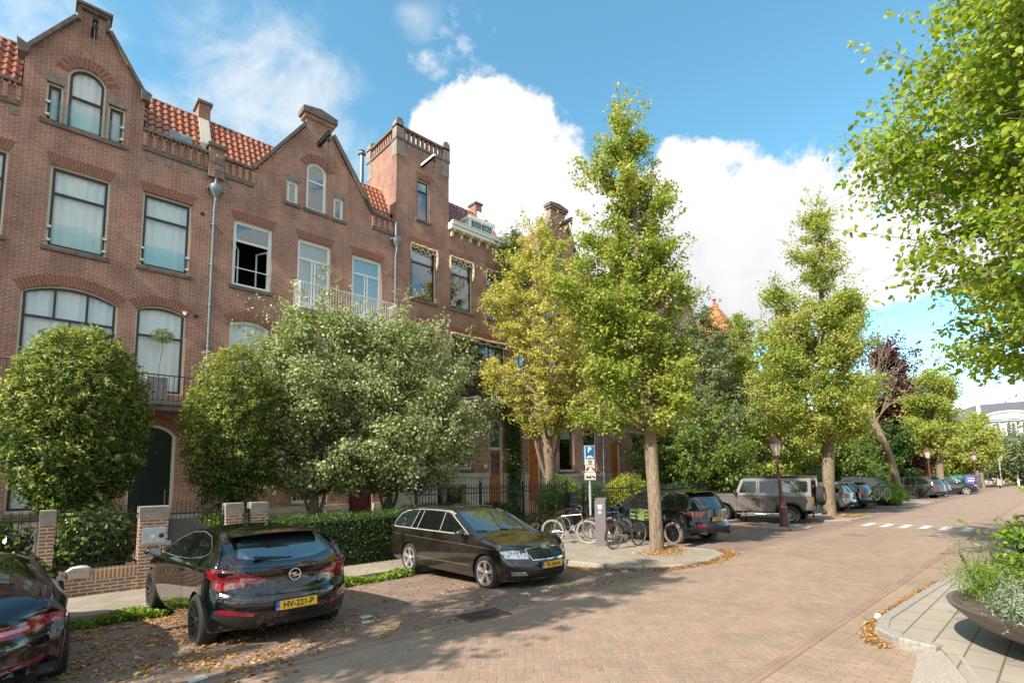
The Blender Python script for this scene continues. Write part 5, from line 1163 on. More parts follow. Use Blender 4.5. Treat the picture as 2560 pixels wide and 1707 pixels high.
# rear-left wheel at (22.5,7.7); the car points up-left in plan
offroader('boxy bronze-grey off-roader with a spare wheel on its tail, behind the leaning street lamp', (24.1, 9.5), R(97))
S1 = suv('parked_suv', 'silver SUV with big red tail lamps parked behind the second street tree', (33.2, 10.4), R(92), P_SILVER, plate='8-TLX-40', light='block', h=1.68)
V1 = suv('parked_suv', 'dark SUV with tall red tail lamps and a bicycle rack, beside the silver one', (36.3, 10.2), R(82), P_DARKBLUE, plate='J-417-L', light='tall', h=1.66)
V2 = suv('parked_suv', 'tall dark SUV with grey pillars parked side-on behind the flowering shrub', (41.3, 10.6), R(112), P_DARKBLUE, L=(2.45, 2.4), h=1.86, belt=1.14, light='tall')
V3 = suv('parked_suv', 'grey-green SUV with mud-splashed black wheel arches past the flowering shrub', (53., 9.1), R(72), paint('grey_green_paint', (.09, .10, .09), .2, .5), L=(2.4, 2.4), h=1.74, belt=1.1, light='wide', rim=ALUB, wr=.38)
V4 = suv('parked_suv', 'dark red-lamped car half hidden beyond the grey-green SUV', (57, 9.2), R(75), P_DARKBLUE, light='wide', h=1.55, belt=1.0)
V5 = suv('parked_suv', 'low dark SUV farthest in the row, nose towards the road before the billboards', (61.5, 8.0), R(-72), P_BLACK, L=(2.4, 2.45), h=1.62, light='wide', wr=.37)
# ================================================================ vegetation
BARK = mat('bark', (.20, .145, .095), .95, var=.55, scale=7, bump=.9, spec=.1)
def bark2():
    m = MATS['bark']; k = NT(m); k.t.nodes.clear(); k.o = k.n('ShaderNodeOutputMaterial'); k.b = k.n('ShaderNodeBsdfPrincipled'); k.l(k.b.outputs[0], k.o.inputs[0])
    mp = k.n('ShaderNodeMapping'); mp.inputs['Scale'].default_value = (9, 9, 1.6); k.l(k.obj(), mp.inputs[0]); v = k.noise(mp.outputs[0], 3.2, 6, .7)
    k.l(k.ramp(v, [(.3, (.07, .045, .03)), (.5, (.22, .16, .105)), (.7, (.40, .31, .22))]), k.b.inputs['Base Color']); k.b.inputs['Roughness'].default_value = .95; k.bump(v, 1., .03)
bark2()
BARKD = mat('dark_bark', (.055, .042, .03), .95, var=.4, scale=9, bump=.5)
G_LIME = leaf_mat('lime_leaf', [(0, (.11, .19, .022)), (.35, (.24, .32, .04)), (.65, (.40, .43, .09)), (1, (.62, .54, .24))], trans=.45)
G_YEL = leaf_mat('yellowing_leaf', [(0, (.12, .19, .025)), (.3, (.28, .31, .045)), (.65, (.52, .49, .11)), (1, (.66, .55, .20))], trans=.4)
G_DARK = leaf_mat('evergreen_leaf', [(0, (.03, .065, .015)), (.5, (.085, .14, .025)), (.8, (.22, .28, .05)), (1, (.42, .43, .12))], trans=.25, rough=.3, spec=.5)
G_SILV = leaf_mat('silvery_leaf', [(0, (.08, .13, .03)), (.35, (.20, .26, .08)), (.65, (.38, .41, .20)), (1, (.56, .56, .40))], trans=.3, rough=.5, spec=.35)
G_OSM = leaf_mat('osmanthus_leaf', [(0, (.018, .042, .009)), (.42, (.075, .13, .02)), (.72, (.27, .32, .055)), (1, (.56, .53, .19))], trans=.3, rough=.5, spec=.3)
G_HEDGE = leaf_mat('hedge_leaf', [(0, (.02, .05, .01)), (.6, (.06, .12, .02)), (1, (.18, .26, .045))], trans=.28)
G_COP = leaf_mat('copper_leaf', [(0, (.030, .008, .008)), (.6, (.085, .022, .018)), (1, (.19, .055, .035))], trans=.25)
G_GREY = leaf_mat('grey_green_leaf', [(0, (.09, .13, .05)), (.6, (.20, .25, .11)), (1, (.42, .42, .24))], trans=.35)
G_NEAR = leaf_mat('fresh_lime_leaf', [(0, (.14, .25, .02)), (.4, (.27, .39, .035)), (.7, (.43, .49, .08)), (1, (.62, .56, .2))], trans=.52)
G_MID = leaf_mat('garden_leaf', [(0, (.05, .10, .018)), (.5, (.14, .21, .035)), (1, (.38, .42, .11))], trans=.35)
G_BRT = leaf_mat('bright_leaf', [(0, (.08, .17, .015)), (.5, (.16, .27, .025)), (1, (.36, .40, .06))], trans=.35)
G_JUN = leaf_mat('juniper_leaf', [(0, (.12, .17, .11)), (.6, (.26, .31, .20)), (1, (.45, .47, .28))], trans=.15)
DEADL = leaf_mat('fallen_leaf', [(0, (.20, .07, .02)), (.4, (.42, .19, .05)), (.8, (.60, .36, .11)), (1, (.66, .48, .22))], trans=.15)
REDF = mat('red_rose', (.55, .015, .02), .6); ORF = mat('orange_sunflower', (.75, .32, .02), .6)

def leaves(name, C, m, size, parent=None, seed=0, up=.7, aspect=.72, lv=None, droop=0., shape=4, normals=None):
    rg = np.random.default_rng(seed + 11); n = len(C); C = np.asarray(C, float)
    nm = rg.normal(size=(n, 3)) * .75 + (normals * .9 if normals is not None else 0); nm[:, 2] += up; nm /= np.linalg.norm(nm, axis=1, keepdims=True)
    t = rg.normal(size=(n, 3)); t[:, 2] -= droop; t -= nm * (t * nm).sum(1, keepdims=True); t /= np.linalg.norm(t, axis=1, keepdims=True); s = np.cross(nm, t)
    L = size * rg.uniform(.65, 1.2, (n, 1)); W = L * aspect
    if shape == 4: offs = [(-.5, 0, 0), (0, .5, .12), (.55, 0, -.05), (0, -.5, .12)]
    else: offs = [(-.5, 0, 0), (-.28, .42, .10), (.15, .45, .10), (.58, 0, -.08), (.15, -.45, .10), (-.28, -.42, .10)]
    k = len(offs); V = np.empty((n, k, 3))
    for i, (a, b, c) in enumerate(offs): V[:, i] = C + t * L * a + s * W * b + nm * L * c
    me = bpy.data.meshes.new(name); me.vertices.add(n * k); me.vertices.foreach_set('co', V.reshape(-1)); me.loops.add(n * k); me.loops.foreach_set('vertex_index', np.arange(n * k, dtype=np.int32))
    me.polygons.add(n); me.polygons.foreach_set('loop_start', np.arange(0, n * k, k, dtype=np.int32)); me.update(calc_edges=True)
    if lv is None: lv = rg.uniform(0, 1, n)
    a = me.attributes.new('lv', 'FLOAT', 'FACE'); a.data.foreach_set('value', np.clip(lv, 0, 1).astype(np.float32)); me.materials.append(m)
    return link(name, me, parent)

def prof_r(prof, z):
    zs = [p[0] for p in prof]; return np.interp(z, zs, [p[1] for p in prof])

def tree(name, label, loc, prof, trunk_r, m, nbr=70, twigs=9, per=34, lsize=.10, seed=1, lean=(0, 0), bark=None, trunk_top=.8, cat='tree', group=None, elev=.8, yel=None, shape=4,
         forks=None, scatter=.11, twl=(.25, .75), lvb=(0, 1), el=1.0, droop=.5, hollow=.25, gap=0., asym=None, z0=None, crown_name='crown', airy=99, alltwigs=False, shoots=.45):
    """prof: [(z, radius)] of the crown; branches run from the trunk to the crown skin, twigs and leaves hang on them"""
    rg = np.random.default_rng(seed); z_ = gz(loc[1]) if len(loc) < 3 else loc[2]
    T = thing(name, (loc[0], loc[1], z_), label, cat, group); cz0, cz1 = prof[0][0], prof[-1][0]
    def axis(z): q = z / cz1; return np.array([lean[0] * q + .06 * math.sin(z * 1.1 + seed), lean[1] * q + .06 * math.cos(z * .9 + seed * 2), z])
    tb = MB(); tb.smooth = True; top = cz0 + (cz1 - cz0) * trunk_top
    zs = [-.1, .05, .3, .8] + list(np.arange(1.5, top, .6)) + [top]
    for fi, (fz, fdx, fdy, fh, fr) in enumerate(forks or []): tb.tube([axis(fz), axis(fz) + np.array([fdx * .4, fdy * .4, (fh - fz) * .3]), axis(fz) + np.array([fdx, fdy, fh - fz])], [fr, fr * .8, fr * .35], 8)
    rad = lambda z: trunk_r * (1.35 if z < .05 else 1.12 if z < .5 else 1.) * (1 - .85 * max(0, (z - cz0 * .8)) / max(.1, (top - cz0 * .8))) + .012
    b0 = MB(); b0.smooth = True; n = 12
    rings = []
    for z in zs:
        c = axis(z); r = rad(z); rings.append([(c[0] + r * (1 + .13 * math.sin(3 * a + z * 1.7 + seed) + .05 * math.sin(7 * a)) * math.cos(a), c[1] + r * (1 + .13 * math.sin(3 * a + z * 1.7 + seed)) * math.sin(a), c[2]) for a in [2 * math.pi * k / n for k in range(n)]])
    tb.loft(rings)
    pts, lvs, nrm = [], [], []
    zz = np.linspace(cz0, cz1, 60); w = prof_r(prof, zz) + .15; w /= w.sum()
    for i in range(nbr):
        z = rg.choice(zz, p=w) + rg.uniform(-.1, .1); az = rg.uniform(0, 2 * math.pi); r = float(prof_r(prof, z)) * (rg.uniform(.55, 1.06) if z < airy else rg.uniform(.2, 1.45)) * (1 + .12 * math.sin(3 * az + seed + z))
        if asym: r *= 1 + asym[2] * max(0, math.cos(az - asym[0])) ** asym[1]
        A = axis(z); tip = A + np.array([r * math.cos(az), r * math.sin(az), 0])
        zs_ = max(cz0 * .9, min(top * .98, z - r * elev * rg.uniform(.6, 1.2))); S_ = axis(zs_)
        mid = (S_ + tip) / 2 + np.array([math.cos(az), math.sin(az), 0]) * r * .12 + np.array([0, 0, -.08 * r])
        br = max(.010, rad(zs_) * .32); P = [S_ * (1 - t) ** 2 + mid * 2 * t * (1 - t) + tip * t * t for t in (0, .25, .5, .75, 1)]
        tb.tube(P, [br, br * .8, br * .6, br * .4, br * .2], 5, cap=False)
        bl = rg.uniform(-.12, .12); nt_ = max(3, int(twigs * (.5 + r / max(p[1] for p in prof))))
        for j in range(nt_):
            t = rg.uniform(hollow, 1.0) ** .8; o = S_ * (1 - t) ** 2 + mid * 2 * t * (1 - t) + tip * t * t
            a2 = az + rg.normal() * 1.0; d = np.array([math.cos(a2), math.sin(a2), rg.normal() * .35 + .1]); d /= np.linalg.norm(d); l = rg.uniform(*twl) * (.6 + .4 * r / 2)
            q = rg.uniform(0, 1, per); base = o + d * (q[:, None] * l) ; base[:, 2] -= droop * (q * l) ** 2 * .5
            base = base + rg.normal(size=(per, 3)) * np.array([scatter, scatter, scatter * .7]); tv = bl + rg.uniform(-.14, .14)
            if yel: tv += yel(o)
            pts.append(base); lvs.append(rg.uniform(lvb[0], lvb[1], per) * .55 + .22 + tv); nrm.append(np.repeat((d * .5)[None], per, 0))
            if alltwigs or j % 3 == 0: tb.tube([o, o + d * l], [.009, .004], 3, cap=False)
    R0 = max(p[1] for p in prof)
    for i in range(int(shoots * nbr)):      # stray shoots breaking the outline
        z = rg.uniform(cz0, cz1) if i % 3 else rg.uniform(cz0 + .6 * (cz1 - cz0), cz1); az = rg.uniform(0, 2 * math.pi); r = float(prof_r(prof, z)) * rg.uniform(.8, 1.1)
        if asym: r *= 1 + asym[2] * max(0, math.cos(az - asym[0])) ** asym[1]
        o = axis(z) + np.array([r * math.cos(az), r * math.sin(az), 0]); up_ = .25 + .9 * (z - cz0) / (cz1 - cz0); d = np.array([math.cos(az), math.sin(az), up_]); d /= np.linalg.norm(d); l = rg.uniform(.3, .8) * (.5 + .35 * R0); k_ = int(per * .7)
        q = rg.uniform(0, 1, k_); w_ = scatter * (.9 - .6 * q)[:, None]; pts.append(o + d * (q[:, None] * l) + rg.normal(size=(k_, 3)) * w_); lvs.append(rg.uniform(.35, .95, k_) + (yel(o) if yel else 0)); nrm.append(np.repeat((d * .4)[None], k_, 0)); tb.tube([o - d * .2, o + d * l], [.010, .003], 3, cap=False)
    tb.build('trunk', bark or BARK, T, fix=False, sharp=80)
    leaves(crown_name, np.concatenate(pts), m, lsize, T, seed, lv=np.concatenate(lvs), shape=shape, up=.55, droop=.4, normals=np.concatenate(nrm)); return T

def bush(name, label, loc, rad, n, m, lsize=.06, seed=0, lumps=26, group=None, cat='shrub', flat=0, shell=.55, stems=True, box=False, aspect=.6, up=.45, rosette=0, shape=4, jag=.16, part='foliage', lvs=None, kind=None, bark=None, trunk=None, clip=None, jut=0):
    """leafy mass: lumpy ellipsoid or box of leaves, denser at the skin"""
    rg = np.random.default_rng(seed + 3); T = thing(name, loc, label, cat, group); rx, ry, rz = rad
    if box: P = rg.uniform(-1, 1, (n, 3)); k = rg.integers(0, 3, n); sgn = np.where(rg.uniform(size=n) < .5, -1, 1); sk = rg.uniform(size=n) < .85; P[np.arange(n)[sk], k[sk]] = (sgn * rg.uniform(.86, 1.06, n))[sk]; N = np.zeros_like(P); N[np.arange(n), k] = sgn
    else:
        P = rg.normal(size=(n, 3)); P /= np.linalg.norm(P, axis=1, keepdims=True); N = P.copy()
        L = rg.normal(size=(lumps, 3)); L /= np.linalg.norm(L, axis=1, keepdims=True); dd = (P @ L.T).max(1); P *= (1 - jag + jag * 1.6 * np.clip((dd - .8) / .2, 0, 1))[:, None]
        P *= (rg.uniform(0, 1, n) ** (1 - shell) if shell < 1 else 1)[:, None] if shell < 1 else 1
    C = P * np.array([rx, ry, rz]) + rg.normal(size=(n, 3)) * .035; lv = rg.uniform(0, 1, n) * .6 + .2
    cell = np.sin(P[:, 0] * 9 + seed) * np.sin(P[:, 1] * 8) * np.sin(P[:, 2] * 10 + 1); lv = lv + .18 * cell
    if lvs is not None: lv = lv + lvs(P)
    if rosette:      # whorls of leaves at the shoot tips
        k = rosette; m0 = n // k; C = np.repeat(C[:m0], k, 0) + rg.normal(size=(m0 * k, 3)) * lsize * .55; lv = np.repeat(lv[:m0], k) + rg.uniform(-.12, .12, m0 * k); N = np.repeat(N[:m0], k, 0) + rg.normal(size=(m0 * k, 3)) * .3
    if jut:
        for i in range(jut):
            v = rg.normal(size=3); v[2] = abs(v[2]) if i % 2 else v[2] * .4; v /= np.linalg.norm(v); o = v * np.array([rx, ry, rz]) * .95; d = v + np.array([0, 0, .5]); d /= np.linalg.norm(d); q = rg.uniform(0, 1, 26); l = rg.uniform(.08, .30)
            C = np.concatenate([C, o + d * (q[:, None] * l) + rg.normal(size=(26, 3)) * .028]); lv = np.concatenate([lv, rg.uniform(.5, 1, 26)]); N = np.concatenate([N, np.repeat(d[None], 26, 0)])
    if clip: keep = clip(C); C, lv, N = C[keep], lv[keep], N[keep]
    C[:, 2] += rz if not trunk else trunk[0] + rz * .9
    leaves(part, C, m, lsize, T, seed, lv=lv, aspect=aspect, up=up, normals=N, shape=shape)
    if stems:
        b = MB(); h = trunk[0] if trunk else 0
        if trunk: b.smooth = True; b.tube([(0, 0, -.1), (.03, .02, h * .5), (0, 0, h + rz * .9)], [trunk[1], trunk[1] * .9, trunk[1] * .5], 9)
        for i in range(10):
            a = rg.uniform(0, 6.28); r = rg.uniform(.3, .75); b.tube([(.03 * math.cos(a), .03 * math.sin(a), h * .95), (rx * r * .5 * math.cos(a), ry * r * .5 * math.sin(a), h + rz * .7), (rx * r * math.cos(a), ry * r * math.sin(a), h + rz * rg.uniform(1.1, 1.6))], [(trunk[1] * .5 if trunk else .018), .014, .006], 5)
        b.build('trunk' if trunk else 'stems', bark or BARKD, T, fix=False)
    return T

# -- street trees along the parking lane (limes, starting to turn)
G_ST = 'lime trees in the parking lane'
tree('lime_tree', 'tall spiky-topped lime tree beside the parking meter, nearest of its row', (12.3, 7.62), [(3.5, .5), (3.9, 1.15), (4.7, 1.35), (6.5, 1.35), (7.5, 1.25), (8.3, 1.0), (9.2, .85), (10.4, .8), (11.4, .6), (12.1, .35), (12.7, .1)], .155, G_LIME, nbr=125, twigs=11, per=42, lsize=.082, seed=4, lean=(-.35, .3), group=G_ST, elev=1.0, trunk_top=.85, yel=lambda o: .10 * (o[2] > 9) + .12 * (o[2] < 5 and math.sin(o[0] * 3 + o[2] * 2) > .75), shape=6,
     forks=[(6.5, -.6, .6, 9.2, .05), (8, .4, -.4, 10.6, .04)], airy=8.8, asym=(R(137), 1, .75), twl=(.2, .6))
tree('lime_tree', 'tall pointed lime tree standing between the off-roader and the silver SUV', (27.9, 7.85), [(3.9, .8), (4.3, 1.9), (5.5, 2.3), (7.5, 2.2), (9.5, 1.8), (11.5, 1.25), (13.5, .75), (15, .35), (15.8, .1)], .235, G_LIME, nbr=160, twigs=11, per=38, lsize=.115, seed=9, airy=11, asym=(R(137), 1, .5), lean=(.3, -.2), group=G_ST, elev=.75, trunk_top=.9, yel=lambda o: .05 + .006 * o[2], scatter=.16)
tree('lime_tree', 'rounded lime tree past the copper beech, behind the grey-green SUV', (60, 7.9), [(3.8, .6), (4.6, 1.7), (6.5, 2.1), (9, 1.8), (10.6, 1.2), (11.6, .6), (12.2, .1)], .26, G_LIME, nbr=90, twigs=9, per=26, lsize=.2, seed=12, group=G_ST, scatter=.28, yel=lambda o: .1)
tree('lime_tree', 'smaller lime tree at the far end of the row before the pale villa', (88, 7.6), [(3.2, .8), (4., 1.7), (6, 2.0), (7.6, 1.7), (8.8, .9), (9.5, .2)], .25, G_LIME, nbr=80, twigs=9, per=24, lsize=.24, seed=15, group=G_ST, scatter=.35, yel=lambda o: .12)
tree('lime_tree', 'lime tree outside the left edge of the photo, shading the road', (-4.2, 5.8), [(3.6, .5), (4.4, 1.0), (7, 1.25), (10, 1.2), (12, .8), (12.9, .2)], .2, G_LIME, nbr=60, twigs=8, per=22, lsize=.14, seed=21, group=G_ST)
tree('lime_tree', 'second lime tree outside the left edge of the photo', (-13.5, 7.0), [(3.2, .8), (4, 2.6), (7, 3.0), (10, 2.3), (12.5, .9), (13.2, .2)], .25, G_LIME, nbr=70, twigs=8, per=18, lsize=.2, seed=22, group=G_ST)
# dying tree with bare twigs
def bare_tree():
    T = thing('bare_tree', (42.8, 7.8, -.15), 'half-dead leaning street tree with pale bare twigs before the copper beech', 'tree', G_ST); b = MB(); b.smooth = True; rg = np.random.default_rng(5)
    ax = [(0, 0, 0), (-.15, .15, 1.6), (-.4, .4, 3.4), (-.75, .75, 4.7), (-1.0, 1.0, 5.8)]; b.tube(ax, [.27, .21, .2, .22, .16], 12)
    tips = []
    def grow(p, d, l, r, dep):
        q = p + d * l; b.tube([p, p + d * l * .5 + rg.normal(size=3) * .04 * l, q], [r, r * .8, r * .6], 5 if r > .04 else 3, cap=False)
        if dep == 0: tips.append(q); return
        for _ in range(3 if dep > 1 else 4):
            d2 = d + rg.normal(size=3) * .42; d2[2] += .12; d2 /= np.linalg.norm(d2); grow(q if _ else p + d * l * .6, d2, l * rg.uniform(.6, .85), r * .55, dep - 1)
    for d, l, r in (((-.25, .25, 1), 2.0, .15), ((.55, -.45, .8), 1.5, .09), ((-.75, .7, .6), 1.4, .10), ((-.05, .0, 1), 2.3, .13)): d = np.array(d) / np.linalg.norm(d); grow(np.array(ax[-1]) - np.array((0, 0, rg.uniform(.1, .8))), d, l, r, 4)
    b.build('trunk', BARK, T, fix=False)
bare_tree()
# -- garden trees
tree('ornamental_maple', 'yellowing garden tree with a forked pale trunk behind the iron fence', (17.15, 15.9, -.1), [(4.1, .5), (4.7, 1.4), (5.6, 2.3), (7, 2.5), (8.6, 2.7), (9.8, 2.9), (11, 2.4), (12.2, 1.5), (13.4, .8), (14.4, .15)], .22, G_YEL, nbr=150, twigs=9, per=34, lsize=.115, seed=31, lean=(-.5, .2), elev=1.1, cat='tree', yel=lambda o: .22 - .13 * max(0, o[0] * .75 - o[1] * .5) * .6 - .05 * max(0, 7 - o[2]) + (.0 if o[2] < 11 else -.1), shape=4, forks=[(1.6, -1.1, .3, 5.2, .11), (2.2, 1.0, -.2, 5.6, .09)], scatter=.10)
for loc, prof, sd, lab, nb in (((6.1, 14.9, -.1), [(1.8, .6), (2.2, 1.4), (2.9, 1.8), (4.4, 1.95), (6., 1.75), (7.0, 1.1), (7.7, .3)], 41, 'bushy silver-leaved tree on a short trunk behind the hedge, left of two', 150),
                           ((8.5, 15.0, -.1), [(1.85, .8), (2.2, 2.0), (2.9, 2.8), (4.2, 3.1), (5.3, 2.8), (6.3, 2.2), (7.0, 1.3), (7.5, .3)], 42, 'wider bushy silver-leaved tree behind the hedge, right of two', 260)):
    tree('silver_leaf_tree', lab, loc, prof, .12, G_SILV, nbr=nb, twigs=12, per=30, lsize=.095, seed=sd, elev=.9, bark=BARKD if 0 else BARK, group='silver-leaved garden trees', trunk_top=.75, scatter=.12, forks=[(.7, .5, -.3, 3, .07), (.7, -.5, .2, 3, .06)], hollow=.35, lvb=(0, 1.1))
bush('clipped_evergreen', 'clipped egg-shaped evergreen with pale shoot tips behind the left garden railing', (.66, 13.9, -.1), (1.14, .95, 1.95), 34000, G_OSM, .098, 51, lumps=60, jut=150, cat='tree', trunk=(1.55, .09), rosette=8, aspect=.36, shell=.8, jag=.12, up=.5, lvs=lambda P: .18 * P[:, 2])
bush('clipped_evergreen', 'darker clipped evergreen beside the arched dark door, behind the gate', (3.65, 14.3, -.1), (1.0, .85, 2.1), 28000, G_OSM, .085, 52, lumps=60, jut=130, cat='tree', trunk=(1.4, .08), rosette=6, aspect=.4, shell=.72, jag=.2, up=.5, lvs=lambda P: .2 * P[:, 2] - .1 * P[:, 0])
def hedge(label, x0, x1, y0, y1, h, n, seed, m=G_HEDGE):
    T = bush('hedge', label, ((x0 + x1) / 2, (y0 + y1) / 2, -.1), ((x1 - x0) / 2, (y1 - y0) / 2, h / 2), n, m, .05, seed, box=True, cat='hedge', stems=False, up=.2, part='foliage')
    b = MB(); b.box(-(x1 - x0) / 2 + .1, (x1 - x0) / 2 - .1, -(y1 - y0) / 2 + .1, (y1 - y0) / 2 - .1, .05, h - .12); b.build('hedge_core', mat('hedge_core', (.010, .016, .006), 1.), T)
hedge('low clipped beech hedge behind the hatchback and estate car', 3.95, 8.1, 11.75, 12.6, 1.22, 26000, 61)
hedge('clipped hedge stepping back beside the railings, behind the estate car roof', 7.9, 9.9, 12.5, 13.3, 1.3, 11000, 62)
# laurel behind the left railings
bush('laurel_shrub', 'glossy laurel filling the railing between the two brick pillars', (1.0, 13.0, -.1), (.78, .4, .85), 2600, G_DARK, .14, 63, lumps=10, aspect=.45, group='laurels behind the railings', shape=6)
bush('laurel_shrub', 'laurel behind the railing left of the narrow brick pillar', (-.6, 13.0, -.1), (.85, .4, .78), 2600, G_DARK, .14, 64, lumps=10, aspect=.45, group='laurels behind the railings', shape=6)
bush('garden_shrub', 'feathery bright green shrub behind the garden gate', (3.05, 13.1, -.1), (.7, .4, .72), 7000, G_BRT, .07, 65, aspect=.3)
bush('garden_shrub', 'bright green mounded shrub behind the iron fence, left of the parking sign', (15.6, 13.9, -.1), (1.15, .8, 1.05), 9000, G_BRT, .09, 66, aspect=.6)
bush('garden_shrub', 'yellow-green trailing shrub behind the iron fence right of the parking meter', (19.6, 13.6, -.1), (1.25, .9, 1.08), 11000, leaf_mat('golden_leaf', [(0, (.12, .17, .02)), (.5, (.30, .34, .03)), (1, (.5, .46, .07))]), .09, 67, aspect=.6)
bush('garden_shrub', 'dark green shrub between the two bright shrubs', (17.6, 14.0, -.1), (1.0, .8, .95), 6000, G_HEDGE, .08, 68)
for i, (x, y, rx, rz, m, lab) in enumerate([(24, 13.4, 2.2, .85, G_HEDGE, 'dark hedge-like shrub behind the dark SUV roof'), (28.2, 13.0, 1.3, .95, G_BRT, 'bright green shrub above the off-roader bonnet'), (31.5, 13.6, 2.2, .95, G_HEDGE, 'dark shrub behind the off-roader roof'), (37, 13.2, 2.5, 1.15, G_LIME, 'broad pale green shrub above the silver and dark SUVs'),
                                            (44, 13.2, 2.6, 1.3, G_GREY, 'greyish rounded shrub behind the row of SUVs'), (51, 13.0, 3, 1.3, G_HEDGE, 'dark garden shrub beyond the copper beech'), (12.6, 14.2, .9, .6, G_HEDGE, 'low dark shrub by the steps behind the iron fence'), (60, 13, 4, 1.4, G_HEDGE, 'dark shrub at the foot of the far lime'), (74, 13, 6, 1.8, G_LIME, 'green shrubs at the street end')]):
    bush('garden_shrub', lab, (x, y, -.1), (rx, .9, rz), 8000, m, .1 + .002 * x, 70 + i)
# climbers on the houses
def climber(name, label, spots, m, n, seed, size=.12, y=F - .14):
    rg = np.random.default_rng(seed); T = thing(name, (spots[0][0], y, -.1), label, 'climber'); C = []; N = []
    for (x, z, rx, rz) in spots:
        k = int(n * rx * rz); p = rg.normal(size=(k, 3)) * .55 * np.array([rx, 1, rz]); p[:, 1] = -np.abs(rg.normal(size=k)) * .22 * min(1.5, rx); C.append(p + np.array([x - spots[0][0], 0, z + .1])); N.append(np.tile((0, -.8, .2), (k, 1)))
    leaves('foliage', np.concatenate(C), m, size, T, seed, normals=np.concatenate(N), up=.4)
    b = MB(); b.tube([(0, .05, 0)] + [(x - spots[0][0], .08, z) for x, z, *_ in spots], .035, 5); b.build('stem', BARKD, T, fix=False)
climber('ivy', 'dark climber hanging from the white cornice down the corner of the tower house', [(18.9, 9, .4, .5), (18.8, 10.2, .45, .8), (18.6, 11.4, .7, .9), (18.5, 12.6, .95, .9), (18.6, 13.6, 1.1, .7), (18.1, 14.3, .9, .4), (18.7, 14.9, .6, .5)], G_DARK, 2600, 81)
climber('climbing_rose', 'green climber beside the orange door, reaching the balcony', [(18.35, 1.2, .4, .8), (18.4, 2.6, .5, .8), (18.35, 3.8, .5, .7), (18.3, 4.8, .45, .5)], G_HEDGE, 2600, 82)
# trees behind the parked cars
G_BG = 'garden trees behind the parked cars'
tree('birch_tree', 'grey-green narrow-topped tree left of the orange spire', (31.5, 15.5, -.1), [(2, 1.2), (3.5, 2.5), (6, 2.8), (8.5, 2.4), (10.6, 1.7), (12.2, 1.), (13.9, .1)], .18, G_GREY, nbr=190, twigs=10, per=26, lsize=.14, seed=91, group=G_BG, scatter=.15, elev=1.2)
tree('garden_tree', 'low dark green tree between the nearest lime trunk and the off-roader', (26.5, 14.2, -.1), [(1.6, 1.2), (2.3, 3.0), (3.6, 3.4), (5, 2.6), (6.2, .6)], .16, G_MID, nbr=90, twigs=10, per=26, lsize=.15, seed=92, group=G_BG, scatter=.17)
tree('garden_tree', 'wide green garden tree directly behind the street lamp', (36, 14.5, -.1), [(2.2, 1.5), (3, 3.2), (5, 3.7), (8, 3.6), (10.8, 2.9), (13.2, 1.)], .22, G_LIME, nbr=110, twigs=10, per=26, lsize=.19, seed=93, group=G_BG, scatter=.2)
tree('garden_tree', 'yellow-green garden tree right of the second lime trunk', (43.5, 15, -.1), [(1.6, 1.5), (2.6, 3.), (4.0, 3.2), (5.4, 2.4), (6.6, .6)], .2, G_YEL, nbr=70, twigs=9, per=24, lsize=.22, seed=94, group=G_BG, scatter=.2, yel=lambda o: -.15)
tree('copper_beech', 'large dark copper beech with purple-brown leaves behind the half-dead tree', (72, 13.4, -.1), [(1.6, 2.), (3, 4.0), (7, 4.7), (11, 4.4), (14., 3.2), (16.4, 1.6), (17.6, .3)], .4, G_COP, nbr=150, twigs=11, per=26, lsize=.3, seed=95, scatter=.32, bark=BARKD)
tree('garden_tree', 'dark evergreen mass at the foot of the copper beech', (66, 13.2, -.1), [(.8, 1.5), (2, 3.2), (4.5, 3.4), (6.5, 2.4), (7.6, .4)], .2, G_HEDGE, nbr=80, twigs=9, per=24, lsize=.24, seed=96, group=G_BG, scatter=.24)
tree('garden_tree', 'green tree closing the gap before the pale villa', (92, 12, -.1), [(1.5, 2), (3, 4.), (5, 4.2), (7., 3.), (8.2, .6)], .25, G_LIME, nbr=80, twigs=9, per=22, lsize=.34, seed=97, group=G_BG, scatter=.34)
tree('willow_tree', 'drooping grey-green willow before the pale villa', (101, 4.6, -.1), [(1.5, 2.), (2.5, 4.6), (4.5, 5.0), (6.5, 3.8), (8., .8)], .25, G_GREY, nbr=90, twigs=9, per=24, lsize=.32, seed=98, scatter=.3, droop=3.5)
tree('garden_tree', 'dark green tree closing the gap between the second lime trunk and the half-dead tree', (50, 13.6, -.1), [(.8, 1.5), (2, 2.8), (4, 3.2), (6, 2.4), (7.6, .4)], .2, G_MID, nbr=90, twigs=9, per=24, lsize=.2, seed=99, group=G_BG, scatter=.2)
# big trees on the right, trunks outside the frame
tree('lime_tree', 'big near lime tree reaching in from the upper right corner', (13.2, -1.75, .1), [(3.9, 1.2), (4.4, 2.9), (5.6, 3.6), (7.2, 3.4), (8.4, 3.6), (9.6, 3.9), (11, 3.3), (12.5, 2.4), (14, .6)], .26, G_NEAR, nbr=190, twigs=15, per=32, lsize=.115, alltwigs=True, seed=101, group='lime trees on the right pavement', elev=.7, shape=6, twl=(.35, .95), scatter=.13, yel=lambda o: .05 + .10 * (o[2] > 8.5) - .06, hollow=.3)
tree('lime_tree', 'lime tree behind the big near one, low branches at the right edge', (24.5, -2.9, .1), [(3.2, 1.2), (4., 3.6), (6, 4.2), (9, 3.8), (12, 2.2), (13.5, .4)], .28, G_LIME, nbr=90, twigs=10, per=26, lsize=.13, seed=102, group='lime trees on the right pavement', elev=.7, yel=lambda o: .15)
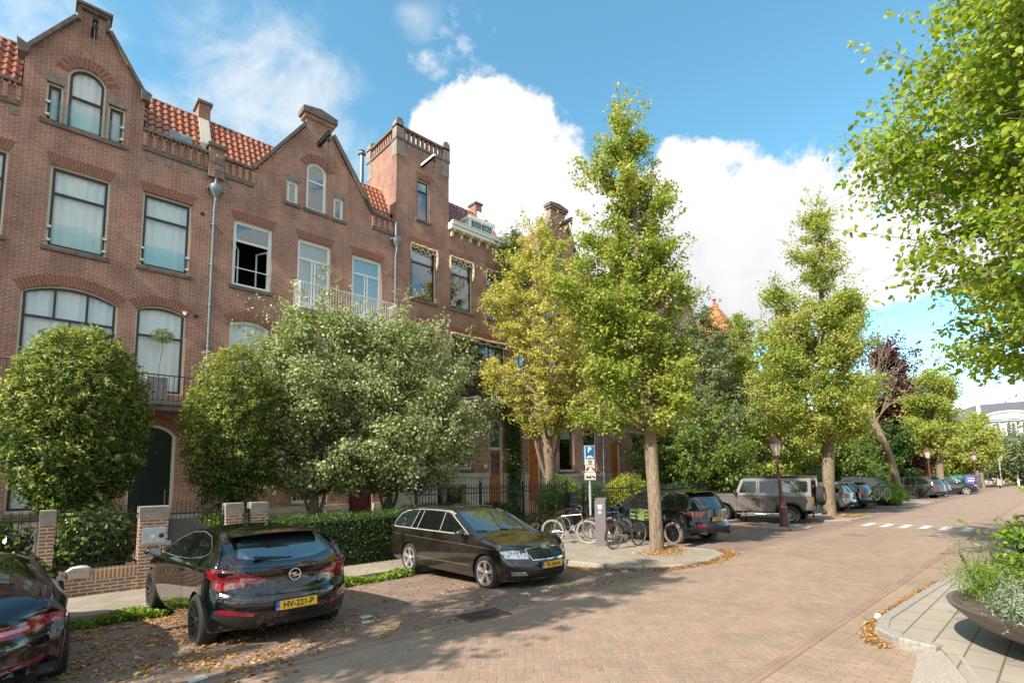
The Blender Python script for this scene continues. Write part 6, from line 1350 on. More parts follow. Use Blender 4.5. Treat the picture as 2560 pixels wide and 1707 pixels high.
# -- leaf litter, weeds
def litter(name, label, areas, n, seed, size=.07, m=DEADL, kind='stuff'):
    rg = np.random.default_rng(seed); C = []
    tot = sum(a[4] for a in areas)
    for (x0, x1, y0, y1, wt) in areas:
        k = int(n * wt / tot); x = rg.uniform(x0, x1, k); y = rg.uniform(y0, y1, k)
        cl = np.sin(x * 3.1 + 1) * np.sin(y * 4.3) + .5 * np.sin(x * 7.7) * np.sin(y * 9.1 + 2) + rg.normal(size=k) * .5; keep = cl > -.2; C.append(np.stack([x[keep], y[keep], np.array([gz(v) for v in y[keep]]) + .012], 1))
    C = np.concatenate(C); o = leaves(name, C, m, size, None, seed, up=4., aspect=.55); tag(o, label, 'fallen leaves', kind=kind); return o
litter('fallen_leaves', 'orange and brown fallen leaves strewn over the parking bays', [(-.6, 2.2, 5.6, 9.4, 14), (-.5, 2.4, 9.2, 10.3, 5), (1.5, 4.0, 6.0, 8.2, 4), (4.2, 8.8, 5.9, 10.2, 4.5), (19, 30, 5.9, 10, 5), (30, 48, 5.8, 10, 7)], 9000, 111, .062)
def path_litter(name, label, pts, wid, n, seed, size=.06, z=None, hh=.02):
    rg = np.random.default_rng(seed); C = []
    TL = sum(math.dist(p, q) for p, q in zip(pts, pts[1:]))
    for p, q in zip(pts, pts[1:]):
        k = max(2, int(n * math.dist(p, q) / TL)); t = rg.uniform(0, 1, k); o = rg.normal(size=(k, 2)) * wid; xy = np.array(p)[None] * (1 - t[:, None]) + np.array(q)[None] * t[:, None] + o; C.append(np.stack([xy[:, 0], xy[:, 1], np.array([(gz(v) if z is None else z) for v in xy[:, 1]]) + rg.uniform(.005, hh, k)], 1))
    o = leaves(name, np.concatenate(C), DEADL, size, None, seed, up=3., aspect=.45); tag(o, label, 'fallen leaves', kind='stuff')
path_litter('fallen_leaves', 'dry leaves heaped in the gutter along the right kerb', [(7.3, 1.62), (7.55, 1.80), (8.3, 1.93), (10.3, 1.86), (12.3, 1.76)], .055, 2000, 112, .05)
path_litter('fallen_leaves', 'golden leaves in the gutter round the tree island', [(9.0, 8.6), (9.3, 6.9), (9.75, 6.25), (10.6, 5.85), (11.7, 5.75), (13.2, 6.0), (13.7, 6.6)], .10, 3400, 113, .055)
path_litter('fallen_leaves', 'leaves lying round the foot of the nearest street tree', [(11.3, 7.2), (12.3, 7.2), (12.9, 7.5)], .22, 900, 114, .06, z=.045)
path_litter('fallen_leaves', 'leaves by the foot of the second street tree', [(26.8, 7.0), (28.6, 7.0)], .3, 900, 115, .08, z=.04)
def weeds(name, label, x0, x1, y0, y1, h, n, seed, m=G_BRT, size=.06):
    rg = np.random.default_rng(seed); x = rg.uniform(x0, x1, n); y = rg.uniform(y0, y1, n); e = np.sin(x * 5 + seed) * .3 + .75; z = rg.uniform(0, 1, n) * h * e
    o = leaves(name, np.stack([x, y + rg.normal(size=n) * .04, np.array([gz(v) for v in y]) + z + .01], 1), m, size, None, seed, up=.6); tag(o, label, 'weeds', kind='stuff')
weeds('weeds', 'green weeds along the pavement edge between the sports car and hatchback', .1, 1.75, 10.0, 10.45, .14, 3500, 121); weeds('weeds', 'green weeds along the pavement edge by the estate car rear wheel', 4.3, 6.3, 10.0, 10.4, .15, 3200, 122)
weeds('weeds', 'weeds at the foot of the nearest street tree', 12.2, 13.0, 7.2, 7.5, .1, 260, 123, size=.07)
rg = np.random.default_rng(9); k = 1500; x = rg.uniform(0, 9, k); y = 6.0 + rg.uniform(0, 1, k) ** 1.5 * 3; keep = np.sin(x * 5.3) * np.sin(y * 6.1) > .45
o = leaves('moss_tufts', np.stack([x, y, np.array([gz(v) for v in y]) + .012], 1)[keep], G_BRT, .05, None, 7, up=1.5); tag(o, 'small green tufts growing in the joints of the parking bricks', 'grass', kind='stuff')
# flowering shrub in the parking lane
T = bush('flowering_shrub', 'tall leafy shrub with orange flowers growing in the parking lane beside the dark SUVs', (38.6, 7.7, -.02), (1.7, .9, .62), 7000, G_BRT, .14, 131, cat='shrub', jag=.3)
b = MB(); b.tube([(1.2, 0, 0), (1.3, .05, 1.6), (1.25, 0, 2.4)], [.03, .025, .015], 5); b.tube([(.3, 0, 0), (.4, 0, 1.7)], [.03, .015], 5); b.build('stalk', mat('stalk_green', (.10, .16, .04)), T)
for x, z in ((1.25, 2.45), (.4, 1.8), (.15, 1.5)):
    b = MB()
    for k_ in range(12): a = k_ * math.pi / 6; b.poly([(x, -.02, z), (x + .07 * math.cos(a - .2), -.05, z + .07 * math.sin(a - .2)), (x + .17 * math.cos(a), -.03, z + .17 * math.sin(a)), (x + .07 * math.cos(a + .2), -.05, z + .07 * math.sin(a + .2))])
    b.build('flower', ORF, T, fix=False)
for i, (x, z) in enumerate([(12.9, .62), (13.1, .5), (13.9, .72), (14.0, .58), (13.4, .4), (14.7, .7), (15.3, .55), (12.3, .5)]):
    b = MB(); b.smooth = True; b.lathe([(.0, -.03), (.045, -.01), (.05, .02), (.02, .045), (0, .04)], (0, 0, 0), 9); b.smooth = False; o = b.build('rose_bloom', REDF); o.location = (x, 13.0, z); tag(o, 'red rose bloom behind the iron fence', 'flower', 'red roses behind the iron fence')
bush('rose_bush', 'low rose bush behind the iron fence', (13.6, 13.1, -.1), (1.6, .3, .42), 5000, G_DARK, .07, 133, cat='shrub')
# potted olive on the first balcony
T = thing('potted_tree', (2.72, 19.25, 4.42), 'small round-headed potted tree in a tall grey box on the first balcony', 'potted plant')
b = MB(); b.bbox(-.27, .27, -.14, .14, 0, .80, .01); b.build('planter', mat('grey_planter', (.26, .24, .24), .7, var=.2), T)
b = MB(); b.tube([(0, 0, .75), (.05, 0, 1.2), (.1, 0, 1.7), (.08, 0, 2.1)], [.022, .018, .016, .01], 6); b.build('stem', BARK, T)
rg = np.random.default_rng(3); p = rg.normal(size=(700, 3)); p /= np.linalg.norm(p, axis=1, keepdims=True); p *= rg.uniform(.4, 1, (700, 1)) * .33; p[:, 2] *= .75; leaves('crown', p + np.array([.1, 0, 2.15]), G_GREY, .06, T, 8)
# ================================================================ garden walls, railings, gate
def pillar(label, x0, x1, y0, y1, z1, cap=.24):
    t = thing('brick_pillar', ((x0 + x1) / 2, (y0 + y1) / 2, -.06), label, 'pillar', 'brick pillars of the garden front'); w, d = (x1 - x0) / 2, (y1 - y0) / 2
    b = MB(); b.box(-w, w, -d, d, -.1, z1 - cap + .06); b.build('shaft', BRP, t); b = MB(); b.bbox(-w - .012, w + .012, -d - .012, d + .012, z1 - cap + .061, z1 + .06, .01); b.build('cap', STONE, t); return t
pillar('narrow brick pillar with a stone cap beside the sports car', .17, .37, 12.3, 12.5, 1.5); p2 = pillar('wide brick pillar carrying the silver intercom panel', 1.6, 2.07, 12.3, 12.6, 1.5)
pillar('brick pillar right of the garden gate', 3.1, 3.43, 12.3, 12.55, 1.5); pillar('brick pillar at the left end of the hedge', 3.6, 3.94, 12.3, 12.55, 1.5)
t = thing('intercom_panel', (1.84, 12.285, .93), 'silver intercom and letterbox panel with a round camera on the wide pillar', 'intercom')
b = MB(); b.bbox(-.19, .19, -.02, .014, -.16, .16, .006); b.build('face_plate', mat('brushed_steel', (.55, .55, .54), .35, metal=.7), t); b = MB(); b.box(-.165, .165, -.026, -.0201, .03, .125); b.box(-.165, .165, -.03, -.0201, -.14, -.085); b.build('letter_flap', MATS['brushed_steel'], t)
b = MB(); b.lathe([(.045, 0), (.045, -.02), (.028, -.03), (0, -.03)], (.115, -.021, -.0), 18, 'y'); b.build('camera_ring', IRON, t); b = MB(); b.box(-.06, .0, -.024, -.0201, -.03, .02); b.build('name_card', WHITE, t)
VB = brick_mat('upright_brick', (.38, .19, .09), (.34, .15, .09), (.62, .52, .38), bw=.0625, bh=.44, ms=.010, squash=1, wear=.3, offset=0)
for x0, x1, lab in ((-3, .17, 'low brick garden wall left of the narrow pillar'), (.37, 1.6, 'low brick garden wall between the two pillars')):
    t = thing('garden_wall', ((x0 + x1) / 2, 12.4, -.06), lab, 'wall', 'low brick garden walls'); w = (x1 - x0) / 2 - .002; b = MB(); b.box(-w, w, -.07, .07, -.1, .27); b.build('wall_base', BRP, t); b = MB(); b.box(-w, w, -.075, .075, .2705, .47); b.build('wall_coping', VB, t)
def railing(name, label, x0, x1, y, z0, z1, step, style=0, posts=(), loops=False, group='iron railings', m=IRON):
    t = thing(name, (x0, y, z0), label, 'fence', group); L = x1 - x0; h = z1 - z0; b = MB()
    for z in ((h - .18, .05) if style == 0 else (h - .28, h - .12, .12)): b.bar((0, 0, z), (L, 0, z), .03, .035)
    b.build('rail', m, t); b = MB(); n = int(L / step)
    for i in range(n + 1):
        x = L * i / n
        if style == 0:
            for o_ in (-.018, .018): b.bar((x + o_, 0, 0), (x + o_, 0, h - .28), .010); b.bar((x + o_, 0, h - .28), (x - o_ * (1 if i % 2 else -1), 0, h), .010)
        else:
            b.bar((x, 0, .02), (x, 0, h - .05), .016); b.loft([[(x - .012, -.005, h - .05), (x + .012, -.005, h - .05), (x + .012, .005, h - .05), (x - .012, .005, h - .05)], [(x - .002, -.002, h + .04), (x + .002, -.002, h + .04), (x + .002, .002, h + .04), (x - .002, .002, h + .04)]])
            if loops and i < n:
                xm = x + L / n / 2; r = L / n * .36; b.tube([(xm + r * math.cos(a), 0, h - .2 + r * math.sin(a)) for a in [math.pi * k / 6 for k in range(7)]], .006, 4, cap=False)
    b.build('balusters', m, t)
    for x in posts:
        b = MB(); x -= x0; b.box(x - .035, x + .035, -.035, .035, 0, h + .06); b.tube([(x + .03 + .05 * math.cos(a), 0, h + .12 + .05 * math.sin(a)) for a in [R(v) for v in range(180, -91, -30)]], .009, 5); b.tube([(x - .03 - .05 * math.cos(a), 0, h + .12 + .05 * math.sin(a)) for a in [R(v) for v in range(180, -91, -30)]], .009, 5); b.build('fence_post', m, t)
    return t
railing('iron_fence', 'black iron railing between the narrow and the wide brick pillar', .38, 1.59, 12.4, .43, 1.55, .11); railing('iron_fence', 'black iron railing left of the narrow brick pillar', -3, .16, 12.4, .43, 1.5, .12)
railing('iron_fence', 'short black railing between the two right-hand brick pillars', 3.44, 3.59, 12.4, .0, 1.5, .07)
t = thing('garden_gate', (2.09, 12.42, -.05), 'dark sheet-metal garden gate with a cut corner and barred top beside the wide pillar', 'gate')
b = MB(); b.prism([(.02, .08), (.98, .08), (.98, .82), (.42, 1.28), (.02, 1.28)], -.012, .012); b.build('gate_sheet', mat('gate_metal', (.085, .07, .075), .5, var=.15), t); b = MB(); b.bar((.0, 0, .05), (0, 0, 1.5), .04); b.bar((1.0, 0, .05), (1.0, 0, 1.5), .04); b.bar((0, 0, 1.38), (1, 0, 1.38), .03)
for i in range(12): b.bar((.05 + i * .08, 0.02, .6), (.05 + i * .08, 0.02, 1.62), .011)
b.build('gate_bars', IRON, t); b = MB(); b.box(-.01, .05, -.05, -.013, .62, .86); b.lathe([(.0, -.05), (.03, -.04), (.03, 0)], (.16, -.013, .74), 10, 'y'); b.build('gate_lock', MATS['brushed_steel'], t)
railing('iron_fence', 'long black iron fence with spear tips before the tower house', 8.2, 14.8, 12.9, -.08, 1.78, .105, 1, posts=(8.2, 10.6, 12.5, 14.75), loops=True)
railing('iron_fence', 'black iron fence before the house with ivy, behind the golden shrub', 15.7, 26, 12.9, -.08, 1.6, .13, 1, posts=(15.75, 19, 22.5)); railing('iron_fence', 'dark iron fence behind the parked off-roader', 26.1, 46, 12.9, -.08, 1.5, .17, 1, posts=(30, 36, 42))
t = thing('garden_gate', (14.85, 12.9, -.05), 'black iron gate with a letterbox, right of the long fence', 'gate')
b = MB(); b.box(-.02, .40, -.16, .16, .05, 1.45); b.build('letterbox_cabinet', mat('cabinet_black', (.012, .014, .013), .35), t); b = MB()
for z in (1.25, .98): b.box(.05, .34, -.168, -.161, z, z + .035)
b.build('letter_slot', mat('brass_slot', (.16, .11, .07), .4), t); b = MB()
for i in range(7): b.bar((.45 + i * .06, 0, .05), (.45 + i * .06, 0, 1.6), .012)
b.bar((.42, 0, 1.5), (.85, 0, 1.5), .03); b.build('gate_bars', IRON, t)
t = thing('garden_kerb', (11.5, 12.9, -.1), 'low brick kerb under the long iron fence', 'wall'); b = MB(); b.box(-3.3, 3.3, -.09, .09, -.05, .10); b.build('kerb_bricks', BRP, t)
# ================================================================ parking sign
SGB = mat('sign_blue', (.005, .11, .30), .35, var=.02); SGW = mat('sign_white', (.78, .76, .70), .4, var=.02); SGC = mat('sign_pale', (.60, .52, .44), .5, var=.03); GALV = mat('galvanised_steel', (.52, .53, .55), .45, metal=.5, var=.08)
sx, sy = 13.65, 10.9; t = thing('parking_sign', (sx, sy, gz(sy)), 'blue parking sign with car symbol above arrow and tow-away plates on a pole', 'sign'); face = Matrix.Rotation(R(-38), 4, 'Z')
b = MB(); b.smooth = True; b.tube([(0, 0, 0), (0, 0, 1.85)], .042, 12); b.tube([(0, 0, 1.85), (0, 0, 3.08)], .028, 12); b.build('pole', GALV, t)
ZS = lambda z: 2.03 + (z - 1.62) * .687
def sgn(name, x0, x1, z0, z1, m, y=-.045, th=.012, bt=None, dy=0):
    b = MB(); b.M = face; b.bbox(x0, x1, y, y + th, ZS(z0), ZS(z1), .003); return b.build(name, m, bt or t)
s1 = sgn('sign_panel', -.15, .17, 2.34, 3.28, SGW, y=-.05); sgn('blue_face', -.135, .155, 2.62, 3.265, SGB, y=-.058, th=.007, bt=s1); sgn('pale_plate', -.135, .155, 2.36, 2.60, SGC, y=-.057, th=.006, bt=s1)
b = MB(); b.M = face; b.box(-.165, -.15, -.05, .05, ZS(2.34), ZS(3.28)); b.build('sign_edge', mat('sign_cyan', (.10, .42, .62), .4), s1)
Fm = lambda x, z: face @ Matrix(((1, 0, 0, x), (0, 0, -1, -.062), (0, 1, 0, ZS(z)), (0, 0, 0, 1))) @ Matrix.Diagonal((1, .687, 1, 1))
text_obj('letter_p', 'P', .38, SGW, s1, Fm(-.0, 3.06), sx=.66, bold=.008)
b = MB(); b.M = Fm(.01, 2.72); b.prism([(-.115, -.03), (-.11, .02), (-.07, .03), (-.045, .075), (.045, .075), (.07, .03), (.11, .02), (.115, -.03)], 0, .003, axis='z', holes=[[(-.05, .03), (-.035, .06), (-.005, .06), (-.005, .03)], [(.005, .03), (.005, .06), (.035, .06), (.05, .03)]]); b.lathe([(.0, .003), (.028, .003), (.028, 0)], (-.07, -.03, 0), 12); b.lathe([(.0, .003), (.028, .003), (.028, 0)], (.07, -.03, 0), 12); b.build('car_symbol', SGW, s1)
b = MB(); b.M = Fm(.01, 2.475)
for z, w_ in ((.075, .08), (.04, .06), (.0, .07), (-.04, .05), (-.08, .06)): b.box(-w_, w_, z - .008, z + .008, 0, .003)
b.build('small_print', mat('print_brown', (.14, .09, .06), .6), s1)
s2 = sgn('arrow_panel', -.15, .17, 2.0, 2.33, SGC); b = MB(); b.M = Fm(.01, 2.165)
for s_ in (-1, 1):
    b.prism([(s_ * .03, .10), (s_ * .055, .115), (s_ * .115, -.01), (s_ * .092, -.02)][::s_], 0, .003, axis='z'); b.prism([(s_ * .06, -.02), (s_ * .14, .015), (s_ * .135, -.10)][::s_], 0, .003, axis='z')
b.build('arrows', PLK, s2)
s3 = sgn('tow_panel', -.18, .20, 1.62, 1.985, SGC); b = MB(); b.M = Fm(.01, 1.77)
b.prism([(-.14, -.03), (-.14, .05), (-.10, .05), (-.09, .01), (.03, .01), (.03, -.03)], 0, .003, axis='z'); b.prism([(-.05, .01), (.02, .09), (.03, .085), (-.02, .01)], 0, .003, axis='z'); b.prism([(.05, .03), (.09, .05), (.16, -.01), (.15, -.04), (.06, .0)], 0, .003, axis='z')
for x in (-.11, -.01, .12): b.lathe([(0, .003), (.022, .003), (.022, 0)], (x, -.035, 0), 10)
b.build('tow_symbol', PLK, s3)
# parking meter
mx_, my_ = 12.05, 9.25; t = thing('parking_meter', (mx_, my_, .035), 'tall dark grey parking payment column between the bicycles', 'parking meter', rz=R(-58)); MET = mat('meter_grey', (.16, .135, .135), .5, var=.06)
b = MB(); b.bbox(-.15, .15, -.24, .24, -.1, 1.22, .008); b.prism([(-.24, 1.2), (.24, 1.2), (.24, 1.33), (-.24, 1.24)], -.148, .148, axis='x'); b.build('housing', MET, t)
b = MB(); b.lathe([(.055, 0), (.055, -.012), (.045, -.014), (0, -.012)], (0, -.241, .93), 20, 'y'); b.build('meter_button', mat('lens_grey', (.36, .38, .38), .3), t); b = MB(); b.box(-.06, .06, -.246, -.241, 1.10, 1.15); b.box(-.05, .05, -.246, -.241, 1.03, 1.08); b.build('meter_label', WHITE, t)
text_obj('meter_lettering', 'P betalen', .05, WHITE, t, Matrix(((0, 0, 1, .152), (1, 0, 0, .0), (0, 1, 0, .76), (0, 0, 0, 1))))
# ================================================================ street lamps
LMP = mat('maroon_cast_iron', (.13, .042, .035), .5, var=.25, scale=5); LGL = mat('lamp_glass', (.55, .52, .42), .15, var=.1, spec=.8)
def lamp(label, x, y, h, lean=(0, 0), seg=18):
    t = thing('street_lamp', (x, y, gz(y) if y < 9 else -.15), label, 'street lamp', 'maroon street lamps'); k = h / 3.9; ln = lambda z: (lean[0] * z / h, lean[1] * z / h)
    def lat(prof, name, m, par=t, n=seg, sm_=True):
        b = MB(); rings = []
        for r, z in prof: o_ = ln(z * k); r = r * (.78 if z < 2.9 else 1); rings.append([(o_[0] + r * k * math.cos(a), o_[1] + r * k * math.sin(a), z * k) for a in [2 * math.pi * i / n for i in range(n)]])
        b.smooth = sm_; b.loft(rings); return b.build(name, m, par)
    lat([(.30, 0), (.29, .12), (.24, .2), (.20, .75), (.21, .78), (.21, .92), (.18, .96), (.19, 1.0), (.145, 1.05), (.13, 1.25), (.155, 1.28), (.155, 1.34), (.10, 1.42), (.085, 1.7), (.07, 2.7), (.085, 2.74), (.085, 2.8), (.055, 2.86), (.07, 2.95), (.11, 3.0), (.12, 3.04)], 'column', LMP)
    h_ = lat([(.12, 3.05), (.24, 3.55), (.245, 3.56), (.125, 3.06)], 'lantern', LGL, n=8, sm_=False); lat([(.27, 3.565), (.30, 3.58), (.10, 3.80), (.085, 3.86), (.03, 3.9), (0.02, 3.93), (.0, 3.94)], 'lantern_roof', LMP, n=8, sm_=False)
    b = MB(); o1, o2 = ln(3.05 * k), ln(3.56 * k)
    for i in range(8): a = 2 * math.pi * i / 8; b.bar((o1[0] + .125 * k * math.cos(a), o1[1] + .125 * k * math.sin(a), 3.05 * k), (o2[0] + .247 * k * math.cos(a), o2[1] + .247 * k * math.sin(a), 3.56 * k), .014)
    b.build('lantern_frame', LMP, h_); return t
lamp('leaning maroon street lamp standing before the off-roader', 20.9, 7.45, 3.5, (-.16, .14)); lamp('maroon street lamp behind the far SUVs, middle one of three', 57, 8.2, 4.2, (-.2, .1), 12); lamp('farthest maroon street lamp beside the billboards', 79.5, 7.4, 4.3, (0, .0), 12)
# ================================================================ bicycles
def bicycle(label, x, y, hd, lean=6, frame=None, tyre=None, crate=None, z=.035, wheelr=.345, fender=True, rim=None):
    t = thing('bicycle', (x, y, z), label, 'bicycle', 'bicycles parked on the island', rz=R(hd)); t.rotation_euler = (R(lean), 0, R(hd)); fr = frame or IRON; r = wheelr; RB, FB = (-.53, 0, r), (.53, 0, r); BB = (-.10, 0, .30); ST = (-.25, 0, .80); HT = (.36, 0, .86); HB = (.40, 0, .70)
    b = MB(); b.smooth = True; tb = lambda a, c, w=.016: b.tube([a, c], w, 7)
    tb(BB, ST); tb(ST, HT, .015); tb(BB, HB, .018); tb(HT, HB, .019)
    for s in (-.06, .06): b.tube([BB, (-.35, s, r), (RB[0], s, r)], .009, 6); b.tube([ST, (-.3, s * .5, .74), (RB[0], s, r)], .008, 6)
    b.build('frame', fr, t)
    b = MB(); b.smooth = True
    for s in (-.055, .055): b.tube([(.405, s * .6, .70), (.42, s, .68), (.47, s, .5), (FB[0], s, r)], [.013, .013, .011, .008], 6)
    b.tube([(.395, 0, .72), (.34, 0, .98)], .013, 6); b.tube([(.34, -.28, 1.06), (.28, -.27, 1.06), (.36, -.15, 1.0), (.37, 0, .99), (.36, .15, 1.0), (.28, .27, 1.06), (.2, .28, 1.05)], .012, 6); b.build('fork_and_handlebar', fr if frame else mat('dull_alloy', (.35, .34, .33), .4, metal=.6), t)
    b = MB(); b.smooth = True; b.loft([[(-.40, -.09, .90), (-.40, .09, .90), (-.40, .08, .86), (-.40, -.08, .86)], [(-.30, -.10, .93), (-.30, .10, .93), (-.30, .08, .87), (-.30, -.08, .87)], [(-.12, -.02, .92), (-.12, .02, .92), (-.12, .02, .89), (-.12, -.02, .89)]]); b.tube([ST, (-.28, 0, .88)], .013, 6); b.build('saddle', BLK, t)
    for c in (RB, FB):
        b = MB(); b.smooth = True; N = 32; b.tube([(c[0] + (r - .02) * math.cos(a), 0, c[2] + (r - .02) * math.sin(a)) for a in [2 * math.pi * k / N for k in range(N + 1)]], .021, 6, cap=False); w = b.build('wheel', tyre or RUB, t)
        b = MB(); b.smooth = True; b.tube([(c[0] + (r - .045) * math.cos(a), 0, c[2] + (r - .045) * math.sin(a)) for a in [2 * math.pi * k / N for k in range(N + 1)]], .012, 5, cap=False)
        for k in range(20): a = 2 * math.pi * k / 20; b.tube([(c[0] + .02 * math.cos(a + 1.2), .02 * (-1) ** k, c[2] + .02 * math.sin(a + 1.2)), (c[0] + (r - .045) * math.cos(a), 0, c[2] + (r - .045) * math.sin(a))], .0028, 3, cap=False)
        b.tube([(c[0], -.04, c[2]), (c[0], .04, c[2])], .02, 8); b.build('rim_and_spokes', rim or mat('pale_spoke', (.42, .40, .36), .35, metal=.4), w)
        if fender:
            b = MB(); a0, a1 = (25, 200) if c is RB else (20, 160); rr = r + .02; P_ = [(c[0] + rr * math.cos(R(a)), c[2] + rr * math.sin(R(a))) for a in range(a0, a1, 12)]; b.loft([[(p[0], -.025, p[1]), (p[0], .025, p[1]), (p[0] * 1., .025, p[1] + .004), (p[0], -.025, p[1] + .004)] for p in P_]); b.build('mudguard', fr, t)
    b = MB(); b.lathe([(.09, -.004), (.09, .004)], (BB[0], -.05, BB[2]), 20, 'y'); b.tube([(BB[0], -.07, BB[2]), (BB[0] + .12, -.075, BB[2] - .12)], .009, 5); b.box(BB[0] + .08, BB[0] + .17, -.14, -.07, BB[2] - .13, BB[2] - .115); b.tube([(BB[0], .07, BB[2]), (BB[0] - .12, .075, BB[2] + .12)], .009, 5); b.box(BB[0] - .17, BB[0] - .08, .07, .14, BB[2] + .11, BB[2] + .125); b.build('crank_and_pedals', mat('dull_alloy', (.35, .34, .33), .4, metal=.6), t)
    b = MB(); b.smooth = True
    for s in (-.05, .05): b.tube([(-.30, s, .74), (-.80, s, .73), (RB[0], s * 1.2, r)], .006, 5)
    for x_ in (-.4, -.55, -.7): b.tube([(x_, -.05, .74), (x_, .05, .74)], .005, 4)
    b.build('luggage_rack', BLK, t); b = MB(); b.bbox(-.84, -.81, -.04, .04, .64, .69, .005); b.build('rear_lamp', REDL, t)
    b = MB(); b.bar((RB[0] + .02, .07, r - .02), (RB[0] + .12, .16, .02), .014); b.build('kickstand', BLK, t)
    if crate:
        b = MB(); x0, x1, z0, z1 = .42, .82, .74, 1.0; w = .24
        for za, zb_ in ((z0, z0 + .06), (z0 + .10, z0 + .15), (z1 - .05, z1)): b.box(x0, x1, -w, -w + .01, za, zb_); b.box(x0, x1, w - .01, w, za, zb_); b.box(x0, x0 + .01, -w + .0101, w - .0101, za, zb_); b.box(x1 - .01, x1, -w + .0101, w - .0101, za, zb_)
        for xx in (x0 - .003, x1 - .02): 
            for yy in (-w - .003, w - .02): b.box(xx, xx + .023, yy, yy + .023, z0, z1)
        b.box(x0 + .01, x1 - .01, -w + .01, w - .01, z0, z0 + .01); b.build('crate', crate, t)
    return t
SIL = mat('silver_bike', (.25, .24, .23), .3, metal=.6); PALT = mat('pale_tyre', (.36, .33, .29), .8)
bicycle('silver-framed bicycle with pale tyres leaning left of the sign pole', 11.75, 10.15, -64, 7, SIL, PALT); bicycle('dark bicycle half hidden behind the pale-tyred one', 12.9, 10.9, -80, -4, mat('dark_bike', (.03, .03, .032), .3))
bicycle('dark city bicycle with a green crate in front, beside the nearest tree trunk', 12.1, 8.45, -4, 5, mat('dark_bike'), RUBD, crate=mat('green_crate', (.15, .21, .06), .5)); bicycle('dark bicycle standing behind the parking column', 13.4, 9.9, -95, 4, mat('blue_bike', (.05, .09, .13), .3), RUB)
t = bicycle('bicycle hanging on the rack of the dark SUV', 35.4, 7.35, -15, 3, SIL, PALT, z=.45); t['group'] = 'bicycles on car racks'
# ================================================================ planter bowl on the right
BOWL = mat('bronze_bowl', (.15, .12, .105), .45, metal=.35, var=.12)
bx, by = 8.05, -.25; t = thing('planter_bowl', (bx, by, .1), 'wide shallow dark metal planter bowl at the right edge', 'planter')
b = MB(); b.smooth = True; b.lathe([(.22, .02), (.45, .03), (.85, .12), (1.15, .25), (1.34, .42), (1.36, .46), (1.31, .46), (1.27, .42), (.9, .30), (.0, .26)], (0, 0, 0), 56, cap=False); b.build('bowl', BOWL, t); b = MB(); b.lathe([(1.22, .40), (.6, .47), (0, .5)], (0, 0, 0), 32, cap=False); b.build('soil', SOIL, t); b = MB(); b.lathe([(.3, -.0), (.22, .03)], (0, 0, 0), 24); b.build('foot', BOWL, t)
def pshrub(name, lab, x, y, z, rad, n, m, sz, sd, **k): return bush(name, lab, (x, y, z), rad, n, m, sz, sd, **k)
for i, (dx, dy, rx, rz) in enumerate([(-.85, .55, .42, .16), (-.55, .15, .45, .2), (-.95, .1, .35, .13), (-.4, -.25, .4, .2), (-.8, -.35, .4, .15), (-.35, .6, .4, .2)]):
    pshrub('juniper', ['pale blue-green juniper spilling over the left rim of the bowl', 'pale juniper mound in the middle of the bowl front', 'low juniper shoots at the leftmost rim of the bowl', 'juniper mound at the near rim of the bowl', 'flat juniper at the lower edge of the bowl', 'juniper mound under the dark green conifer'][i], bx + dx, by + dy, .48, (rx, rx * .8, rz), 5200, G_JUN, .035, 200 + i, rosette=5, aspect=.3, lumps=30, stems=False, group='pale junipers in the bowl')
pshrub('planter_conifer', 'feathery fresh green conifer at the back of the bowl', bx + .15, by + .95, .42, (.34, .34, .28), 6000, G_BRT, .035, 210, rosette=5, aspect=.25, lumps=40, jag=.35); pshrub('planter_conifer', 'brownish-green arching conifer behind the fresh green one', bx + .7, by + 1.1, .45, (.36, .34, .34), 4500, G_GREY, .03, 211, rosette=5, aspect=.25, lumps=50, jag=.5)
tree('planter_shrub', 'tall glossy-leaved shrub with upright shoots in the planter bowl', (bx + .98, by + .28, .42), [(.15, .4), (.35, .62), (.65, .62), (.9, .48), (1.1, .3), (1.25, .06)], .03, G_BRT, shoots=.12, nbr=110, twigs=7, per=14, lsize=.06, seed=213, cat='shrub', scatter=.04, twl=(.1, .3), bark=BARKD, shape=6, crown_name='foliage')
tree('planter_shrub', 'rounder dark-leaved shrub at the right edge above the junipers', (bx + .35, by - .3, .42), [(.1, .35), (.3, .5), (.6, .5), (.85, .35), (1.05, .1)], .03, G_GREY, shoots=.1, nbr=80, twigs=7, per=14, lsize=.065, seed=214, cat='shrub', scatter=.04, twl=(.1, .3), bark=BARKD, shape=6, crown_name='foliage')
o = MB(); o.prism([(-.12, -.03), (.11, -.04), (.13, .03), (-.11, .035)], 0, .03, axis='z'); o = o.build('paper_scrap', WHITE); o.location = (8.75, 1.98, .0); o.rotation_euler = (0, 0, .2); tag(o, 'scrap of white paper lying in the leaves by the right kerb', 'litter')
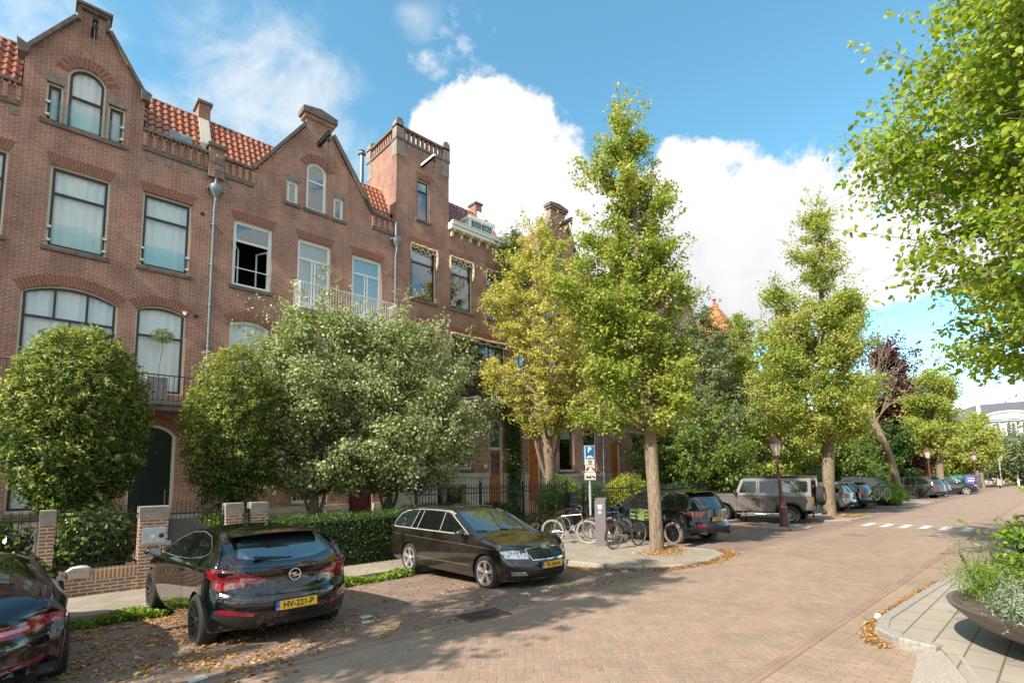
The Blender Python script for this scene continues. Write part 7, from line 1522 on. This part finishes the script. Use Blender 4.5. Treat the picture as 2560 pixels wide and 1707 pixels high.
# ================================================================ far end of the street
VW = mat('villa_render', (.70, .68, .62), .7, var=.05); VB_ = mat('villa_brick', (.46, .38, .31), .8, var=.1); VR = mat('slate_roof', (.12, .115, .125), .55, var=.2)
t = thing('villa', (118, 4, -.1), 'pale villa with a grey hipped roof and curved balcony bay at the street end', 'house')
t.location = (0, 0, 0); X0 = 118
b = MB(); b.box(X0, X0 + 14, -9, 18, -.1, 7.4); b.build('wall', VB_, t); b = MB(); b.box(X0 - .02, X0 + 14, -9.05, 18.05, 7.401, 10.3); b.build('upper_wall', VW, t); b = MB(); b.box(X0 - .6, X0 + 14.5, -9.6, 18.6, 6.9, 7.4) ; b.build('cornice', WHITE, t)
b = MB(); b.box(X0 - .5, X0 + 14.5, -9.5, 18.5, 10.3, 10.55); b.build('eaves', WHITE, t); b = MB(); b.poly([(X0 - .4, -9.4, 10.56), (X0 - .4, 18.4, 10.56), (X0 + 7, 10.6, 14.0), (X0 + 7, 2, 14.0)]); b.poly([(X0 - .4, 18.4, 10.56), (X0 + 14.4, 18.4, 10.56), (X0 + 7, 10.6, 14.0)]); b.poly([(X0 + 14.4, -9.4, 10.56), (X0 - .4, -9.4, 10.56), (X0 + 7, 2, 14)]); b.poly([(X0 + 14.4, 18.4, 10.56), (X0 + 14.4, -9.4, 10.56), (X0 + 7, 2, 14), (X0 + 7, 10.6, 14)]); b.build('roof', VR, t)
b = MB(); b.box(X0 + 6.4, X0 + 7.4, 9.4, 10.4, 12.5, 14.6) if 0 else None; b.bar((X0 - .3, 9.7, 10.9), (X0 + 6.9, 10.4, 14.15), .5, .12); b.build('roof_flashing', WHITE, t)
b = MB(); b.smooth = True; b.tube([(X0 - .6, 6.3 + 3.4 * math.cos(a), 10.5 + 1.3 * math.sin(a)) for a in [math.pi * k / 16 for k in range(17)]], .18, 6); b.build('bay_arch', WHITE, t); b = MB(); b.prism([(6.3 + 3.3 * math.cos(a), 10.4 + 1.25 * math.sin(a)) for a in [math.pi * k / 16 for k in range(17)]], X0 - .5, X0, axis='x'); b.build('bay_gable', VW, t)
for y, z0, z1, w_ in [(7.8, 7.9, 10, .9), (6.0, 7.9, 10, 1.0), (4.2, 7.9, 10, .9), (13.5, 8.2, 9.8, 1.), (0, 8.2, 9.8, 1.), (6.9, 4., 6.4, 1.2), (4.7, 3.4, 6.4, 1.6), (9.5, 4, 6.4, 1.2), (13, 4, 6.4, 1.2), (1.5, 4, 6.4, 1.2), (6, .8, 2.8, 1.4), (9.5, .8, 2.8, 1.2), (2.4, .8, 2.8, 1.2), (13, .8, 2.8, 1.2)]:
    b = MB(); b.box(X0 - .10, X0 - .021, y - w_ / 2 - .16, y + w_ / 2 + .16, z0 - .16, z1 + .16); o = b.build('window', WHITE, t); b = MB(); b.box(X0 - .12, X0 - .101, y - w_ / 2, y - .05, z0, z1 * .99); b.box(X0 - .12, X0 - .101, y + .05, y + w_ / 2, z0, z1 * .99); b.build('pane', MATS['dark_pane'], o)
b = MB()
for i in range(30): a = 3.0 + i * .21; b.bar((X0 - .9, a, 7.45), (X0 - .9, a, 8.5), .05)
b.bar((X0 - .9, 3, 8.5), (X0 - .9, 9.2, 8.5), .08); b.build('balcony_railing', IRON, t)
BG_ = mat('bottle_green', (.04, .08, .05), .5)
for i, (y0, col, txt, lab) in enumerate([(9.75, (.05, .22, .14), 'gratis', 'green billboard panel beside the far dark SUV'), (8.4, (.09, .08, .36), 'zomer', 'purple billboard panel with white lettering at the street end')]):
    t = thing('billboard', ((84.5, 86.2)[i], y0, -.1), lab, 'billboard', 'framed billboards'); b = MB(); b.box(0, .25, -.8, .8, .2, 1.75); b.box(.02, .23, -.8, -.65, 0, .2); b.box(.02, .23, .65, .8, 0, .2); b.build('board_frame', BG_, t); b = MB(); b.box(-.03, -.001, -.65, .65, .35, 1.65); b.build('poster', mat('poster_%s' % ('green', 'purple')[i], col, .5), t)
    text_obj('poster_text', txt, .32, WHITE, t, Matrix(((0, 0, -1, -.04), (-1, 0, 0, 0), (0, 1, 0, 1.3), (0, 0, 0, 1)))); b = MB()
    for z in (1.0, .88): b.box(-.036, -.0305, -.4, .4, z, z + .06)
    b.build('poster_lines', WHITE, t)
def pole(label, x, y, h, arm=None, sign=None):
    t = thing('mast', (x, y, -.1), label, 'lamp post' if arm else 'sign post'); b = MB(); b.smooth = True; b.tube([(0, 0, 0), (0, 0, 1.2)], .15, 10); b.tube([(0, 0, 1.2), (0, 0, h)], [.08, .055], 8)
    if arm: b.tube([(0, 0, h), (-.1, -.5, h + .1)], .05, 6)
    b.build('pole', mat('pale_pole', (.62, .61, .56), .5), t)
    if arm: b = MB(); b.smooth = True; b.lathe([(0, .1), (.3, .05), (.32, 0), (0, -.04)], (-.1, -.9, h + .08), 16); b.build('lamp_head', WHITE, t)
    if sign: b = MB(); b.smooth = True; b.lathe([(0, -.02), (.38, -.02), (.38, 0)], (-.12, 0, sign[1]), 20, 'x'); b.build('sign_disc', sign[0], t)
pole('pale tall lamp mast right of the far maroon lamp', 98, 3.9, 6.2, arm=1, sign=None); pole('pale post with a round sign face near the far crossing', 96, 6.4, 6.4, sign=(mat('pale_disc', (.66, .64, .58), .5), 3.9)); pole('short post with a round bright blue sign at the street end', 99, 4.9, 3.0, sign=(mat('cyan_sign', (.01, .32, .55), .4), 2.75))
for i, (y, w_) in enumerate([(5.2, 1.2), (3.5, 1.3), (1.8, 1.2)]):
    t = thing('concrete_planter', (103, y, -.1), ['pale concrete planter below the blue round sign', 'pale concrete planter right of the lamp mast', 'pale concrete planter behind the right-hand shrubs'][i], 'planter', 'concrete planters at the street end'); b = MB(); b.bbox(-.6, .6, -w_ / 2, w_ / 2, 0, 1.2, .05); b.build('planter_box', VB_, t); b = MB(); b.box(-.5, .5, -w_ / 2 + .1, w_ / 2 - .1, 1.2, 1.24); b.build('soil', SOIL, t)
t = thing('scooter', (86, 5.9, -.1), 'red scooter parked at the end of the billboards', 'scooter'); b = MB(); b.smooth = True; b.loft([[(-.15, -.1, .5), (-.15, .1, .5), (-.15, .1, .7), (-.15, -.1, .7)], [(.0, -.18, .4), (.0, .18, .4), (.0, .15, .9), (.0, -.15, .9)], [(.9, -.18, .4), (.9, .18, .4), (.9, .15, .85), (.9, -.15, .85)]]); b.loft([[(-.35, -.2, .4), (-.35, .2, .4), (-.3, .2, .45), (-.3, -.2, .45)], [(-.15, -.2, 1.1), (-.15, .2, 1.1), (-.1, .2, 1.1), (-.1, -.2, 1.1)]]); b.build('body', mat('scooter_red', (.6, .02, .02), .3), t)
for x in (-.45, .8): b = MB(); b.lathe([(.12, -.05), (.24, -.05), (.25, 0), (.24, .05), (.12, .05)], (x, 0, .25), 18, 'y', cap=False); b.build('wheel', RUB, t)
b = MB(); b.tube([(-.12, -.3, 1.15), (-.1, 0, 1.1), (-.12, .3, 1.15)], .02, 6); b.build('handlebar', BLK, t)
# ================================================================ camera
cam = bpy.data.cameras.new('camera'); co = bpy.data.objects.new('camera', cam); COL.objects.link(co); scn.camera = co
yaw, pit, rol = R(47.06), R(5.67), R(-.63)
f_ = Vector((math.cos(yaw) * math.cos(pit), math.sin(yaw) * math.cos(pit), math.sin(pit))); r_ = Vector((math.sin(yaw), -math.cos(yaw), 0)); u_ = r_.cross(f_)
r2 = r_ * math.cos(rol) + u_ * math.sin(rol); u2 = -r_ * math.sin(rol) + u_ * math.cos(rol)
co.matrix_world = Matrix(((r2.x, u2.x, -f_.x, 0), (r2.y, u2.y, -f_.y, 0), (r2.z, u2.z, -f_.z, 2.0), (0, 0, 0, 1)))
cam.sensor_width = 36; cam.lens = 36 * 1290 / 2560; cam.shift_y = (1063 - 853.5) / 2560; cam.clip_end = 3000; cam.clip_start = .05
# ================================================================ sun and sky
SUN_AZ, SUN_EL = 2.5, 40      # the sun stands behind the left shoulder: towards (-cos az, -sin az)
sd = Vector((-math.cos(R(SUN_AZ)) * math.cos(R(SUN_EL)), -math.sin(R(SUN_AZ)) * math.cos(R(SUN_EL)), math.sin(R(SUN_EL))))
sl = bpy.data.lights.new('sun', 'SUN'); sl.energy = 3.7; sl.angle = R(.53); sl.color = (1, .93, .82)
so = bpy.data.objects.new('sun', sl); COL.objects.link(so); so.rotation_euler = sd.to_track_quat('Z', 'Y').to_euler(); so.location = sd * 60
w = bpy.data.worlds.new('World'); scn.world = w; w.use_nodes = True; nt = w.node_tree; nt.nodes.clear()
def wn(t, **kw):
    x = nt.nodes.new(t)
    for k_, v in kw.items():
        if k_ in x.inputs: x.inputs[k_].default_value = v
        else: setattr(x, k_, v)
    return x
def wl(a, b): nt.links.new(a, b)
def wm(op, a, b=None, c=None):
    x = wn('ShaderNodeMath', operation=op)
    for i, v in enumerate((a, b, c)):
        if v is None: continue
        if hasattr(v, 'is_linked'): wl(v, x.inputs[i])
        else: x.inputs[i].default_value = v
    return x.outputs[0]
sky = wn('ShaderNodeTexSky', sky_type='NISHITA', sun_disc=False, sun_elevation=R(SUN_EL), air_density=1.0, dust_density=.6, ozone_density=1.2)
sky.sun_rotation = math.atan2(sd.x, sd.y)
out = wn('ShaderNodeOutputWorld'); bg = wn('ShaderNodeBackground', Strength=.15)
hs = wn('ShaderNodeHueSaturation', Hue=.5, Saturation=1.0, Value=1.0); wl(sky.outputs[0], hs.inputs['Color']); tn = wn('ShaderNodeMix', data_type='RGBA', blend_type='MULTIPLY'); tn.inputs[0].default_value = 1; wl(hs.outputs[0], tn.inputs[6]); spz = wn('ShaderNodeSeparateXYZ'); tcz = wn('ShaderNodeTexCoord'); wl(tcz.outputs['Generated'], spz.inputs[0]); rz_ = wn('ShaderNodeValToRGB'); rz_.color_ramp.elements[0].position = .02; rz_.color_ramp.elements[0].color = (.84, .97, .95, 1); rz_.color_ramp.elements[1].position = .34; rz_.color_ramp.elements[1].color = (.60, .96, .87, 1); wl(spz.outputs[2], rz_.inputs[0]); wl(rz_.outputs[0], tn.inputs[7]); wl(tn.outputs[2], bg.inputs[0])
tc = wn('ShaderNodeTexCoord'); dirv = tc.outputs['Generated']
n1 = wn('ShaderNodeTexNoise', Scale=6.0, Detail=10.0, Roughness=.6); wl(dirv, n1.inputs['Vector'])
n3 = wn('ShaderNodeTexNoise', Scale=2.2, Detail=2.0); wl(dirv, n3.inputs['Vector'])
# cloud banks: (azimuth from the street, elevation, angular radius, softness) in degrees
def wd(px, py):      # picture direction -> world direction, used once to read the cloud bearings
    X_, Y_ = (px - 1280) / 1290, (py - 1063) / 1290
    return (r2 * X_ - u2 * Y_ + f_).normalized()
BANKS = [(1160, 400, 7), (1260, 360, 6), (1350, 420, 7), (1230, 480, 8), (1100, 500, 6), (1420, 560, 9), (1080, 330, 3.6), (1340, 300, 3.2),
         (1740, 450, 6), (1830, 640, 11), (1860, 540, 8), (1680, 540, 9), (1600, 640, 9), (1800, 640, 10), (1960, 620, 8), (2080, 560, 8), (2200, 520, 8), (2300, 600, 8), (2450, 540, 8), (2180, 660, 6), (1500, 640, 8), (1900, 700, 7), (1600, 780, 8), (2330, 460, 5), (1700, 400, 3.5), (1240, 600, 8), (1740, 760, 8), (2060, 720, 5)]
acc = None
for px, py, rad in BANKS:
    v = wn('ShaderNodeVectorMath', operation='DOT_PRODUCT'); wl(dirv, v.inputs[0]); v.inputs[1].default_value = wd(px, py)
    d_ = wm('DIVIDE', wm('SUBTRACT', 1, v.outputs['Value']), 1 - math.cos(R(rad)))   # 0 centre, 1 rim
    val = wm('SUBTRACT', 1, d_)
    acc = val if acc is None else wm('SMOOTH_MAX', acc, val, .35)
edge = wm('ADD', acc, wm('MULTIPLY', wm('SUBTRACT', n1.outputs['Fac'], .5), 2.8))
cm = wn('ShaderNodeMapRange', interpolation_type='SMOOTHSTEP'); cm.inputs['From Min'].default_value = .36; cm.inputs['From Max'].default_value = .62; wl(edge, cm.inputs['Value'])
# thin wisps
acc2 = None
for px, py, rad in [(640, 230, 8), (760, 290, 6), (560, 170, 6), (480, 260, 4), (880, 420, 5), (1060, 30, 3), (100, 60, 6), (2480, 920, 4)]:
    v = wn('ShaderNodeVectorMath', operation='DOT_PRODUCT'); wl(dirv, v.inputs[0]); v.inputs[1].default_value = wd(px, py)
    val = wm('SUBTRACT', 1, wm('DIVIDE', wm('SUBTRACT', 1, v.outputs['Value']), 1 - math.cos(R(rad))))
    acc2 = val if acc2 is None else wm('SMOOTH_MAX', acc2, val, .3)
mpv = wn('ShaderNodeMapping'); mpv.inputs['Scale'].default_value = (3.2, 3.2, 5.0); mpv.inputs['Rotation'].default_value = (.5, .3, .2); wl(dirv, mpv.inputs['Vector'])
n2 = wn('ShaderNodeTexNoise', Scale=2.2, Detail=10.0, Roughness=.62, Distortion=.6); wl(mpv.outputs[0], n2.inputs['Vector'])
wmask = wn('ShaderNodeMapRange', interpolation_type='SMOOTHSTEP'); wmask.inputs['From Min'].default_value = .1; wmask.inputs['From Max'].default_value = 2.0
wl(wm('ADD', acc2, wm('MULTIPLY', wm('SUBTRACT', n2.outputs['Fac'], .47), 4.0)), wmask.inputs['Value'])
wisp = wm('MULTIPLY', wmask.outputs[0], .75)
n4 = wn('ShaderNodeTexNoise', Scale=9.0, Detail=8.0, Roughness=.6, Distortion=.15); wl(mpv.outputs[0], n4.inputs['Vector'])
acc3 = None
for px, py, rad in [(1150, 105, 3.6), (1100, 140, 3.2), (1195, 200, 2.2)]:
    v = wn('ShaderNodeVectorMath', operation='DOT_PRODUCT'); wl(dirv, v.inputs[0]); v.inputs[1].default_value = wd(px, py)
    val = wm('SUBTRACT', 1, wm('DIVIDE', wm('SUBTRACT', 1, v.outputs['Value']), 1 - math.cos(R(rad)))); acc3 = val if acc3 is None else wm('SMOOTH_MAX', acc3, val, .3)
wm3 = wn('ShaderNodeMapRange', interpolation_type='SMOOTHSTEP'); wm3.inputs['From Min'].default_value = .55; wm3.inputs['From Max'].default_value = 2.6
wl(wm('ADD', acc3, wm('MULTIPLY', wm('SUBTRACT', n4.outputs['Fac'], .5), 5.0)), wm3.inputs['Value']); wisp = wm('MAXIMUM', wisp, wm('MULTIPLY', wm3.outputs[0], .7))
# unseen cloud cover behind the camera, added as fill light; also shows in reflections
sep = wn('ShaderNodeSeparateXYZ'); wl(dirv, sep.inputs[0])
back = wn('ShaderNodeMapRange'); back.inputs['From Min'].default_value = .35; back.inputs['From Max'].default_value = .0
v = wn('ShaderNodeVectorMath', operation='DOT_PRODUCT'); wl(dirv, v.inputs[0]); v.inputs[1].default_value = f_; wl(v.outputs['Value'], back.inputs['Value'])
bk = wn('ShaderNodeMapRange', interpolation_type='SMOOTHSTEP'); bk.inputs['From Min'].default_value = .40; bk.inputs['From Max'].default_value = .52; wl(n2.outputs['Fac'], bk.inputs['Value'])
allm = wm('MAXIMUM', wm('MAXIMUM', cm.outputs[0], wisp), wm('MULTIPLY', wm('MULTIPLY', back.outputs[0], bk.outputs[0]), .9))
# cloud shade: bright sunlit shoulders, grey bellies
shade = wn('ShaderNodeMapRange'); shade.inputs['From Min'].default_value = .1; shade.inputs['From Max'].default_value = .52
n1b = wn('ShaderNodeTexNoise', Scale=3.6, Detail=7.0, Roughness=.5); wl(dirv, n1b.inputs['Vector'])
wl(wm('ADD', sep.outputs[2], wm('MULTIPLY', wm('SUBTRACT', n1b.outputs['Fac'], .5), .8)), shade.inputs['Value'])
rp = wn('ShaderNodeValToRGB'); wl(shade.outputs[0], rp.inputs[0]); e = rp.color_ramp.elements
e[0].position = 0; e[0].color = (.52, .54, .58, 1); e[1].position = 1; e[1].color = (1, .985, .96, 1); q = e.new(.35); q.color = (.70, .715, .74, 1); q = e.new(.6); q.color = (.88, .89, .9, 1)
cb_ = wn('ShaderNodeBackground', Strength=.48); wl(rp.outputs[0], cb_.inputs[0])
mx = wn('ShaderNodeMixShader'); wl(allm, mx.inputs[0]); wl(bg.outputs[0], mx.inputs[1]); wl(cb_.outputs[0], mx.inputs[2]); wl(mx.outputs[0], out.inputs[0])
# ================================================================ output
scn.render.engine = 'CYCLES'; vs = scn.view_settings; vs.view_transform = 'Standard'; vs.look = 'None'; vs.exposure = 1.2; vs.gamma = 1; vs.use_curve_mapping = False
scn.cycles.max_bounces = 8; scn.cycles.transparent_max_bounces = 12; scn.cycles.diffuse_bounces = 3; scn.cycles.glossy_bounces = 3; scn.cycles.transmission_bounces = 4; scn.cycles.sample_clamp_indirect = 6; scn.cycles.sample_clamp_direct = 0
scn.render.resolution_x = 1024; scn.render.resolution_y = 682
